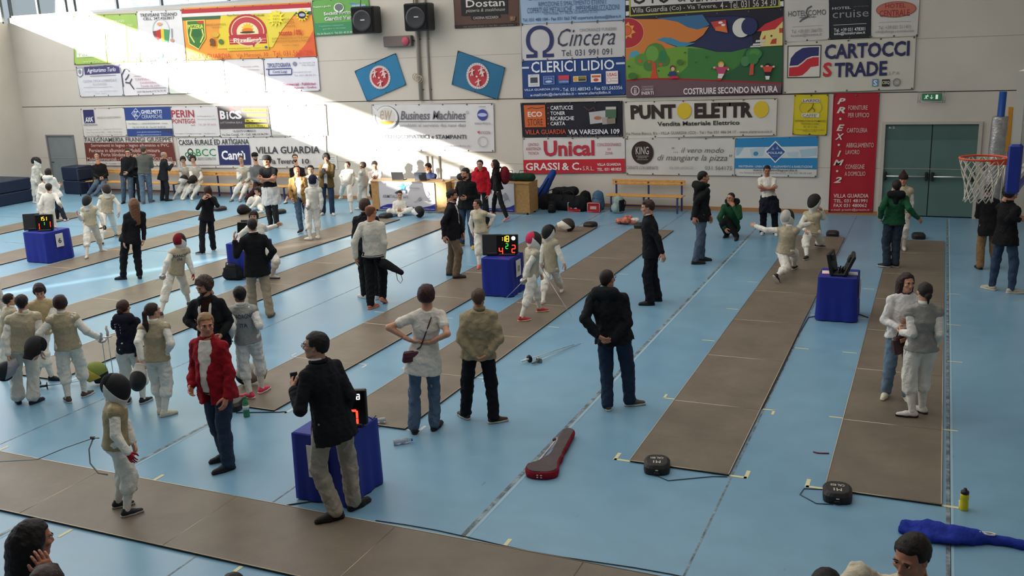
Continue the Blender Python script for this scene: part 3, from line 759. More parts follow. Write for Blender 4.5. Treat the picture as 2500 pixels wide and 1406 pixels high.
('E','b02a38',.009,.196,.115,.184),
('O','e8b080',.009,.196,.117,.189,.03),
('P','e0a24c',[(.069,.193),(.041,.208),(.042,.261),(.016,.236),(-.004,.273),(-.014,.222),(-.043,.222),(-.03,.175),(-.052,.137),(-.024,.122),(-.024,.068),(.002,.094),(.022,.057),(.031,.108),(.06,.108),(.047,.155)]),
('E','c04a3a',.009,.165,.035,.063),
('E','d8623a',.009,.165,.03,.052),
('P','6f9a3a',[(-.002,.534),(.124,.444),(.346,.391),(.44,.399),(.519,.432),(.597,.475),(.689,.482),(.805,.438),(1.001,.434),(.998,.872),(.004,.78)]),
('P','3f7a3a',[(.412,.414),(.519,.432),(.597,.475),(.689,.482),(.805,.438),(1.001,.434),(.998,.872),(.316,.799),(.411,.626)]),
('P','2a5a38',[(.779,.445),(1.001,.434),(.998,.872),(.598,.824),(.734,.648)]),
('P','6a5058',[(.001,.78),(.122,.769),(.316,.781),(.998,.868),(.992,.993),(-.001,.997)]),
('P','9a2630',[(.001,.776),(.122,.76),(.316,.772),(.998,.864),(.998,.883),(.316,.794),(.122,.783),(.001,.797)]),
('E','4f8038',.197,.486,.072,.153),
('E','6a9a44',.178,.466,.043,.099),
('E','5a8a3c',.104,.532,.044,.072),
('E','4a7a38',.158,.608,.039,.068),
('E','4a7a38',.255,.552,.038,.072),
('E','2f7a4a',.25,.499,.026,.071),
('P','c8482e',[(.177,.547),(.201,.584),(.206,.684),(.217,.77),(.161,.771),(.177,.682)]),
('E','c8582e',.097,.55,.013,.02),
('E','c8582e',.158,.563,.011,.016),
('E','c8582e',.235,.6,.013,.018),
('P','c04038',[(.558,.115),(.652,.099),(.665,.254),(.588,.221)]),
('P','d87038',[(.588,.178),(.647,.167),(.665,.254),(.588,.221)]),
('E','e8e4e0',.62,.13,.014,.014),
('E','e8e4e0',.637,.159,.013,.013),
('E','d8d4cc',.751,.203,.057,.113),
('E','26305c',.798,.19,.049,.102),
('P','c2303a',[(.844,.254),(.892,.175),(.945,.138),(1.003,.098),(1.003,.153),(.954,.24),(.875,.257)]),
('P','e0cc80',[(.875,.257),(.954,.24),(1.003,.153),(1.002,.431),(.867,.435),(.862,.332)]),
('R','b84030',.978,.231,1.004,.285),
('P','b84030',[(.876,.351),(.897,.298),(.896,.348)]),
('P','b84030',[(.924,.41),(.937,.356),(.963,.346),(.962,.409)]),
('E','3a3430',.932,.315,.006,.012),
('P','d0ccc8',[(.84,.356),(.893,.357),(.894,.382),(.836,.381)]),
('P','d0ccc8',[(.823,.395),(.885,.394),(.885,.415),(.819,.418)]),
('P','d0ccc8',[(.807,.421),(.867,.422),(.867,.439),(.805,.437)]),
('E','3a7a44',.828,.517,.049,.069),
('E','4f8a44',.832,.501,.031,.039),
('E','4a8050',.775,.599,.027,.061),
('E','3f7a40',.824,.577,.033,.065),
('P','c0503a',[(.806,.636),(.828,.638),(.825,.763),(.8,.766)]),
('E','5a3a28',.314,.646,.017,.032),
('E','e0b090',.316,.66,.012,.025),
('P','2f3f6a',[(.292,.694),(.335,.692),(.345,.746),(.287,.747)]),
('P','2f3f6a',[(.28,.733),(.297,.694),(.307,.717),(.292,.748)]),
('P','c03040',[(.292,.748),(.35,.747),(.352,.775),(.299,.78)]),
('E','e0b090',.35,.693,.007,.011),
('E','d8a048',.625,.628,.019,.038),
('E','e8b890',.626,.641,.014,.028),
('P','b84068',[(.593,.656),(.662,.657),(.648,.739),(.607,.741)]),
('L','b84068',[(.598,.665),(.586,.66)],.03),
('L','b84068',[(.657,.669),(.669,.683)],.03),
('E','e8b890',.583,.66,.007,.012),
('E','e8b890',.671,.688,.006,.012),
('P','e0d8d0',[(.609,.736),(.646,.739),(.63,.795),(.605,.789)]),
('P','b83038',[(.602,.793),(.63,.795),(.621,.821),(.598,.81)]),
('E','1c1a20',.913,.657,.016,.026),
('E','e0b090',.911,.674,.012,.019),
('P','d04838',[(.88,.671),(.948,.668),(.931,.735),(.896,.737)]),
('E','e0b090',.877,.665,.008,.014),
('E','e0b090',.949,.674,.007,.012),
('P','201c20',[(.893,.733),(.933,.735),(.929,.782),(.898,.78)]),
('P','e0dcd8',[(.899,.78),(.927,.782),(.923,.825),(.903,.824)]),
('E','2f5a2c',.535,.529,.008,.011),
('E','2f5a2c',.468,.59,.007,.009),
('E','2f5a2c',.398,.466,.008,.009),
('E','4a7030',.364,.578,.022,.032),
('E','2f5a2c',.568,.676,.006,.009),
('E','2f5a2c',.225,.676,.007,.009),
('E','3f7030',.049,.728,.03,.041),
('E','2f5a2c',.027,.608,.009,.013),
('O','d8c8cc',.066,.912,.03,.061,.2),
('T','d8c8cc',.058,.876,.075,.954,'ii',.02,0),
('T','b8a4a8',.109,.857,.188,.88,'CONSORZIO',0,0),
('T','c8b8bc',.109,.889,.188,.916,'COMENSE',.01,0),
('T','e0d4d6',.109,.927,.19,.967,'INERTI',.02,0),
('T','e6dcdc',.386,.899,.976,.978,'COSTRUIRE SECONDO NATURA',.025,0)]),
('white hotel banner with grey script star logo, leftmost of three',[(-3.626,5.284),(-2.593,5.282),(-2.54,4.204),(-3.564,4.186)],'c8c2be',[('L','55585c',[(.621,.263),(.53,.303),(.489,.399),(.539,.476),(.408,.531),(.341,.584)],.03),
('T','4a4c52',.09,.346,.933,.462,'HOTEL COMO',0,0),
('T','4a4c52',.33,.475,.708,.529,'****',.02,0),
('R','b0a8a4',.173,.677,.827,.684),
('T','8a8682',.152,.746,.826,.821,'Tel. +39 031 266173',0,0),
('T','8a8682',.136,.833,.832,.915,'hcomo@hcomo.it',0,0)]),
('black hotel banner, middle of the three hotel banners',[(-2.593,5.282),(-1.65,5.282),(-1.615,4.214),(-2.54,4.204)],'23252b',[('T','b8b8bc',.076,.312,.521,.366,'HOTEL',.02,0),
('T','6a6a70',.576,.31,.946,.352,'****',.02,0),
('T','8f9296',.084,.389,.943,.549,'cruise',.0,0),
('R','c8c8c8',.102,.689,.892,.699),
('T','e0e0e0',.115,.765,.866,.84,'Tel. +39 031 478301',.012,0),
('T','e0e0e0',.12,.845,.867,.924,'info@hotelcruise.it',.012,0)]),
('white hotel banner with orange oval, rightmost of three',[(-1.65,5.282),(-.617,5.275),(-.605,4.211),(-1.615,4.214)],'cac4be',[('E','8a4a40',.525,.423,.423,.166),
('E','bf6a58',.525,.423,.408,.153),
('T','8a3038',.297,.297,.724,.394,'HOTEL',.01,0),
('T','8a3038',.177,.434,.816,.568,'CENTRALE',.01,0),
('R','b0a8a2',.156,.678,.848,.685),
('T','8f8a86',.159,.758,.841,.832,'Tel. +39 031 511411',0,0),
('T','8f8a86',.098,.849,.919,.923,'info@albergo-centrale.com',0,0)]),
('white road builder banner with red and blue square logo',[(-3.593,4.177),(-.631,4.212),(-.612,3.009),(-3.577,2.966)],'cbc5b8',[('P','2a2a30',[(.03,.063),(.295,.077),(.292,.708),(.031,.698)]),
('P','d6d0c6',[(.038,.082),(.289,.094),(.286,.692),(.038,.68)]),
('P','2e2d66',[(.048,.459),(.058,.312),(.094,.202),(.149,.122),(.203,.113),(.278,.117),(.277,.286),(.223,.289),(.182,.325),(.151,.39),(.114,.454)]),
('P','c22a36',[(.044,.665),(.046,.493),(.115,.482),(.151,.424),(.187,.344),(.232,.312),(.278,.313),(.278,.482),(.216,.499),(.189,.576),(.153,.652),(.107,.671)]),
('T','2b2a58',.322,.076,.956,.364,'CARTOCCI',.03,0),
('T','c22a36',.312,.421,.381,.704,'S',.03,0),
('T','2b2a58',.402,.437,.798,.717,'TRADE',.03,0),
('T','9a9690',.812,.644,.889,.707,'S P A',0,0),
('R','5a8ab0',.691,.778,.737,.917),
('T','e8e8e4',.7,.801,.728,.906,'S',.02,0),
('R','24241f',.763,.79,.821,.924),
('T','e0dcc8',.765,.823,.819,.89,'CISQ',.02,0),
('O','7a7c80',.873,.853,.029,.076,.25),
('O','9a9ca0',.873,.853,.015,.04,.25)]),
('black cartridge shop banner with orange square',[(-10.615,2.823),(-7.687,2.837),(-7.687,1.926),(-10.591,1.881)],'1c1b26',[('R','c8602e',.034,.06,.249,.701),
('L','3a2420',[(.072,.171),(.111,.13),(.161,.162),(.238,.126)],.02),
('T','e6d8d0',.069,.247,.215,.399,'ECO',.025,0),
('T','4a2a20',.064,.458,.218,.654,'STORE',-.005,0),
('T','e4e2e6',.303,.093,.526,.208,'CARTUCCE',.02,0),
('T','e4e2e6',.3,.253,.448,.361,'TONER',.02,0),
('T','e4e2e6',.298,.4,.533,.515,'RICARICHE',.02,0),
('T','e4e2e6',.296,.549,.444,.658,'CARTA',.02,0),
('E','c8602e',.28,.146,.006,.018),
('E','c8602e',.278,.298,.006,.018),
('E','c8602e',.275,.45,.006,.018),
('E','c8602e',.273,.603,.006,.018),
('P','b8b4b4',[(.681,.295),(.838,.25),(.848,.593),(.69,.639)]),
('P','4a6a50',[(.839,.143),(.944,.142),(.942,.472),(.839,.466)]),
('R','c8b8b8',.845,.153,.94,.224),
('P','a89a98',[(.807,.446),(.861,.449),(.86,.648),(.808,.652)]),
('P','8a7a70',[(.849,.485),(.933,.471),(.934,.633),(.854,.647)]),
('L','6a4038',[(.634,.131),(.682,.241),(.731,.154),(.742,.245)],.02),
('E','b06a48',.765,.462,.036,.05),
('T','c8502c',.037,.769,.451,.907,'VILLA GUARDIA',.015,0),
('T','e8e6ea',.472,.785,.972,.931,'VIA VARESINA 109',.02,0),
('T','7a7a88',.458,.959,.966,1.003,'Tel. 031 56 35 33 - www.ecostore.it',0,0)]),
('white and red boiler service banner',[(-10.592,1.87),(-7.63,1.905),(-7.629,.957),(-10.594,.876)],'d6d0ce',[('R','bf2433',0,.61,1,1),
('T','b82c40',.213,.08,.71,.517,'Unical',.03,0),
('T','b04a58',.054,.144,.16,.225,'CENTRO',0,0),
('T','b04a58',.031,.26,.184,.34,'ASSISTENZA',0,0),
('T','b04a58',.052,.382,.161,.46,'TECNICA',0,0),
('T','b04a58',.735,.163,.964,.25,'CONCESSIONARIO',0,0),
('T','b04a58',.837,.303,.863,.366,'DI',0,0),
('T','b04a58',.813,.408,.884,.485,'ZONA',0,0),
('T','ece4e2',.025,.695,.367,.907,'GRASSI',.02,0),
('T','ece4e2',.392,.698,.583,.91,'& C.',.02,0),
('T','e0d0ce',.595,.806,.704,.923,'S.R.L.',0,0),
('T','ece4e2',.735,.725,.962,.802,'VILLA GUARDIA',.02,0),
('T','ece4e2',.734,.859,.965,.944,'TEL. 031 481825',.02,0)]),
('white electrical supplies banner with two yellow discs',[(-7.654,2.826),(-3.711,2.85),(-3.715,1.947),(-7.619,1.883)],'d2ccc2',[('T','33241f',.045,.101,.352,.497,'PUNT',.05,0),
('E','d8b82c',.408,.289,.048,.22),
('T','33241f',.476,.083,.85,.499,'ELETTR',.05,0),
('E','d8b82c',.902,.287,.047,.225),
('T','2f2a28',.227,.572,.768,.693,'Vendita Materiale Elettrico',.02,0),
('T','6a6662',.005,.848,.975,.952,'Via Monte Bianco, 8/a - VILLA GUARDIA (CO) - Tel / Fax 031 486 04 17 - www.elettrocaccia.it',0,0)]),
('white pizza banner with round dark seal and handwriting',[(-7.619,1.873),(-4.727,1.886),(-4.73,.918),(-7.618,.913)],'cfcac4',[('E','30211f',.162,.4,.104,.317),
('T','d8d0c8',.099,.236,.221,.449,'KING',.0,0),
('R','b0a8a0',.102,.486,.22,.5),
('T','c0b8b0',.12,.511,.203,.566,'pizzeria',0,0),
('R','b0a8a0',.108,.586,.214,.597),
('T','5f5a58',.436,.251,.904,.395,'"... il vero modo',-.004,.3),
('T','5f5a58',.303,.442,.977,.653,'di mangiare la pizza"',-.004,.3),
('T','7a7672',.009,.77,.308,.856,'CASNATE CON BERNATE',0,0),
('T','a8a29c',.413,.769,.632,.837,'S.S. DEI GIOVI 22',0,0),
('T','77736f',.739,.748,.979,.848,'031 564175',0,0)]),
('blue and white laundry banner with diamond logo',[(-4.716,1.875),(-2.707,1.927),(-2.708,.921),(-4.73,.918)],'d3cfca',[('R','2a82b8',0,0,1,.8),
('R','cfd4d8',.0,.245,1,.53),
('P','9ab8c8',[(.012,.261),(.114,.24),(.049,.453),(.016,.464)]),
('P','b4c6d2',[(.182,.29),(.37,.248),(.351,.48),(.207,.49)]),
('P','b4c6d2',[(.635,.393),(.775,.373),(.772,.507),(.658,.495)]),
('E','3f88b0',.259,.413,.031,.056),
('P','a8c0d0',[(.784,.328),(.986,.289),(.984,.465),(.809,.503)]),
('P','dfe8f0',[(.493,.092),(.634,.374),(.5,.654),(.366,.364)]),
('P','35558f',[(.494,.133),(.615,.374),(.499,.615),(.385,.365)]),
('T','d0dcf0',.407,.367,.583,.424,'POLILAB',.015,0),
('T','8aa4d0',.462,.459,.533,.493,'lavanderia',0,0),
('P','7f9ad0',[(.448,.32),(.468,.24),(.486,.321)]),
('P','7f9ad0',[(.502,.298),(.517,.219),(.541,.311)]),
('T','d0e0ec',.054,.717,.947,.772,'FISIOTERAPIA - LINEA FITNESS - ALLENAMENTO & RIABILITAZIONE',.01,0),
('T','3a3a40',.23,.809,.772,.879,'www.polilabvillaguardia.it',.01,0),
('T','77757a',.062,.885,.939,.943,'Via Tevere 8,22079 Villa Guardia (CO) - Tel. 031 48 09 548',0,0)]),
('yellow coffee banner hanging beside the tall red one',[(-3.303,2.932),(-2.517,2.929),(-2.516,1.947),(-3.321,1.967)],'d2bd24',[('R','d8d4b8',.244,.105,.762,.201),
('T','7a4a78',.266,.116,.749,.187,'LARIO',.02,0),
('O','8a8a60',.504,.317,.341,.197,.04),
('L','6a5a20',[(.579,.217),(.544,.317),(.416,.429)],.02),
('L','6a5a20',[(.544,.317),(.628,.383),(.603,.428)],.02),
('R','d8d4b8',.246,.462,.767,.563),
('T','5a5a80',.274,.478,.701,.554, "CAFFE'", .01,0),
('T','6a6420',.053,.63,.959,.675,'DISTRIBUTORI AUTOMATICI',.01,0),
('T','6a6420',.245,.702,.778,.747,'MONTANO LUCINO',0,0),
('T','6a6420',.317,.776,.716,.821,'031 47 11 236',0,0),
('T','6a6420',.08,.855,.943,.889,'www.lariocaffe.it info@lariocaffe.it',0,0),
('T','6a6420',.309,.889,.695,.918,'Numero verde',0,0)]),
('tall red banner with vertical white letters next to the green door',[(-2.386,2.955),(-1.361,2.947),(-1.372,.082),(-2.392,.049)],'a81c2c',[('T','ddd0c8',.084,.042,.269,.091,'P',.03,.3),
('T','ddd0c8',.081,.114,.269,.165,'R',.03,.3),
('E','ddd0c8',.171,.212,.026,.009),
('T','ddd0c8',.095,.258,.274,.311,'E',.03,.3),
('T','ddd0c8',.073,.333,.271,.384,'X',.03,.3),
('E','ddd0c8',.164,.427,.027,.009),
('T','ddd0c8',.138,.475,.224,.526,'I',.03,.3),
('T','ddd0c8',.059,.551,.295,.599,'M',.03,.3),
('E','ddd0c8',.155,.647,.027,.009),
('T','ddd0c8',.087,.696,.269,.747,'2',.03,.3),
('T','d8c4bc',.34,.102,.765,.139,'FORNITURE',0,0),
('T','d8c4bc',.345,.163,.808,.2,'PER UFFICIO',0,0),
('T','d8c4bc',.331,.288,.786,.325,'CARTOLERIA',0,0),
('T','d8c4bc',.333,.411,.944,.449,'ABBIGLIAMENTO',0,0),
('T','d8c4bc',.329,.469,.638,.506,'LAVORO',0,0),
('T','d8c4bc',.337,.591,.767,.629,'CONSEGNE',0,0),
('T','d8c4bc',.332,.65,.795,.688,'A DOMICILIO',0,0),
('T','ddd0c8',.1,.84,.894,.873,'VILLA GUARDIA',.012,0),
('T','ddd0c8',.109,.885,.87,.914,'TEL. 031 481991',.012,0),
('T','ddd0c8',.114,.925,.865,.954,'FAX 031 480062',.012,0),
('T','d0b8b0',.057,.966,.932,.99,'e-mail: prexim@prexim.it',.008,0)]),
('blue flag with round red sports emblem, tilted up to the right',[(-15.912,3.823),(-14.477,4.292),(-14.206,3.407),(-15.566,2.949)],'2a78a4',[('E','d8d0d0',.496,.488,.241,.363),
('E','b83a44',.496,.488,.197,.298),
('L','9a8a90',[(.703,.605),(.73,.62)],.02),
('L','9a8a90',[(.681,.667),(.705,.69)],.02),
('L','9a8a90',[(.65,.722),(.67,.752)],.02),
('L','9a8a90',[(.613,.766),(.628,.802)],.02),
('L','9a8a90',[(.57,.798),(.58,.838)],.02),
('L','9a8a90',[(.524,.817),(.527,.859)],.02),
('L','9a8a90',[(.476,.821),(.473,.864)],.02),
('L','9a8a90',[(.429,.811),(.42,.852)],.02),
('L','9a8a90',[(.385,.786),(.37,.824)],.02),
('L','9a8a90',[(.346,.748),(.326,.782)],.02),
('L','9a8a90',[(.314,.699),(.29,.726)],.02),
('L','9a8a90',[(.29,.641),(.263,.66)],.02),
('L','9a8a90',[(.275,.576),(.247,.587)],.02),
('L','9a8a90',[(.27,.507),(.241,.509)],.02),
('L','9a8a90',[(.275,.437),(.247,.431)],.02),
('L','9a8a90',[(.29,.37),(.264,.354)],.02),
('L','9a8a90',[(.314,.307),(.29,.284)],.02),
('L','9a8a90',[(.345,.253),(.326,.223)],.02),
('L','9a8a90',[(.382,.209),(.368,.173)],.02),
('L','9a8a90',[(.425,.177),(.416,.137)],.02),
('L','9a8a90',[(.47,.159),(.467,.117)],.02),
('L','9a8a90',[(.516,.155),(.518,.113)],.02),
('L','9a8a90',[(.561,.166),(.569,.125)],.02),
('L','9a8a90',[(.604,.19),(.617,.152)],.02),
('L','9a8a90',[(.641,.228),(.66,.195)],.02),
('L','9a8a90',[(.673,.277),(.695,.25)],.02),
('L','9a8a90',[(.697,.335),(.723,.316)],.02),
('L','9a8a90',[(.713,.4),(.74,.389)],.02),
('L','9a8a90',[(.719,.468),(.748,.466)],.02),
('L','9a8a90',[(.716,.538),(.744,.544)],.02),
('E','e4d0cc',.449,.244,.015,.022),
('P','e4d0cc',[(.422,.258),(.463,.286),(.427,.365),(.403,.346)]),
('L','e4d0cc',[(.423,.276),(.355,.297)],.025),
('L','e4d0cc',[(.452,.289),(.496,.296)],.025),
('L','e4d0cc',[(.413,.346),(.364,.414)],.03),
('L','e4d0cc',[(.424,.352),(.416,.44)],.03),
('E','e4d0cc',.643,.306,.015,.022),
('P','e4d0cc',[(.617,.32),(.658,.348),(.623,.427),(.599,.409)]),
('L','e4d0cc',[(.618,.338),(.551,.359)],.025),
('L','e4d0cc',[(.647,.351),(.691,.359)],.025),
('L','e4d0cc',[(.609,.408),(.561,.477)],.03),
('L','e4d0cc',[(.62,.414),(.613,.502)],.03),
('E','e4d0cc',.501,.59,.016,.022),
('P','e4d0cc',[(.474,.604),(.515,.632),(.48,.711),(.455,.693)]),
('L','e4d0cc',[(.475,.622),(.406,.644)],.025),
('L','e4d0cc',[(.505,.635),(.549,.642)],.025),
('L','e4d0cc',[(.465,.692),(.415,.761)],.03),
('L','e4d0cc',[(.477,.698),(.468,.786)],.03),
('E','e4d0cc',.653,.422,.012,.018),
('P','e4d0cc',[(.632,.433),(.665,.455),(.637,.518),(.618,.504)]),
('L','e4d0cc',[(.633,.448),(.579,.464)],.025),
('L','e4d0cc',[(.656,.457),(.691,.464)],.025),
('L','e4d0cc',[(.626,.503),(.587,.558)],.03),
('L','e4d0cc',[(.635,.508),(.629,.578)],.03),
('E','e4d0cc',.494,.497,.021,.028)],'flag','flag'),
('blue flag with round red sports emblem, tilted down to the right',[(-12.465,4.291),(-11.042,3.793),(-11.306,2.933),(-12.715,3.376)],'28698f',[('E','d8d0d0',.503,.511,.238,.386),
('E','b83a44',.503,.511,.195,.316),
('L','9a8a90',[(.708,.41),(.734,.397)],.02),
('L','9a8a90',[(.714,.481),(.74,.478)],.02),
('L','9a8a90',[(.71,.554),(.737,.559)],.02),
('L','9a8a90',[(.698,.625),(.723,.639)],.02),
('L','9a8a90',[(.677,.69),(.699,.714)],.02),
('L','9a8a90',[(.648,.748),(.667,.779)],.02),
('L','9a8a90',[(.613,.796),(.627,.832)],.02),
('L','9a8a90',[(.573,.83),(.582,.871)],.02),
('L','9a8a90',[(.529,.851),(.533,.895)],.02),
('L','9a8a90',[(.485,.857),(.482,.901)],.02),
('L','9a8a90',[(.441,.847),(.433,.89)],.02),
('L','9a8a90',[(.4,.823),(.386,.863)],.02),
('L','9a8a90',[(.363,.786),(.345,.821)],.02),
('L','9a8a90',[(.333,.736),(.31,.765)],.02),
('L','9a8a90',[(.31,.677),(.285,.698)],.02),
('L','9a8a90',[(.296,.611),(.269,.624)],.02),
('L','9a8a90',[(.291,.541),(.263,.545)],.02),
('L','9a8a90',[(.295,.469),(.268,.464)],.02),
('L','9a8a90',[(.308,.4),(.283,.386)],.02),
('L','9a8a90',[(.33,.335),(.308,.313)],.02),
('L','9a8a90',[(.359,.278),(.341,.248)],.02),
('L','9a8a90',[(.395,.231),(.381,.196)],.02),
('L','9a8a90',[(.434,.196),(.426,.156)],.02),
('L','9a8a90',[(.477,.175),(.474,.132)],.02),
('L','9a8a90',[(.521,.168),(.523,.125)],.02),
('L','9a8a90',[(.564,.177),(.572,.134)],.02),
('L','9a8a90',[(.604,.199),(.617,.16)],.02),
('L','9a8a90',[(.64,.236),(.657,.201)],.02),
('L','9a8a90',[(.67,.285),(.691,.256)],.02),
('L','9a8a90',[(.693,.344),(.717,.322)],.02),
('E','e4d0cc',.375,.368,.015,.022),
('P','e4d0cc',[(.36,.403),(.4,.387),(.402,.478),(.377,.486)]),
('L','e4d0cc',[(.367,.415),(.324,.491)],.025),
('L','e4d0cc',[(.393,.398),(.428,.366)],.025),
('L','e4d0cc',[(.384,.476),(.372,.571)],.03),
('L','e4d0cc',[(.395,.471),(.42,.545)],.03),
('E','e4d0cc',.552,.232,.014,.022),
('P','e4d0cc',[(.537,.267),(.577,.251),(.579,.342),(.555,.35)]),
('L','e4d0cc',[(.545,.279),(.503,.356)],.025),
('L','e4d0cc',[(.57,.262),(.604,.229)],.025),
('L','e4d0cc',[(.562,.34),(.551,.436)],.03),
('L','e4d0cc',[(.572,.335),(.597,.409)],.03),
('E','e4d0cc',.546,.591,.014,.023),
('P','e4d0cc',[(.531,.627),(.571,.611),(.573,.703),(.549,.71)]),
('L','e4d0cc',[(.538,.639),(.496,.716)],.025),
('L','e4d0cc',[(.564,.623),(.599,.59)],.025),
('L','e4d0cc',[(.556,.701),(.545,.797)],.03),
('L','e4d0cc',[(.567,.696),(.592,.771)],.03),
('E','e4d0cc',.602,.313,.011,.018),
('P','e4d0cc',[(.59,.342),(.622,.329),(.624,.402),(.605,.408)]),
('L','e4d0cc',[(.596,.351),(.563,.413)],.025),
('L','e4d0cc',[(.617,.338),(.644,.312)],.025),
('L','e4d0cc',[(.61,.401),(.601,.477)],.03),
('L','e4d0cc',[(.619,.396),(.639,.456)],.03),
('E','e4d0cc',.504,.521,.02,.028)],'flag','flag')]
for b in BANNERS: banner(*b)

# ------------------------------------------------------------------ floor joints, tape and pistes
FLOOR = bpy.data.objects['floor']
def joint_material():
    m, nt, b = node_mat('worn_floor_joint'); N = nt.nodes.new; L = nt.links.new
    tc = N('ShaderNodeTexCoord'); n = N('ShaderNodeTexNoise'); n.inputs['Scale'].default_value = 7; n.inputs['Detail'].default_value = 7; n.inputs['Roughness'].default_value = 0.7
    L(tc.outputs['Object'], n.inputs['Vector'])
    r = N('ShaderNodeValToRGB'); e = r.color_ramp.elements
    e[0].position = 0.42; e[0].color = (*hexc('4e565b'), 1); e[1].position = 0.62; e[1].color = (*hexc('93a5ae'), 1)
    L(n.outputs['Fac'], r.inputs[0]); L(r.outputs[0], b.inputs['Base Color']); b.inputs['Roughness'].default_value = 0.5
    return m
JM = joint_material(); JW = paint('93b3c4')
def strip(name, x0, y0, x1, y1, w, m, z=0.0015, parent=FLOOR):
    d = Vector((x1-x0, y1-y0, 0)).normalized(); n = Vector((-d.y, d.x, 0))*w/2
    p = [Vector((x0, y0, z))-n, Vector((x1, y1, z))-n, Vector((x1, y1, z))+n, Vector((x0, y0, z))+n]
    MB().add(p, [(0, 1, 2, 3)], m).build(name, parent)
for x in (-3.78, -8.0, -13.9):
    for k in range(2): strip('floor_joint', x+0.045*k, -5, x+0.045*k, 24.4, 0.045 if k == 0 else 0.035, JM if k == 0 else JW)
for x in (0.30,):
    for k in range(2): strip('floor_joint', x+0.03*k, -5, x+0.03*k, 24.4, 0.04 if k == 0 else 0.03, JM if k == 0 else JW)
for x in (-1.72, -5.9, -10.0): strip('floor_joint', x, -5, x, 24.4, 0.018, JM)
for y in (19.6, 16.5): strip('floor_joint', -29, y, -13, y+0.3, 0.02, JM)
TAPE = paint('d9d3a8'); TAPEW = paint('c9d2d4')
def mark(x0, y0, x1, y1, m=TAPE, w=0.04): strip('tape_mark', x0, y0, x1, y1, w, m, 0.002)
PX = [(-0.81, 0.24), (-2.80, -1.75), (-6.58, -5.56), (-8.50, -7.46), (-12.25, -11.24), (-14.60, -13.50), (-18.05, -17.10), (-20.4, -19.3), (-23.9, -22.9)]
for i, (a, b) in enumerate(PX[:6]):
    m = TAPE if i < 2 else TAPEW
    for sx, x in ((-1, a), (1, b)):
        mark(x, 9.07, x+sx*0.18, 9.07, m); mark(x+sx*0.17, 9.05, x+sx*0.17, 9.24, m)
        mark(x, 11.0, x+sx*0.16, 11.0, m, 0.03)
        if i in (1, 2, 3): mark(x+sx*0.15, 11.0, x+sx*0.15, 11.14 if sx < 0 else 10.86, m, 0.03)
        for y in (13.5, 15.3, 17.2): mark(x+sx*0.05, y, x+sx*0.24, y, m, 0.025)
for x, s in ((-7.46, 1), (-3.34, 1), (-9.85, 1), (-0.6, 1)): mark(x, 6.95, x, 7.12, TAPE); mark(x+0.04, 5.70, x+0.04, 5.86, TAPE)
mark(-5.39, 5.70, -5.39, 5.88, TAPE)
def piste_material():
    m, nt, b = node_mat('conductive_piste'); N = nt.nodes.new; L = nt.links.new
    tc = N('ShaderNodeTexCoord')
    n = N('ShaderNodeTexNoise'); n.inputs['Scale'].default_value = 1.6; n.inputs['Detail'].default_value = 7; n.inputs['Roughness'].default_value = 0.65
    n2 = N('ShaderNodeTexNoise'); n2.inputs['Scale'].default_value = 130; n2.inputs['Detail'].default_value = 1
    L(tc.outputs['Object'], n.inputs['Vector']); L(tc.outputs['Object'], n2.inputs['Vector'])
    r = N('ShaderNodeValToRGB'); e = r.color_ramp.elements
    e[0].position = 0.3; e[0].color = (*hexc('6c6053'), 1); e[1].position = 0.7; e[1].color = (*hexc('827566'), 1)
    L(n.outputs['Fac'], r.inputs[0])
    mx = N('ShaderNodeMixRGB'); mx.blend_type = 'MULTIPLY'; mx.inputs[0].default_value = 0.35
    L(r.outputs[0], mx.inputs[1]); L(n2.outputs['Fac'], mx.inputs[2])
    g = N('ShaderNodeMixRGB'); g.blend_type = 'ADD'; g.inputs[0].default_value = 1; g.inputs[2].default_value = (0.018, 0.016, 0.013, 1)
    L(mx.outputs[0], g.inputs[1]); L(g.outputs[0], b.inputs['Base Color'])
    b.inputs['Roughness'].default_value = 0.45; b.inputs['Specular IOR Level'].default_value = 0.35
    return m
PM = piste_material(); PEDGE = metal('b3a48f', 0.4); PSIDE = paint('3a332c')
PTH = 0.022
def piste(label, quads):
    """quads: list of 4-corner sections on the floor"""
    t = thing('piste', label, 'piste', (0, 0, 0), 0, 'fencing pistes')
    for q in quads:
        c = sum((Vector(p) for p in q), Vector((0, 0)))/4
        ins = [Vector(p)+(c-Vector(p)).normalized()*0.006 for p in q]
        b = MB()
        b.add([(p.x, p.y, 0.002) for p in ins]+[(p.x, p.y, PTH) for p in ins], [(0, 1, 5, 4), (1, 2, 6, 5), (2, 3, 7, 6), (3, 0, 4, 7)], PSIDE)
        b.add([(p.x, p.y, PTH) for p in ins], [(0, 1, 2, 3)], PM)
        b.build('piste_section', t)
    b = MB()
    q0, q1 = quads[0], quads[-1]
    for a, c in ((q0[0], q1[3]), (q0[1], q1[2])):
        b.tube([(a[0], a[1], PTH), (c[0], c[1], PTH)], 0.006, PEDGE, 4)
    b.build('edge_strip', t)
    b = MB()
    for q in quads[:-1]: MB().tube([(q[3][0], q[3][1], PTH-0.003), (q[2][0], q[2][1], PTH-0.003)], 0.006, PEDGE, 4).build('seam_strip', t)
    b.tube([(q0[0][0], q0[0][1], PTH-0.002), (q0[1][0], q0[1][1], PTH-0.002)], 0.006, PEDGE, 4)
    b.build('end_strip', t)
    return t
PL = ['piste at the far right leading to the double door', 'second piste from the right, with two fencers lunging at its far end', 'piste under the fencers beside the table with sheet 10', 'piste ending at the green water bottle', 'piste behind the man in the white sweater', 'piste where the fencer in the red and black helmet stands', 'piste under the fencers facing each other by the table with sheet 6', 'piste running behind the table with sheet 6', 'farthest piste at the left by the blue mats']
SY = [9.05, 10.92, 12.79, 14.66, 16.53, 18.40, 20.27, 21.62]
SKEW = {5: 0.55}
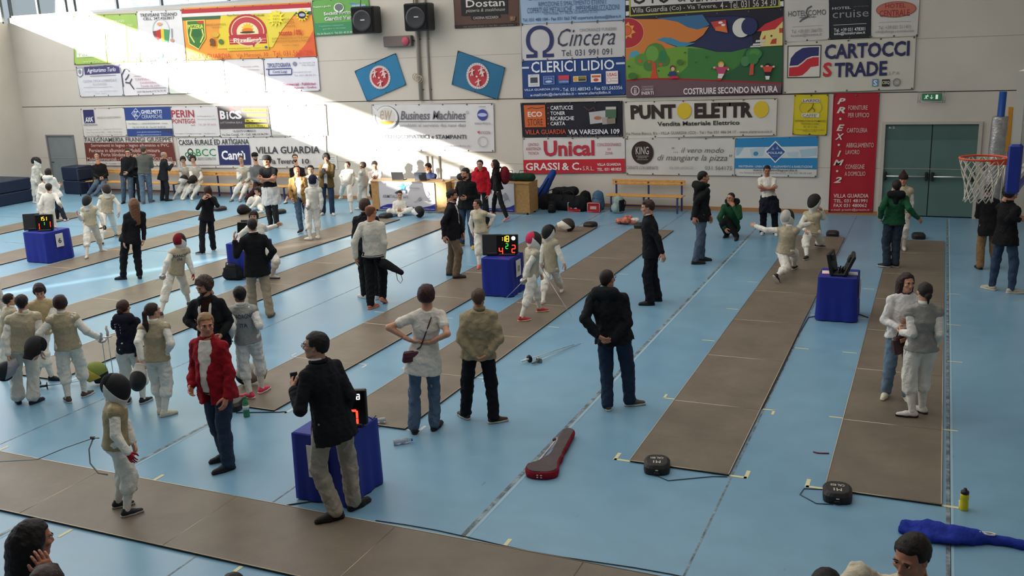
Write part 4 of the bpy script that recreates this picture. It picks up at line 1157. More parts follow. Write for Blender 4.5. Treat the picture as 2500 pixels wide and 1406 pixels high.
for i, (a, b) in enumerate(PX):
    k = SKEW.get(i, 0.0)
    def sh(x, y): return (x+k*(y-12)/10, y)
    sy = SY if i < 7 else [y-1.0*(i == 8) for y in SY]
    piste(PL[i], [[sh(a, sy[j]), sh(b, sy[j]), sh(b, sy[j+1]), sh(a, sy[j+1])] for j in range(len(sy)-1)])
xs = [-13.8, -11.92, -10.05, -8.18, -6.31, -4.44, -2.57, -0.70]
piste('near piste running across the bottom of the picture', [[(xs[j], 5.89), (xs[j], 6.94), (xs[j+1], 6.94), (xs[j+1], 5.89)] for j in range(len(xs)-1)])

# ------------------------------------------------------------------ scoring tables and machines
BLUE = mat('1a2a8c', 0.55, 0, 0.08, 5, 0.3, 5, 0.35)
PAPER = paint('d9d7d3')
def score_table(label, x0, y0, x1, y1, h, sheet=None):
    cx, cy, w, d = (x0+x1)/2, (y0+y1)/2, x1-x0, y1-y0
    t = thing('scoring_table', label, 'table', (cx, cy, 0), 0, 'blue draped scoring tables')
    top = MB().box((0, 0, h-0.02), (w, d, 0.04), BLUE, bev=0.012).build('table_top', t)
    # the hanging cloth: pleated skirt that flares a little
    n = 48; vs = []; fs = []
    per = 2*(w+d)
    for j in range(7):
        z = (h-0.01)*(1-j/6)+0.015*(j/6)
        for i in range(n):
            s = per*i/n
            if s < w: p = (-w/2+s, -d/2); nn = (0, -1)
            elif s < w+d: p = (w/2, -d/2+s-w); nn = (1, 0)
            elif s < 2*w+d: p = (w/2-(s-w-d), d/2); nn = (0, 1)
            else: p = (-w/2, d/2-(s-2*w-d)); nn = (-1, 0)
            f = 0.004+(j/6)*(0.018+0.012*math.sin(i*1.7+x0)+0.008*math.sin(i*0.6))
            vs.append((p[0]+nn[0]*f, p[1]+nn[1]*f, z))
    for j in range(6):
        for i in range(n): i2 = (i+1) % n; fs.append((j*n+i, (j+1)*n+i, (j+1)*n+i2, j*n+i2))
    MB().add(vs, fs, BLUE, True).build('table_skirt', t)
    LEGM = metal('9a9a9a', 0.4)
    for sx in (-1, 1):
        for sy in (-1, 1): MB().tube([(sx*(w/2-0.04), sy*(d/2-0.04), 0), (sx*(w/2-0.04), sy*(d/2-0.04), h-0.04)], 0.015, LEGM, 8).build('leg', t)
    if sheet:
        num, face = sheet
        R = Matrix.Identity(3); b = MB()
        if face == 'R':
            b.box((w/2+0.034, -0.0, h-0.22), (0.006, 0.20, 0.30), PAPER); vs, fs = text_geo(num, 0.02)
            b.add([(w/2+0.039, -0.045+0.09*a, h-0.29+0.12*c) for a, c in vs], fs, paint('2c2f3a'))
        else:
            b.box((0.0, -d/2-0.034, h-0.27), (0.24, 0.006, 0.34), PAPER); vs, fs = text_geo(num, 0.02)
            if vs: b.add([(-0.05+0.10*a, -d/2-0.039, h-0.33+0.12*c) for a, c in vs], fs, paint('2c2f3a'))
        b.build('number_sheet', t)
    return t
score_table('blue draped scoring table with sheet 6 at far left', -18.93, 14.98, -18.24, 15.65, 0.70, ('6', 'R'))
score_table('blue draped scoring table with a black bag leaning at its foot', -13.12, 14.98, -12.50, 15.65, 0.70)
score_table('blue draped scoring table with sheet 10 beside two close fencers', -7.37, 15.0, -6.82, 15.62, 0.70, ('10', 'R'))
score_table('blue draped scoring table with two upright tilted panels, between the two right pistes', -1.58, 15.0, -1.01, 15.62, 0.71, ('13', 'R'))
score_table('blue draped scoring table behind the man in the navy blazer at the front', -5.71, 7.15, -5.09, 7.76, 0.72, ('1', 'F'))
SEG = {'0': 'abcdef', '1': 'bc', '2': 'abged', '3': 'abgcd', '4': 'fgbc', '5': 'afgcd', '6': 'afgedc', '7': 'abc', '8': 'abcdefg', '9': 'abcfgd'}
def digit(b, ch, x, z, w, h, y, m, th=None):
    th = th or w*0.2
    P = {'a': (0, h/2, 1), 'd': (0, -h/2, 1), 'g': (0, 0, 1), 'b': (w/2, h/4, 0), 'c': (w/2, -h/4, 0), 'f': (-w/2, h/4, 0), 'e': (-w/2, -h/4, 0)}
    for s in SEG.get(ch, ''):
        px, pz, hor = P[s]
        b.box((x+px, y, z+pz), (w*0.9 if hor else th, 0.006, th if hor else h*0.45), m)
YEL, RED, GRN, WHT = glow('ffb020', 5), glow('ff2a18', 6), glow('30d040', 3), glow('ffffff', 5)
MK = plastic('141416', 0.4); MK2 = plastic('232326', 0.55)
def machine(label, loc, rz, tilt, digits, side_panel=None, lamps=()):
    """scoring apparatus: a sloping black display on a foot; digits = (text, x, z, w, h, material)"""
    t = thing('scoring_machine', label, 'scoring machine', loc, rz, 'scoring machines')
    R = Matrix.Rotation(tilt, 3, 'X')
    hb = MB().box(R @ Vector((0, 0, 0.19))+Vector((0, 0, 0.01)), (0.40, 0.07, 0.36), MK, R, bev=0.012)
    hb.build('housing', t)
    MB().box((0, 0.03, 0.02), (0.30, 0.16, 0.04), MK2, bev=0.01).build('foot', t)
    fr = MB()
    fr.box(R @ Vector((0, -0.036, 0.20)), (0.37, 0.004, 0.33), plastic('08080a', 0.25), R); fr.build('display_glass', t)
    d = MB()
    for tx, x, z, w, h, m in digits:
        for k, ch in enumerate(tx):
            e = MB(); digit(e, ch, x+k*w*1.5, z, w, h, -0.042, m); d.add([R @ Vector(v) for v in e.v], e.f, m)
            if ch == ':':
                for dz in (-h*0.2, h*0.2): d.box(R @ Vector((x+k*w*1.5, -0.042, z+dz)), (w*0.3, 0.006, w*0.3), m, R)
    if d.f: d.build('digits', t)
    for x, z, m in lamps:
        MB().ell((0, 0, 0), (0.035, 0.02, 0.035), m, T=Matrix.Translation(R @ Vector((x, -0.045, z)))).build('lamp', t)
    if side_panel:
        px, py, prz = side_panel
        Q = Matrix.Rotation(prz, 3, 'Z') @ R
        MB().box(Vector((px, py, 0)) + Q @ Vector((0, 0, 0.20)), (0.36, 0.025, 0.38), MK2, Q, bev=0.008).box((px, py+0.04, 0.03), (0.2, 0.12, 0.06), MK, bev=0.01).build('side_screen', t)
    cb = MB().tube([(0.1, 0.05, 0.03), (0.16, 0.14, 0.05), (0.22, 0.16, 0.0), (0.24, 0.26, 0.0)], 0.006, MK, 6); cb.build('cable', t)
    return t
machine('black scoring machine lit 1 51 in yellow, on the table with sheet 6', (-18.48, 15.20, 0.70), 0.45, -0.15,
        [('1', -0.06, 0.28, 0.035, 0.08, YEL), ('5', 0.0, 0.28, 0.035, 0.08, YEL), ('1', 0.055, 0.28, 0.035, 0.08, YEL), ('1', -0.13, 0.11, 0.05, 0.13, RED), ('1', 0.12, 0.15, 0.05, 0.13, RED), ('1', 0.0, 0.17, 0.03, 0.07, GRN)], (-0.34, 0.12, 0.15))
machine('black scoring machine lit 4 and 2 in red, on the table with sheet 10', (-6.99, 15.30, 0.70), 0.30, -0.15,
        [(':', -0.075, 0.30, 0.045, 0.09, YEL), ('1', -0.06, 0.30, 0.045, 0.09, YEL), ('8', 0.01, 0.30, 0.05, 0.10, YEL), ('2', 0.0, 0.17, 0.04, 0.09, GRN), ('4', -0.11, 0.08, 0.06, 0.13, RED), ('2', 0.12, 0.12, 0.06, 0.13, RED)], (-0.27, -0.02, 0.0), [(0.12, 0.31, WHT)])
machine('black scoring machine glowing red half hidden by the navy blazer, front table', (-5.24, 7.46, 0.72), 0.42, -0.1,
        [('0', 0.05, 0.09, 0.10, 0.16, RED), ('8', 0.02, 0.31, 0.03, 0.05, WHT), ('8', 0.07, 0.31, 0.03, 0.05, WHT), ('8', 0.12, 0.31, 0.03, 0.05, WHT)])
machine('black scoring machine held by the man in the blazer with the raised hand', (-12.88, 15.36, 0.70), 0.35, -0.25,
        [('8', 0.14, 0.10, 0.05, 0.09, RED)], (-0.02, 0.20, 0.0))
# open machine with two tilted panels on the table between the right pistes
t = thing('scoring_machine', 'opened black scoring machine with two tilted panels seen edge on', 'scoring machine', (-1.29, 15.22, 0.71), 0.0, 'scoring machines')
for s, lean in ((-1, 0.20), (1, -0.42)):
    R = Matrix.Rotation(-lean, 3, 'Y') @ Matrix.Rotation(0.12*s, 3, 'Z')
    MB().box(Vector((s*0.075, 0, 0.02)) + R @ Vector((0, 0, 0.17)), (0.055, 0.36, 0.34), MK, R, bev=0.012).build('display_panel', t)
    MB().box(Vector((s*0.075-0.035*s, -0.05, 0.02)) + R @ Vector((0, 0, 0.27)), (0.05, 0.12, 0.10), MK2, R, bev=0.01).build('speaker_box', t)
    MB().box(Vector((s*0.105, 0, 0.03)) + R @ Vector((0, 0, 0.10)), (0.004, 0.25, 0.10), glow('ff5040', 2.5), R).build('digits', t)
b = MB().box((0, 0, 0.02), (0.22, 0.3, 0.04), MK2, bev=0.01)
for k in range(5): b.tube([(random.uniform(-0.08, 0.08), -0.12+0.05*k, 0.04), (random.uniform(-0.06, 0.06), -0.1+0.04*k, 0.12), (random.uniform(-0.08, 0.08), -0.08+0.05*k, 0.06)], 0.009, MK, 6)
b.build('cable_bundle', t)
for lab, x in (('white paper slip on the left of the opened scoring machine', -1.48), ('white paper slip on the right of the opened scoring machine', -1.09)):
    tag(MB().box((x, 15.30, 0.714), (0.14, 0.20, 0.004), PAPER, Matrix.Rotation(0.1, 3, 'Z')).build('paper_sheet'), lab, 'paper')
# ------------------------------------------------------------------ reels
def rounded(w, d, r, n=4):
    pts = []
    for cx, cy, a0 in ((w/2-r, d/2-r, 0), (-w/2+r, d/2-r, PI/2), (-w/2+r, -d/2+r, PI), (w/2-r, -d/2+r, 3*PI/2)):
        for i in range(n+1): a = a0+PI/2*i/n; pts.append((cx+r*math.cos(a), cy+r*math.sin(a)))
    return pts
def loft(b, polys, m, smooth=False):
    n = len(polys[0][0]); vs = [(x, y, z) for p, z in polys for x, y in p]; fs = []
    for j in range(len(polys)-1):
        for i in range(n): i2 = (i+1) % n; fs.append((j*n+i, j*n+i2, (j+1)*n+i2, (j+1)*n+i))
    fs.append(tuple(range(n-1, -1, -1))); fs.append(tuple((len(polys)-1)*n+i for i in range(n)))
    return b.add(vs, fs, m, smooth)
def reel(label, x, y, rz, txt=None, s=1.0, cord=None):
    t = thing('cable_reel', label, 'cable reel', (x, y, 0), rz, 'black cable reels at the piste ends')
    b = MB(); loft(b, [(rounded(0.26*s, 0.30*s, 0.08*s), 0.0), (rounded(0.27*s, 0.31*s, 0.085*s), 0.03), (rounded(0.27*s, 0.31*s, 0.085*s), 0.075), (rounded(0.23*s, 0.27*s, 0.08*s), 0.105), (rounded(0.21*s, 0.25*s, 0.075*s), 0.112)], plastic('1d1b1c', 0.5)); b.build('reel_case', t)
    MB().box((0, -0.16*s, 0.03), (0.06, 0.03, 0.03), plastic('0f0f10'), bev=0.006).build('cable_outlet', t)
    MB().box((0.0, -0.157*s, 0.06), (0.03, 0.004, 0.012), paint('c9c5bd')).build('badge', t)
    if txt:
        b = MB()
        for k, (st, h, yy) in enumerate(txt):
            vs, fs = text_geo(st, 0.02); w = 0.075 if len(st) < 3 else 0.13
            b.add([(w*(0.5-a), yy-h*(c-0.5), 0.1135) for a, c in vs], fs, paint('cfc9b8'))
        b.build('lettering', t)
    if cord: tag(MB().tube(cord, 0.005, plastic('3a4a58'), 6).build('reel_cord'), 'thin dark cord looping from the near reel of the ' + ('second piste' if x < -1 else 'far right piste'), 'cord')
    return t
reel('near black reel with white M1 lettering, second piste from the right', -2.48, 8.97, 0.25, [('M1', 0.06, -0.055), ('CAL 801', 0.045, 0.04)], 1.0, [(-2.42, 8.80, 0.006), (-2.3, 8.74, 0.006), (-2.1, 8.86, 0.006), (-1.9, 8.98, 0.006), (-1.76, 9.02, 0.006)])
reel('near black reel with white M1 lettering, piste at the far right', -0.68, 8.92, 0.12, [('M1', 0.06, -0.055), ('CAL 820', 0.045, 0.04)], 1.0, [(-0.70, 8.75, 0.006), (-0.85, 8.72, 0.006), (-1.02, 8.86, 0.006), (-1.0, 9.0, 0.006), (-0.83, 9.04, 0.006)])
reel('black reel at the far end of the second piste from the right', -2.02, 21.78, 3.2)
reel('black reel at the far end of the piste by the double door', -0.27, 21.92, 3.3)
reel('black reel beside the white mask at a far piste end', -7.66, 21.72, 3.0, None, 1.1)
reel('black reel at the far piste end nearest the dark suited woman', -19.3, 21.95, 2.9, None, 1.2)
reel('black reel by the feet of the man in the black cap', -17.06, 21.85, 2.9, None, 1.1)
reel('black reel near the cross legged boy', -13.55, 21.85, 2.9, None, 1.15)
reel('black reel at the near piste end by the green water bottle', -8.05, 8.98, 0.3)
reel('small brown reel at the far end of the piste with the dark suited young man', -6.45, 21.85, 3.0, None, 0.9)
# loose cords on the floor
def cord(label, pts, r=0.005, c='2c3640'): tag(MB().tube(pts, r, plastic(c), 6).build('floor_cord'), label, 'cord')
def wig(x0, y0, x1, y1, n=14, a=0.05): return [(x0+(x1-x0)*i/n+a*math.sin(i*1.3), y0+(y1-y0)*i/n+a*math.cos(i*0.9)*0.5, 0.006) for i in range(n+1)]
cord('dark cord along the upper edge of the near piste', [(-4.7+0.32*i, 7.0+0.03*math.sin(i*0.9), 0.006) for i in range(16)])
cord('dark cord from the front table to the near piste', wig(-5.5, 7.15, -5.72, 6.97, 5, 0.01), 0.008)
cord('cord from the left of the table with two tilted panels', wig(-1.63, 15.2, -1.72, 15.1, 6, 0.01)+[(-1.74, 14.0, 0.006), (-1.73, 12.5, 0.006), (-1.74, 11.0, 0.006)], 0.008)
cord('cord from the right of the table with two tilted panels', [(-0.98, 15.5, 0.006), (-0.9, 15.42, 0.006), (-0.84, 15.36, 0.006)], 0.01)
cord('dark cord trailing past the green water bottle', [(-7.9, 8.85, 0.006), (-7.7, 8.93, 0.006), (-7.5, 9.0, 0.006), (-7.3, 9.08, 0.006)], 0.008)
cord('red and blue body wire dropped on the floor between right pistes', [(-1.02, 9.92, 0.006), (-0.98, 9.90, 0.008), (-0.93, 9.91, 0.006), (-0.86, 9.93, 0.006)], 0.009, '7a3540')
# ------------------------------------------------------------------ bottles
def bottle(name, label, loc, body, cap, h, r, rot=None, clear=False, rz=0):
    t = thing(name, label, 'bottle', loc, rz)
    if rot: t.rotation_euler = rot
    bm = mat(body, 0.15 if clear else 0.35, 0, 0.05, 10, 0.0, 60, 0.6)
    if clear: bm.node_tree.nodes['Principled BSDF'].inputs['Transmission Weight'].default_value = 0.55
    prof = [(r*0.9, 0), (r, 0.01), (r, h*0.25), (r*0.86, h*0.33), (r*0.86, h*0.40), (r, h*0.48), (r, h*0.66), (r*0.75, h*0.78), (r*0.42, h*0.88), (r*0.40, h*0.93)]
    MB().lathe(prof, bm, 18).build('bottle_body', t)
    MB().lathe([(r*0.46, h*0.92), (r*0.46, h*0.985), (r*0.40, h)], plastic(cap), 14).build('cap', t)
    return t
b = bottle('water_bottle', 'green plastic bottle with green cap on the floor by the pink shoes', (-7.69, 8.8, 0), '3f9a68', '1f7a3a', 0.27, 0.040, None, True)
MB().lathe([(0.0405, 0.10), (0.0405, 0.155)], paint('c8d0c8'), 18).build('paper_label', b)
bottle('water_bottle', 'clear crumpled bottle lying on the end of a piste', (-5.88, 9.14, PTH+0.034), 'c9cdd0', 'd8dce0', 0.20, 0.034, (PI/2*0.98, 0, -0.9), True)
bottle('water_bottle', 'clear bottle with blue cap lying on the blue floor by the front table', (-5.46, 8.62, 0.034), 'b9c0d0', '3a58b0', 0.22, 0.035, (PI/2, 0, 2.3), True)
t = thing('sports_bottle', 'yellow sports bottle with black lid standing at the right piste corner', 'bottle', (0.43, 9.05, 0))
MB().lathe([(0.036, 0), (0.038, 0.01), (0.038, 0.08), (0.034, 0.095), (0.038, 0.11), (0.038, 0.15), (0.034, 0.165)], plastic('d6c71c', 0.4), 20).build('bottle_body', t)
MB().lathe([(0.036, 0.163), (0.036, 0.185), (0.026, 0.195), (0.016, 0.20), (0.014, 0.215)], plastic('1d1b22'), 18).build('lid', t)
# ------------------------------------------------------------------ foils, masks and bags on the floor
STEEL = metal('b9bcc0', 0.3)
def foil(label, p, q, grip='c9c7c2', guard='b4b6ba', name='foil', blade='aab0b6'):
    """p = hand end, q = tip"""
    p, q = Vector(p), Vector(q); d = (q-p).normalized(); L = (q-p).length
    t = bpy.data.objects.new(name, None); COL.objects.link(t); t.location = p; t.rotation_mode = 'QUATERNION'; t.rotation_quaternion = d.to_track_quat('Z', 'Y')
    tag(t, label, 'foil', None)
    MB().tube([(0, 0, 0), (0, 0, L)], [0.006, 0.0035], metal(blade, 0.35), 6).build('blade', t)
    MB().lathe([(0.012, 0.0), (0.045, 0.004), (0.058, 0.018), (0.054, 0.018), (0.012, 0.008)], metal(guard, 0.3), 20).build('guard', t)
    MB().tube([(0, 0, 0.0), (0.008, 0, -0.05), (-0.004, 0, -0.10), (0.006, 0, -0.14)], [0.016, 0.018, 0.016, 0.012], plastic(grip), 8).build('grip', t)
    return t
foil('foil with black guard lying on the blue floor, left of the pair', (-5.12, 11.78, 0.05), (-4.78, 12.72, 0.01), 'd8d6d0', '2a2a2e', 'foil', 'd2ccc0')
foil('foil with small silver guard lying on the blue floor, right of the pair', (-4.98, 11.80, 0.03), (-4.70, 12.80, 0.01), '6a6a6a', '8a8a8c', 'foil', 'd2ccc0')
foil('foil with dark grip lying on the floor in front of the left group', (-11.1, 8.74, 0.05), (-10.6, 9.40, 0.01), '2a3048', '3a3a44')
foil('foil lying beside the clothes pile, left one', (-6.98, 22.3, 0.05), (-7.5, 21.9, 0.02), '30383c', '70767a')
foil('foil lying in front of the clothes pile', (-6.5, 22.45, 0.04), (-7.1, 21.55, 0.02), '30383c', '70767a')
# ------------------------------------------------------------------ benches
def bench(label, x0, x1, y, rz=0.0, rail='d29a50', group='orange slatted benches along the back wall', extra_leg=True):
    w = x1-x0
    t = thing('bench', label, 'bench', ((x0+x1)/2, y, 0), rz, group)
    WD = wood(rail); LG = paint('2a3468')
    for k, z in enumerate((0.775, 0.70)):
        MB().box((0, 0.12, z), (w, 0.025, 0.065), WD, bev=0.008).build('back_slat', t)
    for k in range(3): MB().box((0, -0.31+0.125*k, 0.43), (w+0.06, 0.11, 0.03), WD, bev=0.008).build('seat_slat', t)
    for x in (-w/2+0.1, 0.0, w/2-0.1):
        MB().box((x, 0.15, 0.40), (0.04, 0.04, 0.80), LG).build('leg', t)
        MB().box((x, -0.32, 0.21), (0.04, 0.04, 0.41), LG).build('leg', t)
        MB().box((x, -0.08, 0.40), (0.035, 0.46, 0.03), LG).build('seat_bearer', t)
    MB().box((0, -0.085, 0.14), (w-0.2, 0.03, 0.03), LG).build('stretcher', t)
    b = MB()
    for x in (-w/2+0.1, 0, w/2-0.1): b.box((x, 0.10, 0.737), (0.03, 0.012, 0.05), metal('555a60', 0.5))
    b.build('bolts', t)['kind'] = 'stuff'
    return t
bench('empty orange bench right of the bag pile', -7.93, -5.95, 24.20)
bench('orange bench at far left with the man in black and orange seated', -26.7, -22.75, 24.25)
bench('empty orange bench under the dark blue bank square', -22.35, -20.35, 24.2)
bench('orange bench behind the bald man in the tan jacket', -19.9, -16.9, 24.2)

# ------------------------------------------------------------------ smooth solid modelling: blended fields meshed as one continuous surface
def nets(D, org, h):
    S = D < 0
    nx, ny, nz = D.shape
    offs = [(i, j, k) for i in (0, 1) for j in (0, 1) for k in (0, 1)]
    def cor(A, o): return A[o[0]:nx-1+o[0], o[1]:ny-1+o[1], o[2]:nz-1+o[2]]
    cnt = np.zeros((nx-1, ny-1, nz-1), np.int8)
    for o in offs: cnt += cor(S, o)
    mixed = (cnt > 0) & (cnt < 8)
    idx = np.full(mixed.shape, -1, np.int64); n = int(mixed.sum())
    if n == 0: return np.zeros((0, 3)), np.zeros((0, 4), int)
    idx[mixed] = np.arange(n)
    cells = np.argwhere(mixed)
    vals = {o: cor(D, o)[mixed] for o in offs}
    acc = np.zeros((n, 3)); num = np.zeros(n)
    for a in offs:
        for ax in range(3):
            if a[ax]: continue
            b = list(a); b[ax] = 1; b = tuple(b)
            da, db = vals[a], vals[b]
            c = (da < 0) != (db < 0)
            t = np.where(c, da/np.where(c, da-db, 1), 0)
            p = np.array(a, float)[None, :].repeat(n, 0); p[:, ax] += t
            acc[c] += p[c]; num[c] += 1
    V = org + h*(cells + acc/num[:, None])
    F = []
    for ax in range(3):
        u, v = (ax+1) % 3, (ax+2) % 3
        sl0 = [slice(1, None)]*3; sl1 = [slice(1, None)]*3
        A = [slice(1, d-1) for d in D.shape]; A[ax] = slice(0, D.shape[ax]-1)
        Bs = list(A); Bs[ax] = slice(1, D.shape[ax])
        s0, s1 = S[tuple(A)], S[tuple(Bs)]
        e = np.argwhere(s0 != s1)
        if not len(e): continue
        flip = s0[tuple(e.T)]
        e = e + np.array([0 if k == ax else 1 for k in range(3)])
        def g(du, dv):
            q = e.copy(); q[:, u] += du; q[:, v] += dv; return idx[tuple(q.T)]
        quad = np.stack([g(-1, -1), g(0, -1), g(0, 0), g(-1, 0)], 1)
        quad[~flip] = quad[~flip][:, ::-1]
        F.append(quad)
    F = np.concatenate(F)
    return V, F[(F >= 0).all(1)]
def nrm(v): v = np.asarray(v, float); return v/max(np.linalg.norm(v), 1e-9)
class Field:
    def __init__(s, lo, hi, h):
        s.h = h; s.lo = np.asarray(lo, float)-2*h
        n = np.maximum(4, np.ceil((np.asarray(hi, float)+2*h-s.lo)/h).astype(int)+1)
        s.D = np.full(n, 9.0, np.float32)
        s.ax = [s.lo[i]+h*np.arange(n[i]) for i in range(3)]
    def sub(s, lo, hi):
        sl = []
        for i in range(3):
            a = int(max(0, math.floor((lo[i]-s.lo[i])/s.h))); b = int(min(s.D.shape[i], math.ceil((hi[i]-s.lo[i])/s.h)+1))
            if b-a < 1: return None, None
            sl.append(slice(a, b))
        P = np.meshgrid(*[s.ax[i][sl[i]] for i in range(3)], indexing='ij')
        return tuple(sl), P
    def put(s, f, lo, hi, k=0.02, op='add'):
        m = k+2.5*s.h
        sl, P = s.sub(np.asarray(lo)-m, np.asarray(hi)+m)
        if sl is None: return
        d = f(*P); A = s.D[sl]
        if op == 'cut': A, d, sgn = -A, d, -1
        else: sgn = 1
        q = np.clip(0.5+0.5*(d-A)/max(k, 1e-5), 0, 1)
        s.D[sl] = sgn*(d*(1-q)+A*q-k*q*(1-q))
    def cap(s, a, b, ra, rb, k=0.02, op='add'):
        a, b = np.asarray(a, float), np.asarray(b, float); ba = b-a; L2 = max(ba @ ba, 1e-9); r = max(ra, rb)
        def f(X, Y, Z):
            t = np.clip(((X-a[0])*ba[0]+(Y-a[1])*ba[1]+(Z-a[2])*ba[2])/L2, 0, 1)
            return np.sqrt((X-a[0]-t*ba[0])**2+(Y-a[1]-t*ba[1])**2+(Z-a[2]-t*ba[2])**2)-(ra+(rb-ra)*t)
        s.put(f, np.minimum(a, b)-r, np.maximum(a, b)+r, k, op)
    def ell(s, c, r, k=0.02, op='add', R=None):
        c, r = np.asarray(c, float), np.asarray(r, float); m = r.max()
        def f(X, Y, Z):
            x, y, z = X-c[0], Y-c[1], Z-c[2]
            if R is not None:
                x, y, z = (R[0][0]*x+R[0][1]*y+R[0][2]*z, R[1][0]*x+R[1][1]*y+R[1][2]*z, R[2][0]*x+R[2][1]*y+R[2][2]*z)
            k0 = np.sqrt((x/r[0])**2+(y/r[1])**2+(z/r[2])**2); k1 = np.sqrt((x/r[0]**2)**2+(y/r[1]**2)**2+(z/r[2]**2)**2)
            return k0*(k0-1)/np.maximum(k1, 1e-6)
        e = r if R is None else np.array([m, m, m])
        s.put(f, c-e, c+e, k, op)
    def spine(s, A, B, xa, xb, prof, infl, k=0.03, t0=0, t1=1, belly=0.0):
        """elliptical trunk from A to B; prof rows: t, rx, ry; xa/xb = sideways directions at the ends"""
        A, B = np.asarray(A, float), np.asarray(B, float); d = B-A; L = np.linalg.norm(d); u = d/L
        pt = np.array(prof); m = pt[:, 1].max()+infl
        def f(X, Y, Z):
            x, y, z = X-A[0], Y-A[1], Z-A[2]
            w = (x*u[0]+y*u[1]+z*u[2])/L
            tc = np.clip(w, t0, t1); wt = np.clip(w, 0, 1)
            sx = [xa[i]*(1-wt)+xb[i]*wt for i in range(3)]
            dot = sx[0]*u[0]+sx[1]*u[1]+sx[2]*u[2]; sx = [sx[i]-dot*u[i] for i in range(3)]
            n = np.sqrt(sx[0]**2+sx[1]**2+sx[2]**2); sx = [q/n for q in sx]
            fy = [u[1]*sx[2]-u[2]*sx[1], u[2]*sx[0]-u[0]*sx[2], u[0]*sx[1]-u[1]*sx[0]]
            p = x*sx[0]+y*sx[1]+z*sx[2]; q = x*fy[0]+y*fy[1]+z*fy[2]
            rx = np.interp(tc, pt[:, 0], pt[:, 1])+infl; ry = np.interp(tc, pt[:, 0], pt[:, 2])+infl
            if belly: q = q-np.where(q > 0, 1, 0)*0; ry = ry+belly*np.where(q > 0, np.exp(-((tc-0.28)/0.26)**2), 0)
            g = (np.sqrt((p/rx)**2+(q/ry)**2)-1)*np.minimum(rx, ry)
            e = (w-tc)*L
            return np.where(np.abs(e) > 1e-6, np.sqrt(np.maximum(g, 0)**2+e**2)+np.minimum(g, 0)*0, g)
        e0, e1 = A+d*t0, A+d*t1
        s.put(f, np.minimum(e0, e1)-m, np.maximum(e0, e1)+m, k)
    def clip(s, p, n):
        """keep the side n points away from"""
        n = nrm(n)
        X, Y, Z = np.meshgrid(*s.ax, indexing='ij')
        s.D = np.maximum(s.D, ((X-p[0])*n[0]+(Y-p[1])*n[1]+(Z-p[2])*n[2]).astype(np.float32))
    def folds(s, amp, freq, seed=0):
        r = np.random.default_rng(seed)
        X, Y, Z = np.meshgrid(*s.ax, indexing='ij'); w = 0
        for i in range(4):
            d = r.normal(size=3); d[2] *= 0.55; d /= np.linalg.norm(d); ph = r.uniform(0, 6.28)
            f = freq*r.uniform(0.6, 1.7)
            w = w+np.sin((X*d[0]+Y*d[1]+Z*d[2])*f+ph+1.2*np.sin((X*d[1]-Y*d[2]+Z*d[0])*f*0.6))*r.uniform(0.5, 1)
        if amp > 0.0025 and s.h < 0.016:
            for i in range(3):
                q = r.normal(size=3); q[2] *= 0.8; q /= np.linalg.norm(q); g = freq*r.uniform(2.2, 3.2)
                w = w+0.42*np.sin((X*q[0]+Y*q[1]+Z*q[2])*g+r.uniform(0, 6.28)+1.6*np.sin((X*q[2]+Y*q[0]-Z*q[1])*g*0.45))
        s.D = s.D+(amp*w/2).astype(np.float32)
    def mesh(s):
        V, F = nets(s.D, s.lo, s.h)
        return V, F
# ---- head, drawn once at adult size (height 0.23 m, centre at the origin, facing +Y)
def make_head(h, fem=False):
    f = Field((-0.1, -0.13, -0.17), (0.1, 0.14, 0.14), h)
    j = 0.92 if fem else 1.0
    f.ell((0, -0.012, 0.030), (0.074, 0.094, 0.084), 0.01)
    f.ell((0, 0.028, -0.040), (0.057*j, 0.064, 0.068), 0.035)
    f.ell((0, 0.062, -0.092), (0.026*j, 0.024, 0.020), 0.025)
    f.cap((-0.05*j, 0.0, -0.06), (-0.02, 0.055, -0.092), 0.018, 0.016, 0.03); f.cap((0.05*j, 0.0, -0.06), (0.02, 0.055, -0.092), 0.018, 0.016, 0.03)
    for s in (-1, 1):
        f.ell((s*0.031, 0.092, 0.012), (0.019, 0.014, 0.012), 0.014, 'cut')
        f.cap((s*0.014, 0.083, 0.030), (s*0.046, 0.074, 0.031), 0.008, 0.007, 0.014)
        f.ell((s*0.046, 0.064, -0.018), (0.020, 0.018, 0.016), 0.02)
        f.ell((s*0.076, -0.006, -0.002), (0.008, 0.019, 0.031), 0.006)
        f.ell((s*0.082, -0.001, -0.002), (0.006, 0.009, 0.016), 0.005, 'cut')
    f.cap((0, 0.082, 0.018), (0, 0.104, -0.024), 0.008, 0.012, 0.012)
    for s in (-1, 1): f.ell((s*0.011, 0.094, -0.030), (0.009, 0.010, 0.008), 0.008)
    f.ell((0, 0.084, -0.053), (0.024, 0.010, 0.006), 0.006); f.ell((0, 0.082, -0.064), (0.020, 0.011, 0.007), 0.006)
    f.ell((0, 0.096, -0.0585), (0.026, 0.008, 0.0018), 0.003, 'cut')
    f.cap((0, -0.022, -0.04), (0, -0.030, -0.16), 0.052*j, 0.055*j, 0.03)
    f.clip((0, 0, -0.158), (0, 0, -1))
    return f.mesh()
def small_ell(c, r, seg=10, rings=6, rot=None):
    vs = []; fs = []
    for i in range(rings+1):
        a = PI*i/rings
        for k in range(seg):
            q = 2*PI*k/seg; vs.append((r[0]*math.sin(a)*math.cos(q), r[1]*math.sin(a)*math.sin(q), -r[2]*math.cos(a)))
    for i in range(rings):
        for k in range(seg): k2 = (k+1) % seg; fs.append((i*seg+k, i*seg+k2, (i+1)*seg+k2, (i+1)*seg+k))
    V = np.array(vs)
    if rot is not None: V = V @ np.array(rot).T
    return V+np.array(c), np.array(fs)
HEADS = {}
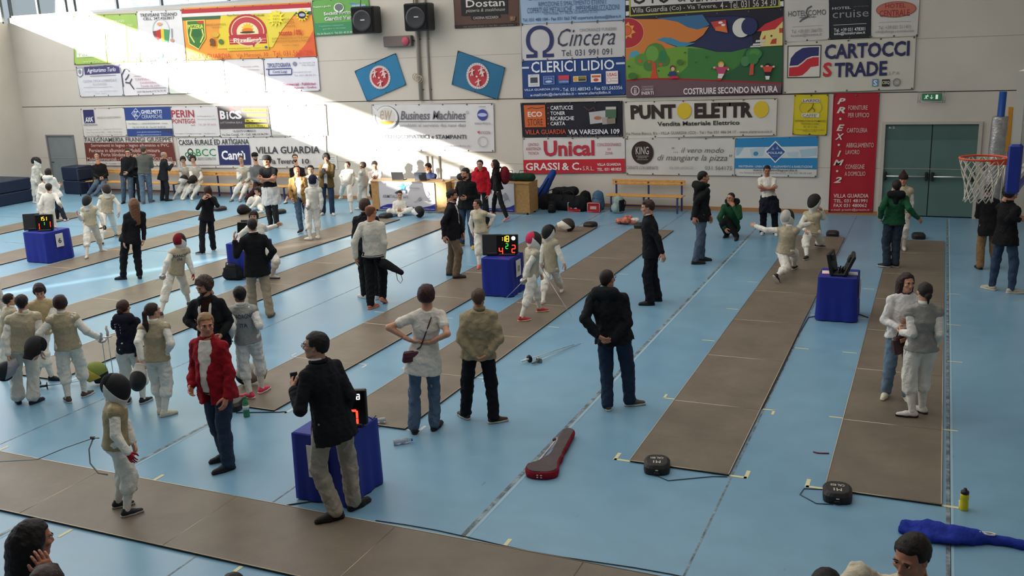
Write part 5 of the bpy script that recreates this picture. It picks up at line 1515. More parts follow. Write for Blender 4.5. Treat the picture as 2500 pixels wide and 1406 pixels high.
def head_parts(h, fem):
    """list of (V, F, slot) - skin 0, white 1, iris 2, brow 3, lip 4"""
    key = (h, fem)
    if key not in HEADS:
        V, F = make_head(h, fem); L = [(V, F, 0)]
        for s in (-1, 1):
            V, F = small_ell((s*0.031, 0.0795, 0.012), (0.0125, 0.010, 0.0075)); L.append((V, F, 1))
            V, F = small_ell((s*0.031, 0.0875, 0.012), (0.0062, 0.0035, 0.0065), 8, 4); L.append((V, F, 2))
            c, sn = math.cos(s*0.15), math.sin(s*0.15)
            V, F = small_ell((s*0.031, 0.0885, 0.031), (0.020, 0.0055, 0.0040), 8, 4, [[c, 0, sn], [0, 1, 0], [-sn, 0, c]]); L.append((V, F, 3))
            V, F = small_ell((s*0.031, 0.0885, 0.0188), (0.0145, 0.004, 0.0018), 8, 4); L.append((V, F, 3))
        V, F = small_ell((0, 0.0865, -0.0535), (0.022, 0.0085, 0.0042), 10, 4); L.append((V, F, 4))
        V, F = small_ell((0, 0.0850, -0.0640), (0.019, 0.0090, 0.0050), 10, 4); L.append((V, F, 4))
        HEADS[key] = L
    return HEADS[key]
# ---- right hand: wrist at the origin, fingers along +Z, palm facing +Y, thumb towards -X
def make_hand(h, curl):
    f = Field((-0.09, -0.05, -0.06), (0.075, 0.11, 0.21), h)
    f.cap((0, 0, -0.05), (0, 0, 0.01), 0.026, 0.024, 0.01)
    f.cap((-0.018, 0, 0.02), (-0.026, 0.003, 0.082), 0.016, 0.014, 0.015); f.cap((0.018, 0, 0.02), (0.026, 0.003, 0.076), 0.015, 0.012, 0.015)
    f.cap((0, 0, 0.02), (0, 0, 0.082), 0.016, 0.014, 0.02)
    for x, L, r, sp in ((-0.031, 0.078, 0.0095, -0.07), (-0.010, 0.088, 0.0098, 0.0), (0.011, 0.081, 0.0094, 0.05), (0.030, 0.063, 0.0085, 0.12)):
        p = np.array([x, 0.002, 0.084 if abs(x) < 0.02 else 0.076]); a = 0.12
        for i, (fr, cu) in enumerate(((0.46, 0.35), (0.31, 0.9), (0.23, 0.7))):
            a += curl*cu
            d = np.array([sp*math.cos(a), math.sin(a), math.cos(a)]); q = p+nrm(d)*L*fr
            f.cap(p, q, r*(1-0.08*i), r*(1-0.08*(i+1)), 0.004); p = q
    t = curl*0.6
    p0 = np.array([-0.022, 0.006, 0.016]); p1 = p0+np.array([-0.028, 0.018+0.012*t, 0.030]); p2 = p1+nrm([-0.6+0.5*t, 0.3+0.4*t, 0.8])*0.034; p3 = p2+nrm([-0.2+0.7*t, 0.35+0.4*t, 0.8])*0.027
    f.cap(p0, p1, 0.015, 0.0125, 0.012); f.cap(p1, p2, 0.0122, 0.0105, 0.005); f.cap(p2, p3, 0.0105, 0.0085, 0.004)
    return f.mesh()
HANDS = {}
def hand(h, curl):
    if (h, curl) not in HANDS: HANDS[(h, curl)] = make_hand(h, curl)
    return HANDS[(h, curl)]
# ---- hair shapes around the same head
HAIRS = {}
def hair_geo(style, h):
    key = (style, h)
    if key in HAIRS: return HAIRS[key]
    zlo = {'long': -0.50, 'ponytail': -0.36, 'bob': -0.2, 'bun': -0.16}.get(style, -0.14)
    f = Field((-0.15, -0.22, zlo), (0.15, 0.14, 0.16), h)
    t = {'buzz': 0.006, 'short': 0.014, 'crop': 0.016, 'medium': 0.022, 'curly': 0.034, 'long': 0.022, 'ponytail': 0.012, 'bob': 0.024, 'bun': 0.013, 'fringe': 0.008, 'pixie': 0.024}[style]
    f.ell((0, -0.022, 0.033), (0.075+t, 0.094+t, 0.083+t), 0.01)
    if style in ('medium', 'bob', 'curly', 'pixie'): f.ell((0, -0.03, -0.01), (0.084+t*0.6, 0.080+t*0.5, 0.072), 0.03)
    if style in ('short', 'crop', 'buzz', 'fringe'): f.cap((0, -0.072, -0.02), (0, -0.070, -0.058), 0.046, 0.034, 0.03)
    if style in ('crop', 'medium', 'pixie'): f.cap((-0.04, 0.045, 0.100), (0.045, 0.050, 0.096), 0.022, 0.020, 0.03)
    if style == 'long':
        f.cap((-0.02, -0.075, -0.02), (-0.035, -0.100, -0.42), 0.088, 0.055, 0.04); f.cap((0.02, -0.075, -0.02), (0.035, -0.100, -0.40), 0.088, 0.055, 0.03)
        f.cap((0.07, -0.03, 0.0), (0.085, -0.02, -0.34), 0.036, 0.032, 0.04); f.cap((-0.07, -0.03, 0.0), (-0.085, -0.02, -0.34), 0.036, 0.032, 0.04)
    if style == 'ponytail':
        f.cap((0, -0.09, 0.03), (0, -0.135, 0.005), 0.028, 0.026, 0.02); f.cap((0, -0.135, 0.005), (0.01, -0.150, -0.14), 0.030, 0.036, 0.02); f.cap((0.01, -0.15, -0.14), (0.015, -0.12, -0.30), 0.034, 0.012, 0.02)
    if style == 'bob': f.cap((0, -0.05, -0.05), (0, -0.055, -0.15), 0.092, 0.080, 0.04)
    if style == 'bun': f.ell((0.0, -0.115, -0.03), (0.042, 0.036, 0.046), 0.015); f.cap((0.0, -0.11, -0.05), (0.01, -0.10, -0.13), 0.022, 0.010, 0.01)
    if style == 'fringe': f.ell((0, 0.02, 0.135), (0.085, 0.115, 0.082), 0.015, 'cut')
    if style in ('curly', 'long', 'bob', 'medium', 'ponytail', 'bun', 'pixie', 'crop', 'short'): f.folds(0.0055 if style in ('curly',) else 0.0028, 95 if style == 'curly' else 70, len(style))
    f.clip((0, 0.082, 0.06), (0, 1, 0.62))
    # the face stays clear
    zf = {'buzz': 0.052, 'short': 0.066, 'crop': 0.058, 'medium': 0.040, 'curly': 0.055, 'fringe': 0.06, 'pixie': 0.05, 'long': 0.075, 'bob': 0.06}.get(style, 0.062)
    f.put(lambda X, Y, Z: np.maximum(np.maximum(Z-zf-0.25*np.maximum(0, 0.05-np.abs(X))*0.3, 0.035-Y-0.12*np.maximum(0, -Z)), np.abs(X)-0.13), (-0.14, -0.02, -0.6), (0.14, 0.17, zf), 0.022, 'cut')
    if style not in ('long', 'bob', 'curly', 'medium'):
        f.put(lambda X, Y, Z: np.maximum(Z-0.012, -0.030-Y), (-0.14, -0.03, -0.6), (0.14, 0.17, 0.012), 0.008, 'cut')
    if style in ('buzz', 'short', 'crop', 'fringe', 'pixie'): f.clip((0, -0.08, -0.066), (0, -0.3, -1))
    HAIRS[key] = f.mesh(); return HAIRS[key]
# ---- fencing mask, drawn once round the same head
MASKG = {}
def mask_geo(h):
    if h in MASKG: return MASKG[h]
    f = Field((-0.17, -0.17, -0.24), (0.17, 0.21, 0.20), h)
    f.ell((0, 0.010, 0.012), (0.118, 0.158, 0.150), 0.01); f.ell((0, 0.045, -0.06), (0.098, 0.118, 0.105), 0.05)
    mesh_f = f.D.copy()
    X, Y, Z = np.meshgrid(*f.ax, indexing='ij')
    f.D = np.maximum(mesh_f, np.maximum(-(Z+0.005+0.72*Y), -(Y+0.06-0.15*Z)).astype(np.float32)); A = f.mesh()
    g = Field((-0.17, -0.17, -0.30), (0.17, 0.21, 0.12), h)     # the bib
    g.ell((0, 0.012, 0.012), (0.122, 0.160, 0.153), 0.01); g.ell((0, 0.045, -0.06), (0.102, 0.121, 0.108), 0.05); g.cap((0, 0.045, -0.10), (0, 0.070, -0.215), 0.098, 0.072, 0.04)
    X, Y, Z = np.meshgrid(*g.ax, indexing='ij')
    g.D = np.maximum(g.D, np.maximum(Z+0.0+0.72*Y, -(Y+0.085)).astype(np.float32)); g.clip((0, 0, -0.24), (0, 0, -1)); B = g.mesh()
    k = Field((-0.17, -0.20, -0.16), (0.17, 0.12, 0.20), h)     # back strap and tongue
    k.ell((0, -0.02, 0.02), (0.108, 0.132, 0.138), 0.01)
    X, Y, Z = np.meshgrid(*k.ax, indexing='ij')
    k.D = np.maximum(k.D, np.maximum(Y+0.045-0.15*Z, -(Z+0.055)).astype(np.float32))
    C = k.mesh()
    MASKG[h] = (A, B, C); return MASKG[h]
# ---- shoe: ankle above the origin, toe along +Y, sole on z = 0
SHOES = {}
def shoe_geo(h):
    if h in SHOES: return SHOES[h]
    f = Field((-0.07, -0.1, 0.0), (0.07, 0.23, 0.15), h)
    f.cap((0, -0.035, 0.045), (0.004, 0.07, 0.040), 0.038, 0.040, 0.02); f.cap((0.004, 0.07, 0.036), (0.006, 0.165, 0.026), 0.040, 0.030, 0.02); f.cap((0, -0.012, 0.05), (0, -0.006, 0.105), 0.038, 0.037, 0.03)
    f.clip((0, 0, 0.022), (0, 0, -1)); f.clip((0, 0, 0.108), (0, 0.1, 1)); A = f.mesh()
    g = Field((-0.07, -0.1, -0.01), (0.07, 0.23, 0.05), h)
    g.cap((0, -0.040, 0.026), (0.004, 0.07, 0.026), 0.040, 0.044, 0.02); g.cap((0.004, 0.07, 0.024), (0.008, 0.172, 0.022), 0.044, 0.031, 0.02)
    g.clip((0, 0, 0.001), (0, 0, -1)); g.clip((0, 0, 0.026), (0, -0.02, 1)); B = g.mesh()
    SHOES[h] = (A, B); return SHOES[h]
SHARED = {}
def shared_mesh(key, name, V, F, nm=1):
    if key not in SHARED:
        me = np_mesh(name, V, F, [skin('888888')]); SHARED[key] = me
    return SHARED[key]
def place(name, me, T, m, parent):
    o = link(name, me, parent); o.matrix_world = T
    o.material_slots[0].link = 'OBJECT'; o.material_slots[0].material = m
    return o
def frame(fwd, up=(0, 0, 1)):
    """columns: right, forward, up"""
    f = nrm(fwd); r = nrm(np.cross(f, up)); u = np.cross(r, f)
    return np.stack([r, f, u], 1)
TORSO = [(-0.62, .108, .084), (-0.35, .103, .078), (-0.1, .098, .074), (.1, .090, .066), (.38, .082, .060), (.66, .090, .066), (.82, .087, .058), (.93, .068, .046), (1.0, .048, .040), (1.08, .038, .038)]
FEM = [(-0.62, .108, .084), (-0.35, .105, .080), (-0.1, .100, .076), (.1, .087, .066), (.38, .071, .056), (.64, .081, .068), (.80, .078, .054), (.92, .060, .043), (1.0, .042, .037), (1.08, .034, .034)]
JN = ['P', 'N', 'H', 'SL', 'SR', 'EL', 'ER', 'WL', 'WR', 'HL', 'HR', 'KL', 'KR', 'AL', 'AR']
def person(d):
    S = d['S']; J = {k: np.array(d['J'][3*i:3*i+3])/1000.0+np.array([d['base'][0], d['base'][1], 0]) for i, k in enumerate(JN)}
    near = d['near']      # 0 far, 1 middle, 2 near
    hg = (0.0185, 0.0135, 0.0105)[near]; hh = (0.0105, 0.0075, 0.0055)[near]; hn = (0.0065, 0.005, 0.0042)[near]
    w = d.get('w', 1.0); fem = d.get('fem', False)
    prof = [(t, rx*S*w, ry*S*w) for t, rx, ry in (FEM if fem else TORSO)]
    hx, sx = nrm(J['HR']-J['HL']), nrm(J['SR']-J['SL'])
    P, N = J['P'], J['N']; up = nrm(N-P); L = np.linalg.norm(N-P)
    base = d['base']; seed = d['seed']; belly = d.get('belly', 0)
    B0 = np.array([base[0], base[1], base[2] if len(base) > 2 else 0.0])
    lim = {}
    ra = (0.0275, 0.0245, 0.0185) if not fem else (0.025, 0.0220, 0.017)
    rl = (0.054, 0.037, 0.0245)
    def at(pos, extra=0.0): return pos
    allp = np.stack(list(J.values()))
    def cut_front(f, wd):      # open front: a wedge cut out of the chest
        fw = nrm(np.cross(up, sx))
        a, b = P+up*L*(-0.7)+fw*0.22, P+up*L*1.1+fw*0.22
        def wedge(X, Y, Z):
            x, y, z = X-P[0], Y-P[1], Z-P[2]
            tt = (x*up[0]+y*up[1]+z*up[2])/L; p = np.abs(x*sx[0]+y*sx[1]+z*sx[2]); q = x*fw[0]+y*fw[1]+z*fw[2]
            return np.maximum(p-(wd+0.05*np.clip(tt-0.3, 0, 0.6)), 0.02-q)
        f.put(wedge, np.minimum(a, b)-0.3, np.maximum(a, b)+0.3, 0.012, 'cut')
    def garment(name, m, t0, t1, infl, sleeve=None, si=0.008, legs=None, li=0.012, flare=0.0, hem=None, cut=None, noise=0.003, nf=42, collar=None, front=None, top=None, k=0.028, skirt=0.0, arms=('L', 'R'), slit=None):
        pts = [P+up*L*t0, P+up*L*t1]
        mrg = 0.13*S*w+infl
        if sleeve:
            for s in arms: pts += [J['S'+s], J['E'+s]]+([J['W'+s]] if sleeve > 0.5 else [])
        if legs:
            for s in 'LR': pts += [J['H'+s], J['K'+s], J['A'+s]]
        pts = np.stack(pts); f = Field(pts.min(0)-mrg, pts.max(0)+mrg, hg)
        pr = [(t, rx+skirt*min(1, max(0, 0.25-t)/0.4), ry+skirt*min(1, max(0, 0.25-t)/0.4)) for t, rx, ry in prof]
        if t1 > t0: f.spine(P, N, hx, sx, pr, infl, 0.03, t0, t1, belly)
        if hem is not None: f.clip(P+up*L*hem, -up)
        if top is not None: f.clip(P+up*L*top, up)
        if front: cut_front(f, front)
        if sleeve:
            for s in arms:
                A, E_, W_ = J['S'+s], J['E'+s], J['W'+s]
                f.cap(N+(A-N)*0.30+up*0.004*S, A, 0.026*S+infl*0.4, ra[0]*S+si*0.8, 0.04)
                if sleeve <= 0.5:
                    q = A+(E_-A)*sleeve*2; f.cap(A, q, ra[0]*S+si, (ra[0]+(ra[1]-ra[0])*sleeve*2)*S+si+0.006, k)
                else:
                    fr = (sleeve-0.5)*2; q = E_+(W_-E_)*fr
                    f.cap(A, E_, ra[0]*S+si, ra[1]*S+si, k); f.cap(E_, q, ra[1]*S+si*1.1, (ra[1]+(ra[2]-ra[1])*fr)*S+si*0.9, 0.015)
        if legs:
            for s in 'LR':
                A, K, Z = J['H'+s], J['K'+s], J['A'+s]
                f.cap(P+(A-P)*0.5+up*0.02, A, 0.050*S*w, 0.047*S*w, 0.03)
                f.cap(A, K, 0.046*S*w+li, rl[1]*S*w+li, 0.02)
                q = K+(Z-K)*legs; r1 = (rl[1]+(rl[2]-rl[1])*legs)*S
                if legs > 0.6:
                    mid = K+(Z-K)*0.3*1.0; mid = mid-nrm(np.cross(np.cross(Z-K, hx), Z-K)*1.0)*0
                    f.cap(K, mid, rl[1]*S+li, 0.0355*S+li, 0.02); f.cap(mid, q, 0.0355*S+li, r1+li+flare, 0.02)
                else: f.cap(K, q, rl[1]*S+li, 0.034*S+li*1.2, 0.02)
        if noise: f.folds(noise, nf, seed+len(name))
        V, F = f.mesh()
        if len(F) == 0: return None
        return link(name, np_mesh(name, V-B0, F, [m]), root)
    # ---- the body: one continuous figure, head, neck, trunk, arms, hands, legs
    sk = d.get('skin', 'c99a80')
    mats = [skin(sk), paint('e6e0da', 0.3), paint('2a1d18', 0.3), cloth(d.get('brow', '2c211c')), skin(d.get('lip', 'a86a5e'))]
    Vs, Fs, Ms = [], [], []; off = 0
    def push(V, F, mi=0):
        nonlocal off
        Vs.append(V); Fs.append(F+off); Ms.append(np.full(len(F), mi)); off += len(V)
    pad = 0.11*S
    f = Field(allp.min(0)-pad, allp.max(0)+pad, max(hg, 0.0125) if not (d.get('bare')) else hg)
    f.spine(P, N, hx, sx, prof, -0.004, 0.03, -0.12, 1.04, belly*0.9)
    f.cap(N-up*0.02, J['H'], 0.037*S, 0.034*S, 0.02)
    for s in 'LR':
        f.cap(N+(J['S'+s]-N)*0.3, J['S'+s], 0.025*S, 0.027*S, 0.03)
        f.cap(J['S'+s], J['E'+s], (ra[0]-0.003)*S, (ra[1]-0.001)*S, 0.025); f.cap(J['E'+s], J['W'+s], ra[1]*S, (ra[2]-0.003)*S, 0.012)
        f.cap(J['H'+s], J['K'+s], 0.046*S*w-0.006, rl[1]*S-0.002, 0.025); f.cap(J['K'+s], J['A'+s], rl[1]*S-0.002, rl[2]*S-0.003, 0.015)
    V, F = f.mesh(); push(V-B0, F)
    HS = d.get('hs', 0.132)*S/0.232
    hf = frame(d['hf'], d.get('hu', (0, 0, 1))); Hc = J['H']
    for V, F, mi in head_parts(hh, fem): push((V*HS) @ hf.T+Hc-B0, F, mi)
    gl = d.get('glove', {})
    hscale = S/1.76*1.0
    handT = {}
    for si_, s in enumerate('LR'):
        Wp = J['W'+s]; fd = nrm(Wp-J['E'+s])
        bend = d['bend'][si_] if 'bend' in d else None
        if bend is not None: fd = nrm(np.array(bend))
        pn = d['palm'][si_] if 'palm' in d else None
        inward = nrm(np.array(pn)) if pn is not None else nrm((P+N)/2-Wp)
        y = inward-fd*(inward @ fd); y = nrm(y) if np.linalg.norm(y) > 0.1 else nrm(np.cross(fd, sx))
        x = np.cross(y, fd)
        R = np.stack([x, y, fd], 1)*hscale
        V, F = hand(hn, (d['curl'][si_] if d.get('curl') and d['curl'][si_] is not None else 0.55))
        if s == 'L': V = V*np.array([-1, 1, 1]); F = F[:, ::-1]
        handT[s] = (R, Wp)
        push(V @ R.T+Wp-B0, F, 5 if s in gl else 0)
    mats.append(cloth(list(gl.values())[0]) if gl else mats[0])
    me = np_mesh('person', np.concatenate(Vs), np.concatenate(Fs), mats, np.concatenate(Ms))
    root = link('person', me); root.location = B0
    tag(root, d['label'], 'person', d.get('group'))
    T4 = lambda R, p: Matrix(np.vstack([np.hstack([np.asarray(R), np.asarray(p)[:, None]]), [0, 0, 0, 1]]).tolist())
    def put(name, key, geo, R, p, m, parent=root):
        V, F = geo; o = link(name, shared_mesh(key, name, V, F), parent)
        o.matrix_basis = T4(R, np.asarray(p)-B0) if parent is root else Matrix.Identity(4)
        o.material_slots[0].link = 'OBJECT'; o.material_slots[0].material = m
        return o
    # ---- hair, hat, mask
    if d.get('hair'):
        st, c = d['hair']; put('hair', ('hair', st, hh), hair_geo(st, hh), hf*HS, Hc, mat(c, 0.62, 0, 0.22, 30, 0.2, 90, 0.35))
    if d.get('mask'):
        mc, bc, tc = d['mask']; A, Bb, Cc = mask_geo(hh)
        mo = put('fencing_mask', ('mask', hh), A, hf*HS*1.0, Hc, mat(mc, 0.6, 0.2, 0.15, 160, 0.5, 160, 0.4))
        o2 = put('bib', ('bib', hh), Bb, hf*HS, Hc, cloth(bc), mo); o3 = put('back_strap', ('strap', hh), Cc, hf*HS, Hc, cloth(tc), mo)
    if d.get('cap'):
        c = cloth(d['cap']); b = MB()
        b.lathe([(0.098, 0.03), (0.102, 0.06), (0.095, 0.10), (0.07, 0.13), (0.03, 0.145), (0.004, 0.147)], c, 20, Matrix.Diagonal((1, 1.2, 1, 1)))
        if d.get('cap_kind') != 'cone':
            b.prism([(-0.075, 0.08), (-0.07, 0.16), (-0.035, 0.19), (0.035, 0.19), (0.07, 0.16), (0.075, 0.08)], 0.034, 0.042, c)
        else: b.lathe([(0.10, 0.04), (0.06, 0.14), (0.01, 0.22)], c, 16)
        o = b.build('cap', root); o.matrix_basis = T4(hf*HS, Hc-B0)
    if d.get('glasses'):
        b = MB(); gm = plastic('1a1a1c')
        for s in (-1, 1):
            b.tube([(s*0.033+0.021*math.cos(a*PI/6), 0.105, 0.011+0.016*math.sin(a*PI/6)) for a in range(12)], 0.0025, gm, 6, closed=True); b.tube([(s*0.054, 0.103, 0.014), (s*0.080, 0.03, 0.014), (s*0.082, -0.01, 0.008)], 0.0022, gm, 6)
        b.tube([(-0.012, 0.106, 0.014), (0.012, 0.106, 0.014)], 0.0022, gm, 6); o = b.build('glasses', root); o.matrix_basis = T4(hf*HS, Hc-B0)
    if d.get('beard'):
        key = ('beard', hh)
        if key not in HAIRS:
            f = Field((-0.09, -0.02, -0.13), (0.09, 0.12, 0.0), hh)
            f.ell((0, 0.030, -0.048), (0.062, 0.068, 0.068), 0.02); f.ell((0, 0.062, -0.094), (0.030, 0.030, 0.024), 0.02)
            f.put(lambda X, Y, Z: np.maximum(-(Z+0.036+0.25*np.abs(X)), 0*X-1), (-0.1, -0.03, -0.06), (0.1, 0.14, 0.08), 0.004, 'cut')
            f.ell((0, 0.10, -0.058), (0.026, 0.03, 0.011), 0.006, 'cut'); f.folds(0.002, 120, 5); HAIRS[key] = f.mesh()
        put('beard', ('beard', hh), HAIRS[key], hf*HS, Hc, mat(d['beard'], 0.8, 0, 0.2, 60, 0.2, 120, 0.3))
    # ---- shoes
    A, Bs = shoe_geo(hh)
    sh = d.get('shoe', ('26262a', 'd8d4cf'))
    for s in 'LR':
        yw = d['toe'+s]; pt = d.get('pitch'+s, 0.0)
        f3 = np.array([-math.sin(yw)*math.cos(pt), math.cos(yw)*math.cos(pt), -math.sin(pt)])
        R = frame(f3)*(S/1.76)
        an = J['A'+s]-R[:, 2]*0.075
        o = put('shoe', ('shoe', hh), A, R, an, mat(sh[0], 0.6, 0, 0.08, 30)); put('sole', ('sole', hh), Bs, R, an, plastic(sh[1], 0.7), o)
    def collar_ring(name, m, r=0.048, hgt=0.03):
        c = N+up*(0.035*S); ax = nrm(J['H']-N); fw = nrm(np.cross(ax, sx)); a0 = c-ax*0.02; b = MB(); n = 18; vs = []; fs = []
        for j, (rr, zz) in enumerate(((r*S/1.0*0.86, -0.02), (r*S*0.84, hgt), (r*S*0.76, hgt), (r*S*0.76, -0.02))):
            for k in range(n):
                q = 2*PI*k/n; lift = -0.018*max(0, math.sin(q))
                p = a0+sx*rr*math.cos(q)+fw*rr*0.95*math.sin(q)+ax*(zz+lift); vs.append(tuple(p-B0))
        for j in range(4):
            for k in range(n): k2 = (k+1) % n; j2 = (j+1) % 4; fs.append((j*n+k, j*n+k2, j2*n+k2, j2*n+k))
        b.add(vs, fs, m, True); return b.build(name, root)
    def ringband(name, m, t, hgt):
        b = MB(); n = 28; vs = []; fs = []; fw = nrm(np.cross(up, hx))
        rx = np.interp(t, [q[0] for q in prof], [q[1] for q in prof])+0.033; ry = np.interp(t, [q[0] for q in prof], [q[2] for q in prof])+0.033
        for zz in (-hgt/2, hgt/2):
            for k in range(n): q = 2*PI*k/n; vs.append(tuple(P+up*(L*t+zz)+hx*rx*math.cos(q)+fw*ry*math.sin(q)-B0))
        for k in range(n): k2 = (k+1) % n; fs.append((k, k2, n+k2, n+k))
        b.add(vs, fs, m, True); return b.build(name, root)
    def hood(m):
        fw = nrm(np.cross(up, sx)); c = N+up*0.02*S-fw*0.05*S
        f = Field(c-0.22*S, c+0.22*S, hg)
        f.cap(c-sx*0.055*S, c+sx*0.055*S, 0.045*S, 0.045*S, 0.03); f.cap(c-up*0.02*S, c-up*0.085*S-fw*0.012*S, 0.05*S, 0.03*S, 0.03)
        f.cap(c-sx*0.06*S, N+up*0.02*S+fw*0.045*S-sx*0.04*S, 0.03*S, 0.018*S, 0.02); f.cap(c+sx*0.06*S, N+up*0.02*S+fw*0.045*S+sx*0.04*S, 0.03*S, 0.018*S, 0.02)
        f.folds(0.004, 40, seed+3); V, F = f.mesh(); link('hood', np_mesh('hood', V-B0, F, [m]), root)
    # ---- clothes
    for g in d['wear']:
        kind, c = g[0], g[1]; o = dict(g[2]) if len(g) > 2 else {}
        m = cloth(c)
        if kind == 'trousers': garment('trousers', m, -0.10, 0.22, 0.004, legs=o.get('len', 0.97), li=o.get('li', 0.014), flare=o.get('flare', 0.008), top=0.26, noise=o.get('noise', 0.007), nf=42)
        elif kind == 'breeches':
            garment('breeches', m, -0.12, 0.34, 0.010, legs=0.34, li=0.023, top=0.36, noise=0.009, nf=40)
            fld = None
            for s in 'LR':
                K, Z = J['K'+s], J['A'+s]; a, b = K+(Z-K)*0.12, K+(Z-K)*0.99
                f = Field(np.minimum(a, b)-0.09, np.maximum(a, b)+0.09, hg*0.85); mid = a+(b-a)*0.35
                f.cap(a, mid, 0.034*S, 0.0345*S, 0.02); f.cap(mid, b, 0.0345*S, 0.0245*S, 0.02); V, F = f.mesh()
                if len(F): link('sock', np_mesh('sock', V-B0, F, [cloth(o.get('sock', 'e2dfd8'))]), root)
        elif kind == 'fence':      # white quilted jacket
            garment('fencing_jacket', m, -0.16, 1.03, 0.014, 0.97, 0.014, hem=-0.14, noise=0.0045, nf=46)
            collar_ring('jacket_collar', m)
        elif kind == 'vest': garment('lame_vest', mat(c, 0.55, 0.25, 0.10, 30, 0.3, 60, 0.4), -0.12, 1.05, 0.026, hem=-0.10, noise=0.003, nf=40, sleeve=0.05, si=0.020, skirt=0.006)
        elif kind == 'blazer':
            garment('blazer', m, -0.40, 1.04, 0.025, o.get('sleeve', 0.96), 0.013, hem=o.get('hem', -0.36), noise=0.005, front=o.get('front'), skirt=0.016)
            collar_ring('blazer_collar', m, 0.058, 0.02)
        elif kind == 'jacket':
            garment(o.get('name', 'jacket'), m, -0.30, 1.04, o.get('infl', 0.028), 0.97, o.get('si', 0.016), hem=o.get('hem', -0.20), noise=o.get('noise', 0.008), nf=40, front=o.get('front'), skirt=0.010)
            if o.get('lining'):
                fw = nrm(np.cross(up, sx)); b = MB()
                for s in (-1, 1):
                    pts = []
                    for t in np.linspace(1.02, -0.35, 14):
                        ry = np.interp(t, [q[0] for q in prof], [q[2] for q in prof])+0.03; xx = o['front']+0.05*min(0.6, max(0, t-0.3))
                        k = max(0.0, t-0.8)/0.22; pts.append(tuple(P+up*L*t+sx*s*(xx*(1-k)+0.055*k)+fw*(ry*(1-0.8*k))-B0))
                    b.tube(pts, 0.017, cloth(o['lining']), 7)
                b.build('lining', root)
            if o.get('hood'): hood(cloth(o['hood']))
            else: collar_ring('jacket_collar', cloth(o.get('collar', c)), 0.052, 0.035)
        elif kind == 'sweater':
            garment('sweater', m, -0.20, 1.03, 0.022, 0.98, 0.016, hem=-0.10, noise=0.004, nf=34)
            if o.get('band'):
                for k, (tt, cc) in enumerate(((-0.06, o['band']), (-0.085, 'e8e4dc'), (-0.105, o['band']))):
                    ringband('hem_band', cloth(cc), tt, 0.025)
        elif kind == 'shirt': garment('shirt', m, -0.22, 1.03, o.get('infl', 0.010), None, 0.0, hem=o.get('hem', -0.05), noise=0.002); collar_ring('shirt_collar', m, 0.046, 0.03)
        elif kind == 'collar': collar_ring('shirt_collar', m, 0.044, 0.034)
        elif kind == 'tshirt': garment('t_shirt', m, -0.45 if o.get('hem', 0) < -0.3 else -0.25, 1.02, o.get('infl', 0.013), o.get('sleeve', 0.30), 0.014, hem=o.get('hem', -0.18), noise=0.005, skirt=0.014)
        elif kind == 'waist':       # garment tied round the waist
            garment('tied_jacket', m, -0.75, 0.12, 0.045, hem=-0.72, top=0.10, noise=0.02, nf=30)
    return root, J, d, handT

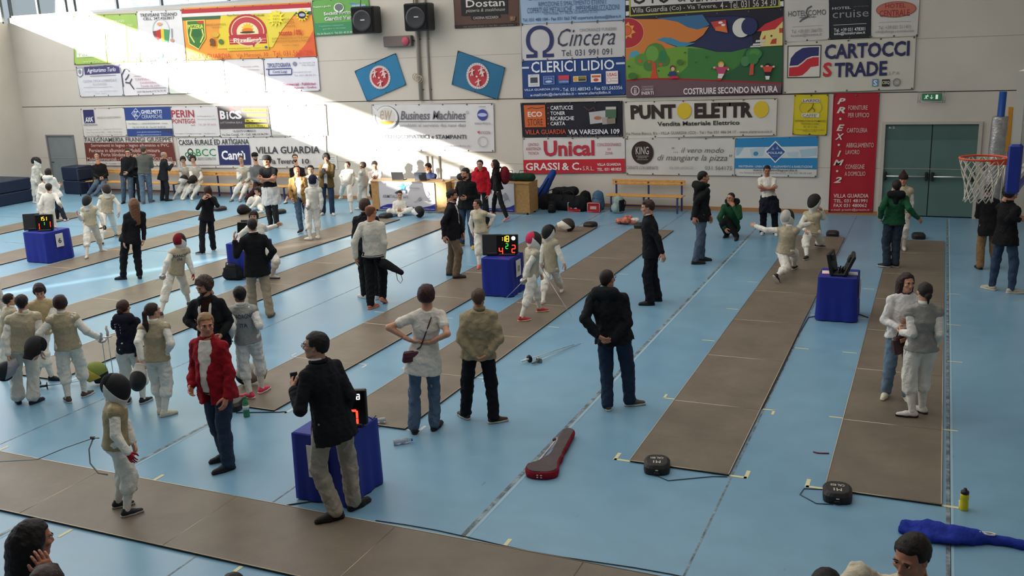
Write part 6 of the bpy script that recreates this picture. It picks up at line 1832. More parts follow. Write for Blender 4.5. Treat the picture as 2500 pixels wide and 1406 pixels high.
# ------------------------------------------------------------------ the people
PEOPLE = [
{'label':'man in navy blazer and pale khaki trousers standing at the front scoring table','S':1.866,'near':2,'seed':1,'base':[-5.046,7.007,0],'J':[-36,-30,1002,-91,-74,1553,-112,-81,1743,-133,-235,1486,-36,98,1486,-132,-368,1208,114,80,1218,-314,-202,1334,-23,141,986,-63,-123,1002,-9,64,1002,-151,-165,546,-28,151,544,-11,-137,102,11,137,80],'hf':[-.952,-.305,.0],'toeL':2.457,'toeR':-.249,'wear':[('trousers','a29a8c',{'flare':.016}),('blazer','1a1b20',{'hem':-.34}),('collar','dcdde4')],'hair':('short','1a1412'),'glasses':True,'skin':'b98a70','shoe':('1c1613','141010')},
{'label':'grey haired man in red jacket and dark jeans turning to look back','S':1.734,'near':2,'seed':8,'base':[-6.953,7.564,0],'J':[-20,-8,931,-51,-19,1443,-35,-32,1620,127,-10,1380,-221,-25,1380,221,-43,1112,-308,3,1109,228,-149,879,-205,-181,963,77,-3,931,-118,-12,931,84,-90,507,-119,18,499,107,-104,74,-107,104,74],'hf':[.765,-.629,-.139],'toeL':2.698,'toeR':2.628,'wear':[('trousers','2c3a4e',{'flare':.012}),('shirt','d8d2cc',{'infl':.016}),('jacket','8e1622',{'front':.05,'hem':-.3,'infl':.03,'collar':'8e1622'})],'w':1.08,'belly':.05,'hair':('short','8a6a4c'),'skin':'c08468','shoe':('15161a','1a1a1c')},
{'label':'small masked fencer with red glove waiting on the near piste','S':1.394,'near':2,'seed':15,'base':[-7.189,6.281,0],'J':[18,26,758,46,64,1169,61,70,1312,-47,153,1119,132,-34,1119,53,145,912,177,-106,906,135,126,724,285,-90,730,-32,78,758,69,-27,758,-26,119,412,141,21,421,-115,55,81,115,-55,81],'hf':[.914,.348,-.208],'toeL':-.683,'toeR':-.544,'wear':[('breeches','e3dfd5',{'sock':'dedad2'}),('fence','e3dfd5'),('vest','a0906c')],'hs':.15,'mask':('17171a','d9d5cd','1b1b1e'),'skin':'c99a80','glove':{'R':'9c1f2c'},'shoe':('23252e','b8b4b4')},
{'label':'woman in white short sleeved tunic with hands on her lower back','S':1.76,'near':2,'seed':22,'base':[-5.324,9.104,0],'J':[45,17,945,112,42,1465,106,62,1644,-35,-49,1402,242,126,1402,-254,-217,1313,408,-57,1248,-49,-146,1169,179,-47,1123,-33,-32,945,122,66,945,-92,-13,510,87,134,512,-92,-82,75,92,82,75],'hf':[-.281,.96,.0],'toeL':.616,'toeR':.093,'wear':[('trousers','55687e',{'flare':.024,'li':.006}),('tshirt','d8d2c8',{'hem':-.4,'infl':.022,'sleeve':.26})],'bend':[[.68,.43,-.45],[-.76,-.48,-.1]],'fem':True,'bare':True,'hair':('pixie','33161a'),'skin':'c48f74','shoe':('2a211e','1c1715')},
{'label':'man in khaki field jacket and black trousers, hands clasped behind','S':1.637,'near':2,'seed':29,'base':[-4.841,9.596,0],'J':[23,3,879,58,8,1362,52,26,1529,-95,-55,1303,203,70,1303,-109,-155,1052,294,26,1053,46,-145,866,180,-95,877,-60,-32,879,107,38,879,-140,7,478,156,55,473,-187,7,70,187,-7,70],'hf':[-.322,.947,.0],'toeL':1.078,'toeR':-.842,'wear':[('trousers','14151c',{'flare':.014}),('jacket','9a8c70',{'hem':-.14,'infl':.036,'si':.018,'noise':.008,'collar':'8a7c62'})],'bend':[[.65,.27,-.5],[-.65,-.27,-.5]],'w':1.06,'hair':('short','4a382a'),'skin':'b9876c','shoe':('3f2c24','c9c2b8')},
{'label':'man in black hooded rain jacket and blue jeans, hands clasped behind','S':1.744,'near':2,'seed':36,'base':[-3.386,10.518,0],'J':[-46,-22,937,-114,-55,1451,-109,-35,1629,-282,-82,1389,70,-21,1389,-319,-288,1192,147,-81,1118,-152,-296,995,7,-190,931,-144,-39,937,53,-5,937,-144,-24,501,92,76,509,-108,-107,74,108,107,74],'hf':[.245,.97,.0],'toeL':.521,'toeR':-1.05,'wear':[('trousers','223349',{'flare':.02}),('jacket','16191d',{'hem':-.16,'infl':.038,'si':.02,'hood':'1a1d22'})],'bend':[[.69,.12,-.4],[-.69,-.12,-.4]],'w':1.1,'hair':('buzz','1d1512'),'glasses':True,'skin':'b98468','shoe':('4b4a40','c6c2b8')},
{'label':'girl in grey lame vest and white breeches with dark bun, back turned','S':1.581,'near':2,'seed':43,'base':[-.031,11.309,0],'J':[-1,-7,871,-2,-17,1337,-11,0,1498,-146,-46,1280,142,15,1280,-103,-121,1034,181,-59,1033,-217,76,978,144,107,873,-81,-24,871,80,11,871,-106,-26,477,39,82,484,-51,-83,89,51,83,89],'hf':[-.472,.882,.0],'toeL':1.748,'toeR':1.05,'wear':[('breeches','dedad2',{'sock':'dedad2'}),('fence','dedad2'),('vest','8d8a86')],'fem':True,'hair':('bun','241a18'),'skin':'c2937a','shoe':('d6d2cc','2a2224')},
{'label':'long haired woman in white track jacket and light jeans holding a bag','S':1.549,'near':2,'seed':50,'base':[-.277,11.797,0],'J':[13,7,854,32,17,1311,42,1,1469,170,49,1255,-111,-18,1255,195,-13,1008,-179,-88,1019,90,-211,1055,-18,-247,985,91,25,854,-66,-12,854,120,-46,474,-90,-45,469,119,-20,88,-119,20,88],'hf':[.519,-.852,-.07],'toeL':-2.769,'toeR':2.991,'wear':[('trousers','6b8498',{'flare':.006}),('jacket','d9d6d4',{'hem':-.12,'infl':.026,'collar':'3a3a5c'})],'fem':True,'hair':('long','2a1917'),'skin':'c08a72','shoe':('d8d2bc','d8d2bc')},
{'label':'boy at far left with dark hair facing the group, half hidden','S':1.22,'near':1,'seed':57,'base':[-12.1,8.928,0],'J':[46,59,647,115,147,1007,119,161,1132,-2,169,965,216,105,965,-59,173,772,234,119,765,77,271,706,138,268,799,-15,77,647,107,41,647,-2,25,345,66,86,348,3,-63,52,-3,63,52],'hf':[.283,.959,.0],'toeL':-.077,'toeR':-.496,'wear':[('breeches','e3dfd5',{'sock':'dedad2'}),('fence','e3dfd5'),('vest','b3a78e')],'hs':.145,'hair':('short','1c1412'),'skin':'c4947a','shoe':('1f1f24','1a1a1c')},
{'label':'boy in lame vest with dark hair, back turned, leftmost of the left group','S':1.471,'near':2,'seed':64,'base':[-10.893,8.235,0],'J':[41,43,783,103,108,1216,91,121,1367,-5,-15,1165,197,216,1165,-15,-121,946,253,187,930,28,-158,736,263,110,727,-15,-21,783,98,108,783,-108,8,428,73,129,416,-100,-32,63,100,32,63],'hf':[-.681,.732,.0],'toeL':1.098,'toeR':-.036,'wear':[('trousers','d8d4ca',{'len':.86,'flare':.03,'li':.02}),('fence','e3dfd5'),('vest','b3a78e')],'hs':.142,'w':1.12,'hair':('short','1c1312'),'skin':'c4947a','shoe':('20243a','23252e')},
{'label':'boy in lame vest facing the camera and looking down in the left group','S':1.395,'near':1,'seed':71,'base':[-11.426,8.986,0],'J':[26,44,742,65,109,1154,77,98,1296,147,198,1104,-27,5,1104,192,123,891,-12,-63,885,226,-64,811,170,-126,811,75,97,742,-23,-10,742,15,5,399,61,17,405,-82,-62,59,82,62,59],'hf':[.654,-.593,-.469],'toeL':-1.975,'toeR':-1.365,'wear':[('breeches','e3dfd5',{'sock':'dedad2'}),('fence','e3dfd5'),('vest','ad9a74')],'hs':.142,'hair':('medium','2a1d18'),'skin':'c4947a','shoe':('1f1f24','1a1a1c')},
{'label':'boy in lame vest with arm out resting on two upright foils','S':1.439,'near':2,'seed':78,'base':[-10.34,8.573,0],'J':[1,-10,765,2,-24,1190,-10,-12,1337,-100,-109,1138,104,64,1138,-172,-268,977,222,123,941,-137,-313,772,237,288,807,-56,-58,765,58,39,765,-91,-52,408,16,133,421,-20,-118,61,20,118,61],'hf':[-.723,.69,.0],'toeL':1.228,'toeR':.093,'wear':[('breeches','e3dfd5',{'sock':'dedad2'}),('fence','e3dfd5'),('vest','ad9f82')],'hs':.142,'curl':[.6,1.3],'hair':('medium','2a1814'),'skin':'c4947a','shoe':('4a3a3c','d8d4ce')},
{'label':'girl in navy hooded jacket and white breeches with hand at her face','S':1.398,'near':2,'seed':85,'base':[-9.445,8.719,0],'J':[8,1,744,20,1,1156,16,18,1299,-88,-74,1106,125,76,1106,-241,76,1021,152,16,885,-304,270,1056,189,-31,687,-51,-41,744,67,43,744,-115,17,405,64,104,400,-100,-32,60,100,32,60],'hf':[-.213,.977,.0],'toeL':.651,'toeR':-.047,'wear':[('breeches','e3dfd5',{'sock':'dedad2'}),('jacket','1b1d2c',{'hem':-.05,'infl':.02,'hood':'20222f'})],'hs':.142,'fem':True,'hair':('bun','3a211a'),'skin':'c4947a','shoe':('1c2026','d0ccc8')},
{'label':'girl in lame vest with long ponytail looking to the right','S':1.459,'near':2,'seed':92,'base':[-8.786,8.512,0],'J':[13,8,776,33,20,1206,36,38,1355,-90,-45,1154,150,82,1154,1,-233,1035,289,10,971,53,-267,828,139,75,830,-54,-27,776,80,44,776,-93,64,425,74,67,412,-70,35,62,70,-35,62],'hf':[.209,.978,.0],'toeL':.452,'toeR':-.455,'wear':[('breeches','e3dfd5',{'sock':'dedad2'}),('fence','e3dfd5'),('vest','a99c80')],'hs':.142,'fem':True,'hair':('ponytail','2c1611'),'skin':'c4947a','shoe':('d9d2c0','c8bfa8')},
{'label':'white sleeved figure cut off by the left edge','S':1.075,'near':0,'seed':99,'base':[-14.651,10.785,0],'J':[21,24,570,52,60,887,54,73,997,-51,67,849,148,45,849,-76,48,675,168,21,675,-69,87,521,170,61,521,-35,30,570,76,18,570,-70,37,304,110,116,322,-104,-30,46,104,30,68],'hf':[.111,.994,.0],'toeL':.098,'toeR':-.32,'wear':[('breeches','e3dfd5',{'sock':'dedad2'}),('fence','e3dfd5')],'hs':.145,'hair':('short','1c1412'),'skin':'c4947a'},
{'label':'bearded man in dark parka with white lining looking down at his hands','S':1.68,'near':2,'seed':106,'base':[-8.3,9.073,0],'J':[-2,-22,924,-5,-55,1420,-8,-75,1591,142,3,1359,-151,-106,1359,195,89,1101,-313,-121,1135,227,-131,989,-83,-195,1078,80,8,924,-84,-53,924,10,-34,497,7,-39,508,-84,-27,72,84,27,94],'hf':[-.154,-.914,-.375],'toeL':-2.575,'toeR':-2.994,'wear':[('trousers','1c1d22'),('shirt','2a1512'),('jacket','17191c',{'front':.045,'hem':-.42,'infl':.034,'lining':'d4d0c8','collar':'1c1e22'})],'hair':('curly','3a2a22'),'beard':'2a1c17','skin':'b48268','shoe':('1a1a1c','141414')},
{'label':'fencer with name on lame vest and bright pink shoes, back turned','S':1.487,'near':2,'seed':113,'base':[-8.027,9.412,0],'J':[-15,-21,813,-37,-54,1252,-53,-45,1404,-151,-124,1199,82,24,1199,-46,-262,1026,224,-59,1017,-170,-172,868,77,95,1071,-80,-63,813,50,20,813,-98,-64,442,12,120,457,-5,-112,85,5,112,85],'hf':[-.887,.462,.0],'toeL':1.753,'toeR':.008,'wear':[('breeches','dddbd6',{'sock':'dedad2'}),('fence','dddbd6'),('vest','8f8f8c')],'hs':.142,'hair':('short','0f0c0c'),'skin':'8a5a44','shoe':('d8365c','e6dcdc')},
{'label':'girl fencer in pink backed helmet and red shoes bending forward','S':1.382,'near':1,'seed':120,'base':[-5.977,13.908,0],'J':[27,8,751,67,19,1159,76,33,1300,-38,98,1110,162,-63,1110,86,101,918,63,-153,925,170,88,732,17,-223,739,-29,53,751,83,-37,751,22,190,423,39,-156,408,39,302,81,-39,-302,81],'hf':[.561,.809,-.174],'toeL':-1.078,'toeR':-.99,'wear':[('breeches','e3dfd5',{'sock':'dedad2'}),('fence','e3dfd5'),('vest','b3ab98')],'hs':.15,'curl':[1.2,1.3],'mask':('2a2426','e0dcd6','c83a5c'),'skin':'c4947a','shoe':('b82638','e0d0a0')},
{'label':'fencer in black mask at close quarters with the pink helmeted one','S':1.275,'near':1,'seed':127,'base':[-6.067,15.132,0],'J':[-15,-6,552,-18,1,1071,-28,-11,1202,95,-37,1026,-131,37,1026,175,-53,832,-165,-25,828,257,-63,662,-173,-76,646,48,-27,552,-78,15,552,23,196,299,-53,-231,325,3,449,76,-3,-449,76],'hf':[-.599,-.763,-.242],'toeL':-2.848,'toeR':2.65,'wear':[('breeches','e3dfd5',{'sock':'dedad2'}),('fence','e3dfd5'),('vest','ada48c')],'hs':.15,'mask':('1e1e20','d8d4cc','1c1c1f'),'skin':'c4947a','shoe':('ddd6c6','c8bfae')},
{'label':'young man in black suit standing in profile by the piste','S':1.776,'near':2,'seed':134,'base':[-4.277,15.317,0],'J':[-34,-9,954,-86,-22,1478,-106,-30,1659,-58,-184,1414,-101,143,1414,119,-186,1180,-75,89,1127,203,-220,934,-69,32,871,-22,-100,954,-47,83,954,-84,-138,516,-57,105,510,-25,-145,76,25,145,76],'hf':[-.922,-.347,-.174],'toeL':1.93,'toeR':1.808,'wear':[('trousers','15171f',{'flare':.018}),('collar','cfd2da'),('blazer','14161c',{'hem':-.26})],'hair':('crop','3a241c'),'skin':'c08d76','shoe':('141416','0f0f10')},
{'label':'tall young man in dark hooded jacket and grey blue jeans, in profile','S':1.834,'near':1,'seed':141,'base':[-4.258,18.522,0],'J':[26,4,985,65,10,1526,85,19,1713,-61,130,1460,180,-111,1460,90,117,1198,-9,-195,1240,188,90,946,-25,-250,975,-41,72,985,93,-63,985,27,135,536,56,-95,527,29,159,78,-29,-159,78],'hf':[.898,.418,-.139],'toeL':-1.258,'toeR':-1.17,'wear':[('trousers','4f5c6e',{'flare':.004}),('jacket','17181b',{'hem':-.22,'infl':.026,'hood':'141517'})],'hair':('buzz','120e0d'),'skin':'a8785f','shoe':('131315','1a1a1c')},
{'label':'man in green hooded jacket crouching with hand at chin','S':1.72,'near':0,'seed':148,'base':[-4.095,21.077,0],'J':[-45,215,195,-16,-24,757,-26,-87,918,141,-2,700,-179,3,700,204,-214,523,-246,-162,480,69,-203,738,-125,-181,256,44,214,195,-134,217,195,-111,-115,425,-177,-174,370,136,-135,73,-136,135,73],'hf':[-.326,-.945,.0],'toeL':-3.089,'toeR':2.984,'wear':[('trousers','17181d'),('jacket','1f4a30',{'hem':-.02,'infl':.024,'hood':'16181a'})],'hair':('buzz','1c1513'),'glasses':True,'skin':'b98468','shoe':('1a1b20','15161a')},
{'label':'woman in white polo shirt with crossed arms and dark jacket round her waist','S':1.555,'near':1,'seed':155,'base':[-3.37,21.641,0],'J':[-34,2,835,-85,6,1294,-82,-13,1452,71,29,1238,-229,-18,1238,86,-112,1024,-169,-153,1028,-117,-201,1085,52,-175,1085,50,15,835,-118,-11,835,104,-27,452,-128,-52,448,147,-16,66,-147,16,66],'hf':[.15,-.967,-.208],'toeL':-2.847,'toeR':-3.127,'wear':[('trousers','15171e',{'flare':.02}),('tshirt','dcd8d0',{'hem':.05,'sleeve':.32}),('waist','1c1e28')],'fem':True,'bare':True,'w':1.05,'hair':('bun','171211'),'skin':'a8715a','shoe':('d8d6d2','d0ccc8')},
{'label':'fencer lunging away with arms spread wide on the second piste','S':1.52,'near':1,'seed':162,'base':[-2.444,17.72,0],'J':[-12,-2,501,26,4,932,-12,49,1112,-118,28,877,160,-22,877,-366,-12,873,208,219,929,-573,53,930,353,389,949,-89,12,501,66,-16,501,31,-220,226,105,343,383,-71,-579,157,71,579,87],'hf':[.295,.956,.0],'toeL':-.648,'toeR':-.212,'wear':[('breeches','e3dfd5',{'sock':'dedad2'}),('fence','e3dfd5'),('vest','a99c84')],'hs':.15,'pitchL':.9,'mask':('2a2a2e','dcd8d2','b8b4ae'),'skin':'c4947a','shoe':('1e1c1c','c9c4be')},
{'label':'fencer in dark mask on the second piste receiving the lunge','S':1.5,'near':0,'seed':169,'base':[-2.219,19.827,0],'J':[0,0,469,-30,-3,864,5,1,1086,102,-59,810,-153,53,810,171,163,724,-214,-128,653,148,27,898,-125,-301,547,72,-31,469,-71,31,469,118,251,226,-100,-319,338,38,589,86,-38,-589,86],'hf':[-.548,-.825,-.139],'toeL':-1.634,'toeR':2.991,'wear':[('breeches','e3dfd5',{'sock':'dedad2'}),('fence','e3dfd5'),('vest','b0a488')],'hs':.15,'mask':('2c2826','d8d4cc','2a2624'),'skin':'c4947a','shoe':('1d1a1a','b8b4ae')},
{'label':'man in green hooded jacket standing with his back turned on the right piste','S':1.65,'near':1,'seed':176,'base':[-.674,18.9,0],'J':[6,-8,908,14,-19,1395,12,0,1563,-147,-29,1336,174,-6,1336,-211,-248,1187,257,-214,1180,-230,-103,992,411,-140,1005,-84,-14,908,96,-1,908,-117,32,500,55,60,502,-75,-19,92,75,19,92],'hf':[-.123,.992,.0],'toeL':1.257,'toeR':.996,'wear':[('trousers','2c3848',{'flare':.016}),('jacket','1d5034',{'hem':-.1,'infl':.026,'hood':'15171a'})],'w':1.05,'hair':('short','1c1210'),'skin':'b98468','shoe':('1e1c1c','c4beb6')},
{'label':'person in cream jacket and dark pointed hat behind the green jacketed man','S':1.536,'near':1,'seed':183,'base':[-.608,20.535,0],'J':[2,7,841,5,19,1294,5,0,1450,147,16,1238,-138,18,1238,180,47,989,-171,49,989,176,-10,769,-167,-8,769,82,7,841,-78,8,841,94,-60,463,-93,-80,467,92,22,87,-92,-22,87],'hf':[-.005,-1.0,.0],'toeL':-2.937,'toeR':2.927,'wear':[('breeches','e3dfd5',{'sock':'dedad2'}),('fence','e3dfd5'),('vest','b8ac90')],'hs':.14,'cap':'3a2426','cap_kind':'cone','hair':('short','2a1a16'),'skin':'b98468','shoe':('d0ccc4','b0aca4')},
{'label':'dark haired person in black jacket and jeans at the right edge','S':1.792,'near':2,'seed':190,'base':[1.127,17.573,0],'J':[-2,-2,962,-5,-5,1491,16,-1,1674,-121,114,1426,112,-124,1426,117,66,1257,-12,-365,1309,180,312,1334,167,-172,1281,-67,65,962,63,-69,962,-110,125,520,150,-47,523,-142,76,76,142,-76,76],'hf':[.896,.179,-.407],'toeL':.983,'toeR':-1.373,'wear':[('trousers','33445c',{'li':.008,'flare':.004}),('jacket','17171a',{'hem':-.26,'infl':.03})],'fem':True,'hair':('curly','1c1412'),'skin':'b98468','shoe':('b0a898','d0c8b8')},
{'label':'person in long black coat and tan trousers behind the hoop net','S':1.558,'near':1,'seed':197,'base':[.971,19.278,0],'J':[-32,-6,836,-80,-14,1296,-82,4,1455,-212,-56,1240,64,29,1240,-235,6,992,79,90,991,-137,209,1038,-107,218,1038,-109,-30,836,45,18,836,-139,3,450,78,76,453,-125,-66,66,125,66,66],'hf':[-.124,.992,.0],'toeL':.508,'toeR':.089,'wear':[('trousers','8c6c4c',{'flare':.016}),('blazer','1d1c1e',{'hem':-.42})],'hair':('crop','1c1412'),'skin':'b98468','shoe':('1a1614','15110f')},
{'label':'bald man in white sweater walking away with a black mask bag','S':1.809,'near':2,'seed':204,'base':[-8.878,13.82,0],'J':[6,-4,972,15,-10,1505,18,11,1690,-139,-80,1440,167,61,1440,-235,-204,1186,220,26,1148,-238,-198,919,165,44,887,-80,-43,972,91,35,972,-54,-81,520,21,224,567,-19,-174,77,19,174,117],'hf':[.126,.99,-.07],'toeL':-.127,'toeR':.135,'wear':[('trousers','15161a',{'flare':.008}),('sweater','cfc9bd',{'band':'24262c'})],'pitchR':.5,'hair':('fringe','6a4030'),'skin':'b87a5a','shoe':('b86a52','c88a70')},
{'label':'brown haired person just ahead of the man in the white sweater','S':1.828,'near':2,'seed':211,'base':[-9.272,14.26,0],'J':[8,-5,982,20,-13,1521,13,8,1708,-144,-64,1455,180,41,1455,-170,-111,1159,229,19,1159,-186,-45,897,202,81,897,-83,-34,982,98,24,982,-150,24,534,95,78,528,-128,-5,78,128,5,78],'hf':[-.31,.951,.0],'toeL':1.275,'toeR':.227,'wear':[('trousers','1b1c20'),('jacket','1c1d22',{'hem':-.1})],'hair':('medium','3a2820'),'skin':'b98468','shoe':('cfcac4','c8c4be')},
{'label':'fencer in red and black helmet with name across the lame back','S':1.363,'near':1,'seed':218,'base':[-12.294,12.536,0],'J':[63,53,720,157,134,1122,152,149,1261,80,16,1075,212,232,1075,112,-162,941,258,215,855,81,-245,760,314,210,662,26,-7,720,100,114,720,17,-199,395,11,276,399,52,-405,80,-52,405,58],'hf':[-.283,.959,.0],'toeL':1.299,'toeR':.252,'wear':[('breeches','e3dfd5',{'sock':'dedad2'}),('fence','e3dfd5'),('vest','b0a48c')],'hs':.15,'glove':{'R':'a82030'},'mask':('1e1618','d9d5d0','7a1c24'),'skin':'c4947a','shoe':('4a3a34','b8a898')},
{'label':'man in black blazer and khaki trousers raising his left hand at a scoring machine','S':1.709,'near':2,'seed':225,'base':[-10.521,12.701,0],'J':[7,-4,918,19,-11,1422,4,4,1597,-95,-134,1361,130,113,1361,-175,-264,1124,323,85,1157,-202,-229,1373,176,76,952,-55,-73,918,70,65,918,-141,-19,500,113,54,492,-184,1,73,184,-1,73],'hf':[-.69,.724,.0],'toeL':.954,'toeR':.343,'wear':[('trousers','a39079',{'flare':.02}),('blazer','16161a',{'hem':-.36}),('collar','d8d6d6')],'bend':[[-.14,-.01,1.0], None],'w':1.05,'hair':('short','1f1512'),'skin':'b98468','shoe':('7a5c48','5a4434')},
{'label':'dark haired young fencer reaching his arm out behind the blazer man','S':1.55,'near':1,'seed':232,'base':[-12.172,14.983,0],'J':[-44,-27,677,-111,-66,1134,-102,-83,1293,-18,55,1079,-187,-178,1079,-126,262,975,-392,-214,931,42,407,1035,-291,-306,747,3,39,677,-92,-92,677,282,-11,413,99,-222,366,83,57,88,-83,-57,66],'hf':[.486,-.874,.0],'toeL':-1.412,'toeR':-2.285,'wear':[('breeches','e3dfd5',{'sock':'dedad2'}),('fence','e3dfd5')],'hs':.142,'hair':('medium','1f1815'),'skin':'c4947a','shoe':('d0ccc6','2a2a2e')},
{'label':'woman in black with dark hair and raised arms seen from behind','S':1.527,'near':1,'seed':239,'base':[-15.343,16.897,0],'J':[49,35,820,121,89,1270,104,94,1426,58,-49,1217,168,213,1217,88,-261,1084,349,93,1090,170,-153,1265,248,38,1284,18,-38,820,79,109,820,-17,-112,443,20,158,446,-3,-184,65,3,184,65],'hf':[-.952,.305,.0],'toeL':2.046,'toeR':.912,'wear':[('trousers','1b1b20',{'flare':.012}),('blazer','17171b',{'hem':-.16})],'fem':True,'hair':('bob','33181a'),'skin':'b98468','shoe':('26221f','c8c4be')},
{'label':'long blond haired woman in black suit standing with her back turned','S':1.653,'near':1,'seed':246,'base':[-15.092,14.297,0],'J':[71,63,888,177,158,1375,163,172,1544,66,19,1318,263,275,1318,50,-60,1057,283,234,1049,56,-114,819,288,177,811,16,-8,888,126,135,888,-93,-39,484,96,137,475,-149,-75,70,149,75,70],'hf':[-.726,.688,.0],'toeL':2.034,'toeR':.9,'wear':[('trousers','1a1a20',{'flare':.006}),('blazer','18181d',{'hem':-.26})],'fem':True,'w':1.05,'hair':('long','6a4830'),'skin':'c4947a','shoe':('201d1c','1a1817')},
{'label':'fencer in black mask with white guarded foil on the piste near sheet 6','S':1.361,'near':0,'seed':253,'base':[-17.905,15.951,0],'J':[4,13,741,11,34,1142,16,18,1281,107,113,1093,-86,-51,1093,192,164,892,-105,-120,880,236,167,695,-39,-260,1009,58,59,741,-50,-32,741,-22,204,392,64,-208,422,-149,352,58,149,-352,80],'hf':[.314,-.949,.0],'toeL':-1.077,'toeR':-2.473,'wear':[('breeches','e3dfd5',{'sock':'dedad2'}),('fence','e3dfd5'),('vest','bdb196')],'hs':.15,'mask':('1a1a1d','d8d4cc','1c1c1f'),'skin':'c4947a','shoe':('c8c2b8','8a8078')},
{'label':'fencer in brown mask behind the black masked one near sheet 6','S':1.402,'near':0,'seed':260,'base':[-18.987,17.443,0],'J':[21,32,740,52,81,1154,66,72,1297,158,145,1104,-62,5,1104,252,202,900,-106,-85,896,269,176,695,-51,-67,696,82,72,740,-41,-7,740,-65,260,384,113,-258,417,-253,469,60,253,-469,60],'hf':[.843,-.538,.0],'toeL':-1.79,'toeR':-2.837,'wear':[('breeches','e3dfd5',{'sock':'dedad2'}),('fence','e3dfd5'),('vest','b3a88e')],'hs':.15,'mask':('2e2220','d8d4cc','2a2020'),'skin':'c4947a','shoe':('3a3430','b8b0a4')},
{'label':'bearded man in navy blazer and brown trousers walking right','S':1.729,'near':1,'seed':267,'base':[-8.563,16.129,0],'J':[20,12,929,51,31,1439,70,37,1615,-12,192,1377,106,-135,1377,112,203,1120,-8,-247,1140,172,178,873,17,-291,890,-13,104,929,53,-79,929,-53,131,498,190,-62,519,-143,138,74,143,-138,96],'hf':[.937,.304,-.174],'toeL':-1.17,'toeR':-.995,'wear':[('trousers','6f5e4c',{'flare':.014}),('shirt','d0ccc8'),('blazer','17171c',{'front':.05,'hem':-.3})],'w':1.08,'belly':.03,'hair':('crop','1c1412'),'beard':'241814','skin':'b07a60','shoe':('3a2e26','2a221c')},
{'label':'girl fencer with pink shoes and hand on hip on the piste by sheet 10','S':1.352,'near':1,'seed':274,'base':[-8.412,17.233,0],'J':[-25,-10,741,-63,-24,1140,-74,-36,1278,67,-31,1092,-184,-14,1092,212,119,1012,-245,-27,878,147,51,835,-200,-47,684,45,-14,741,-95,-5,741,21,127,402,-30,-173,420,-35,299,80,35,-299,80],'hf':[-.669,-.743,.0],'toeL':-1.64,'toeR':-2.862,'wear':[('breeches','e3dfd5',{'sock':'dedad2'}),('fence','e3dfd5'),('vest','c4b89c')],'hs':.142,'fem':True,'hair':('bun','2a1a16'),'skin':'c08a72','shoe':('e0645c','e8a090')},
{'label':'man in dark jacket and jeans with hand over his mouth, yellow shoes','S':1.776,'near':1,'seed':281,'base':[-9.582,18.837,0],'J':[12,13,954,30,34,1478,25,13,1659,193,37,1414,-137,25,1414,221,119,1134,-260,58,1150,103,-116,1131,-120,160,1348,104,17,954,-80,10,954,154,-65,519,-141,24,513,191,-93,76,-191,93,76],'hf':[-.223,-.965,-.139],'toeL':-2.706,'toeR':2.739,'wear':[('trousers','3a4c62'),('jacket','17181a',{'hem':-.14})],'hair':('short','1d1512'),'beard':'2a1c18','skin':'b98468','shoe':('b8923c','c8a860')},
{'label':'person in red sweatshirt standing by the white banner desk','S':1.66,'near':1,'seed':288,'base':[-10.352,21.227,0],'J':[1,9,891,3,23,1381,7,3,1550,150,69,1321,-144,-26,1321,208,54,1054,-152,-74,1052,194,5,814,-126,-103,809,83,36,891,-81,-17,891,131,-30,484,-98,-62,479,137,0,71,-137,0,71],'hf':[.191,-.982,.0],'toeL':-2.618,'toeR':-3.037,'wear':[('trousers','1b1c20'),('jacket','b81c2c',{'hem':-.05,'infl':.024,'hood':'b01828'})],'hair':('short','2a1d18'),'skin':'c08a72','shoe':('5a3a34','3a2a28')},
{'label':'dark haired woman in black with a red backpack walking left','S':1.517,'near':0,'seed':295,'base':[-10.411,22.431,0],'J':[-28,-13,815,-70,-32,1262,-87,-40,1417,-10,-160,1208,-120,100,1208,22,-184,961,-202,26,983,61,-204,741,-222,-21,764,3,-85,815,-59,60,815,183,-293,459,-259,251,443,410,-472,115,-410,472,65],'hf':[-.892,-.452,.0],'toeL':2.005,'toeR':2.093,'wear':[('trousers','19191d',{'li':.006}),('jacket','1b1a1e',{'hem':-.16,'infl':.018})],'pitchL':.5,'fem':True,'hair':('long','1a1210'),'skin':'c08a72','shoe':('c88a80','c89a90')},
{'label':'fencer in dark mask standing by the grey door in the corner','S':1.469,'near':0,'seed':302,'base':[-26.735,21.832,0],'J':[41,47,776,103,118,1209,110,135,1359,47,238,1157,144,-18,1157,66,264,917,128,-58,919,255,184,847,177,-34,708,14,119,776,68,-24,776,90,61,420,-7,4,414,125,-19,63,-125,19,63],'hf':[.41,.912,.0],'toeL':-.999,'toeR':-1.418,'wear':[('breeches','d8d4ca',{'sock':'dedad2'}),('fence','d8d4ca')],'hs':.15,'mask':('2a2628','e0dcd6','2a2628'),'shoe':('c8c4bc','a8a49c')},
{'label':'dark haired woman in white hooded coat beside the corner fencer','S':1.51,'near':0,'seed':309,'base':[-22.964,19.48,0],'J':[-31,-45,811,-77,-113,1257,-80,-95,1411,-210,-128,1203,67,-81,1203,-217,-43,969,81,-5,966,-104,146,1004,-74,152,1004,-108,-58,811,46,-32,811,36,-18,436,-74,23,440,194,-27,64,-194,27,64],'hf':[-.168,.986,.0],'toeL':.379,'toeR':-.04,'wear':[('trousers','20242e'),('jacket','e0dcd4',{'hem':-.36,'hood':'e0dcd4'})],'fem':True,'hair':('bob','1e1412'),'shoe':('d8d4d0','c86a60')},
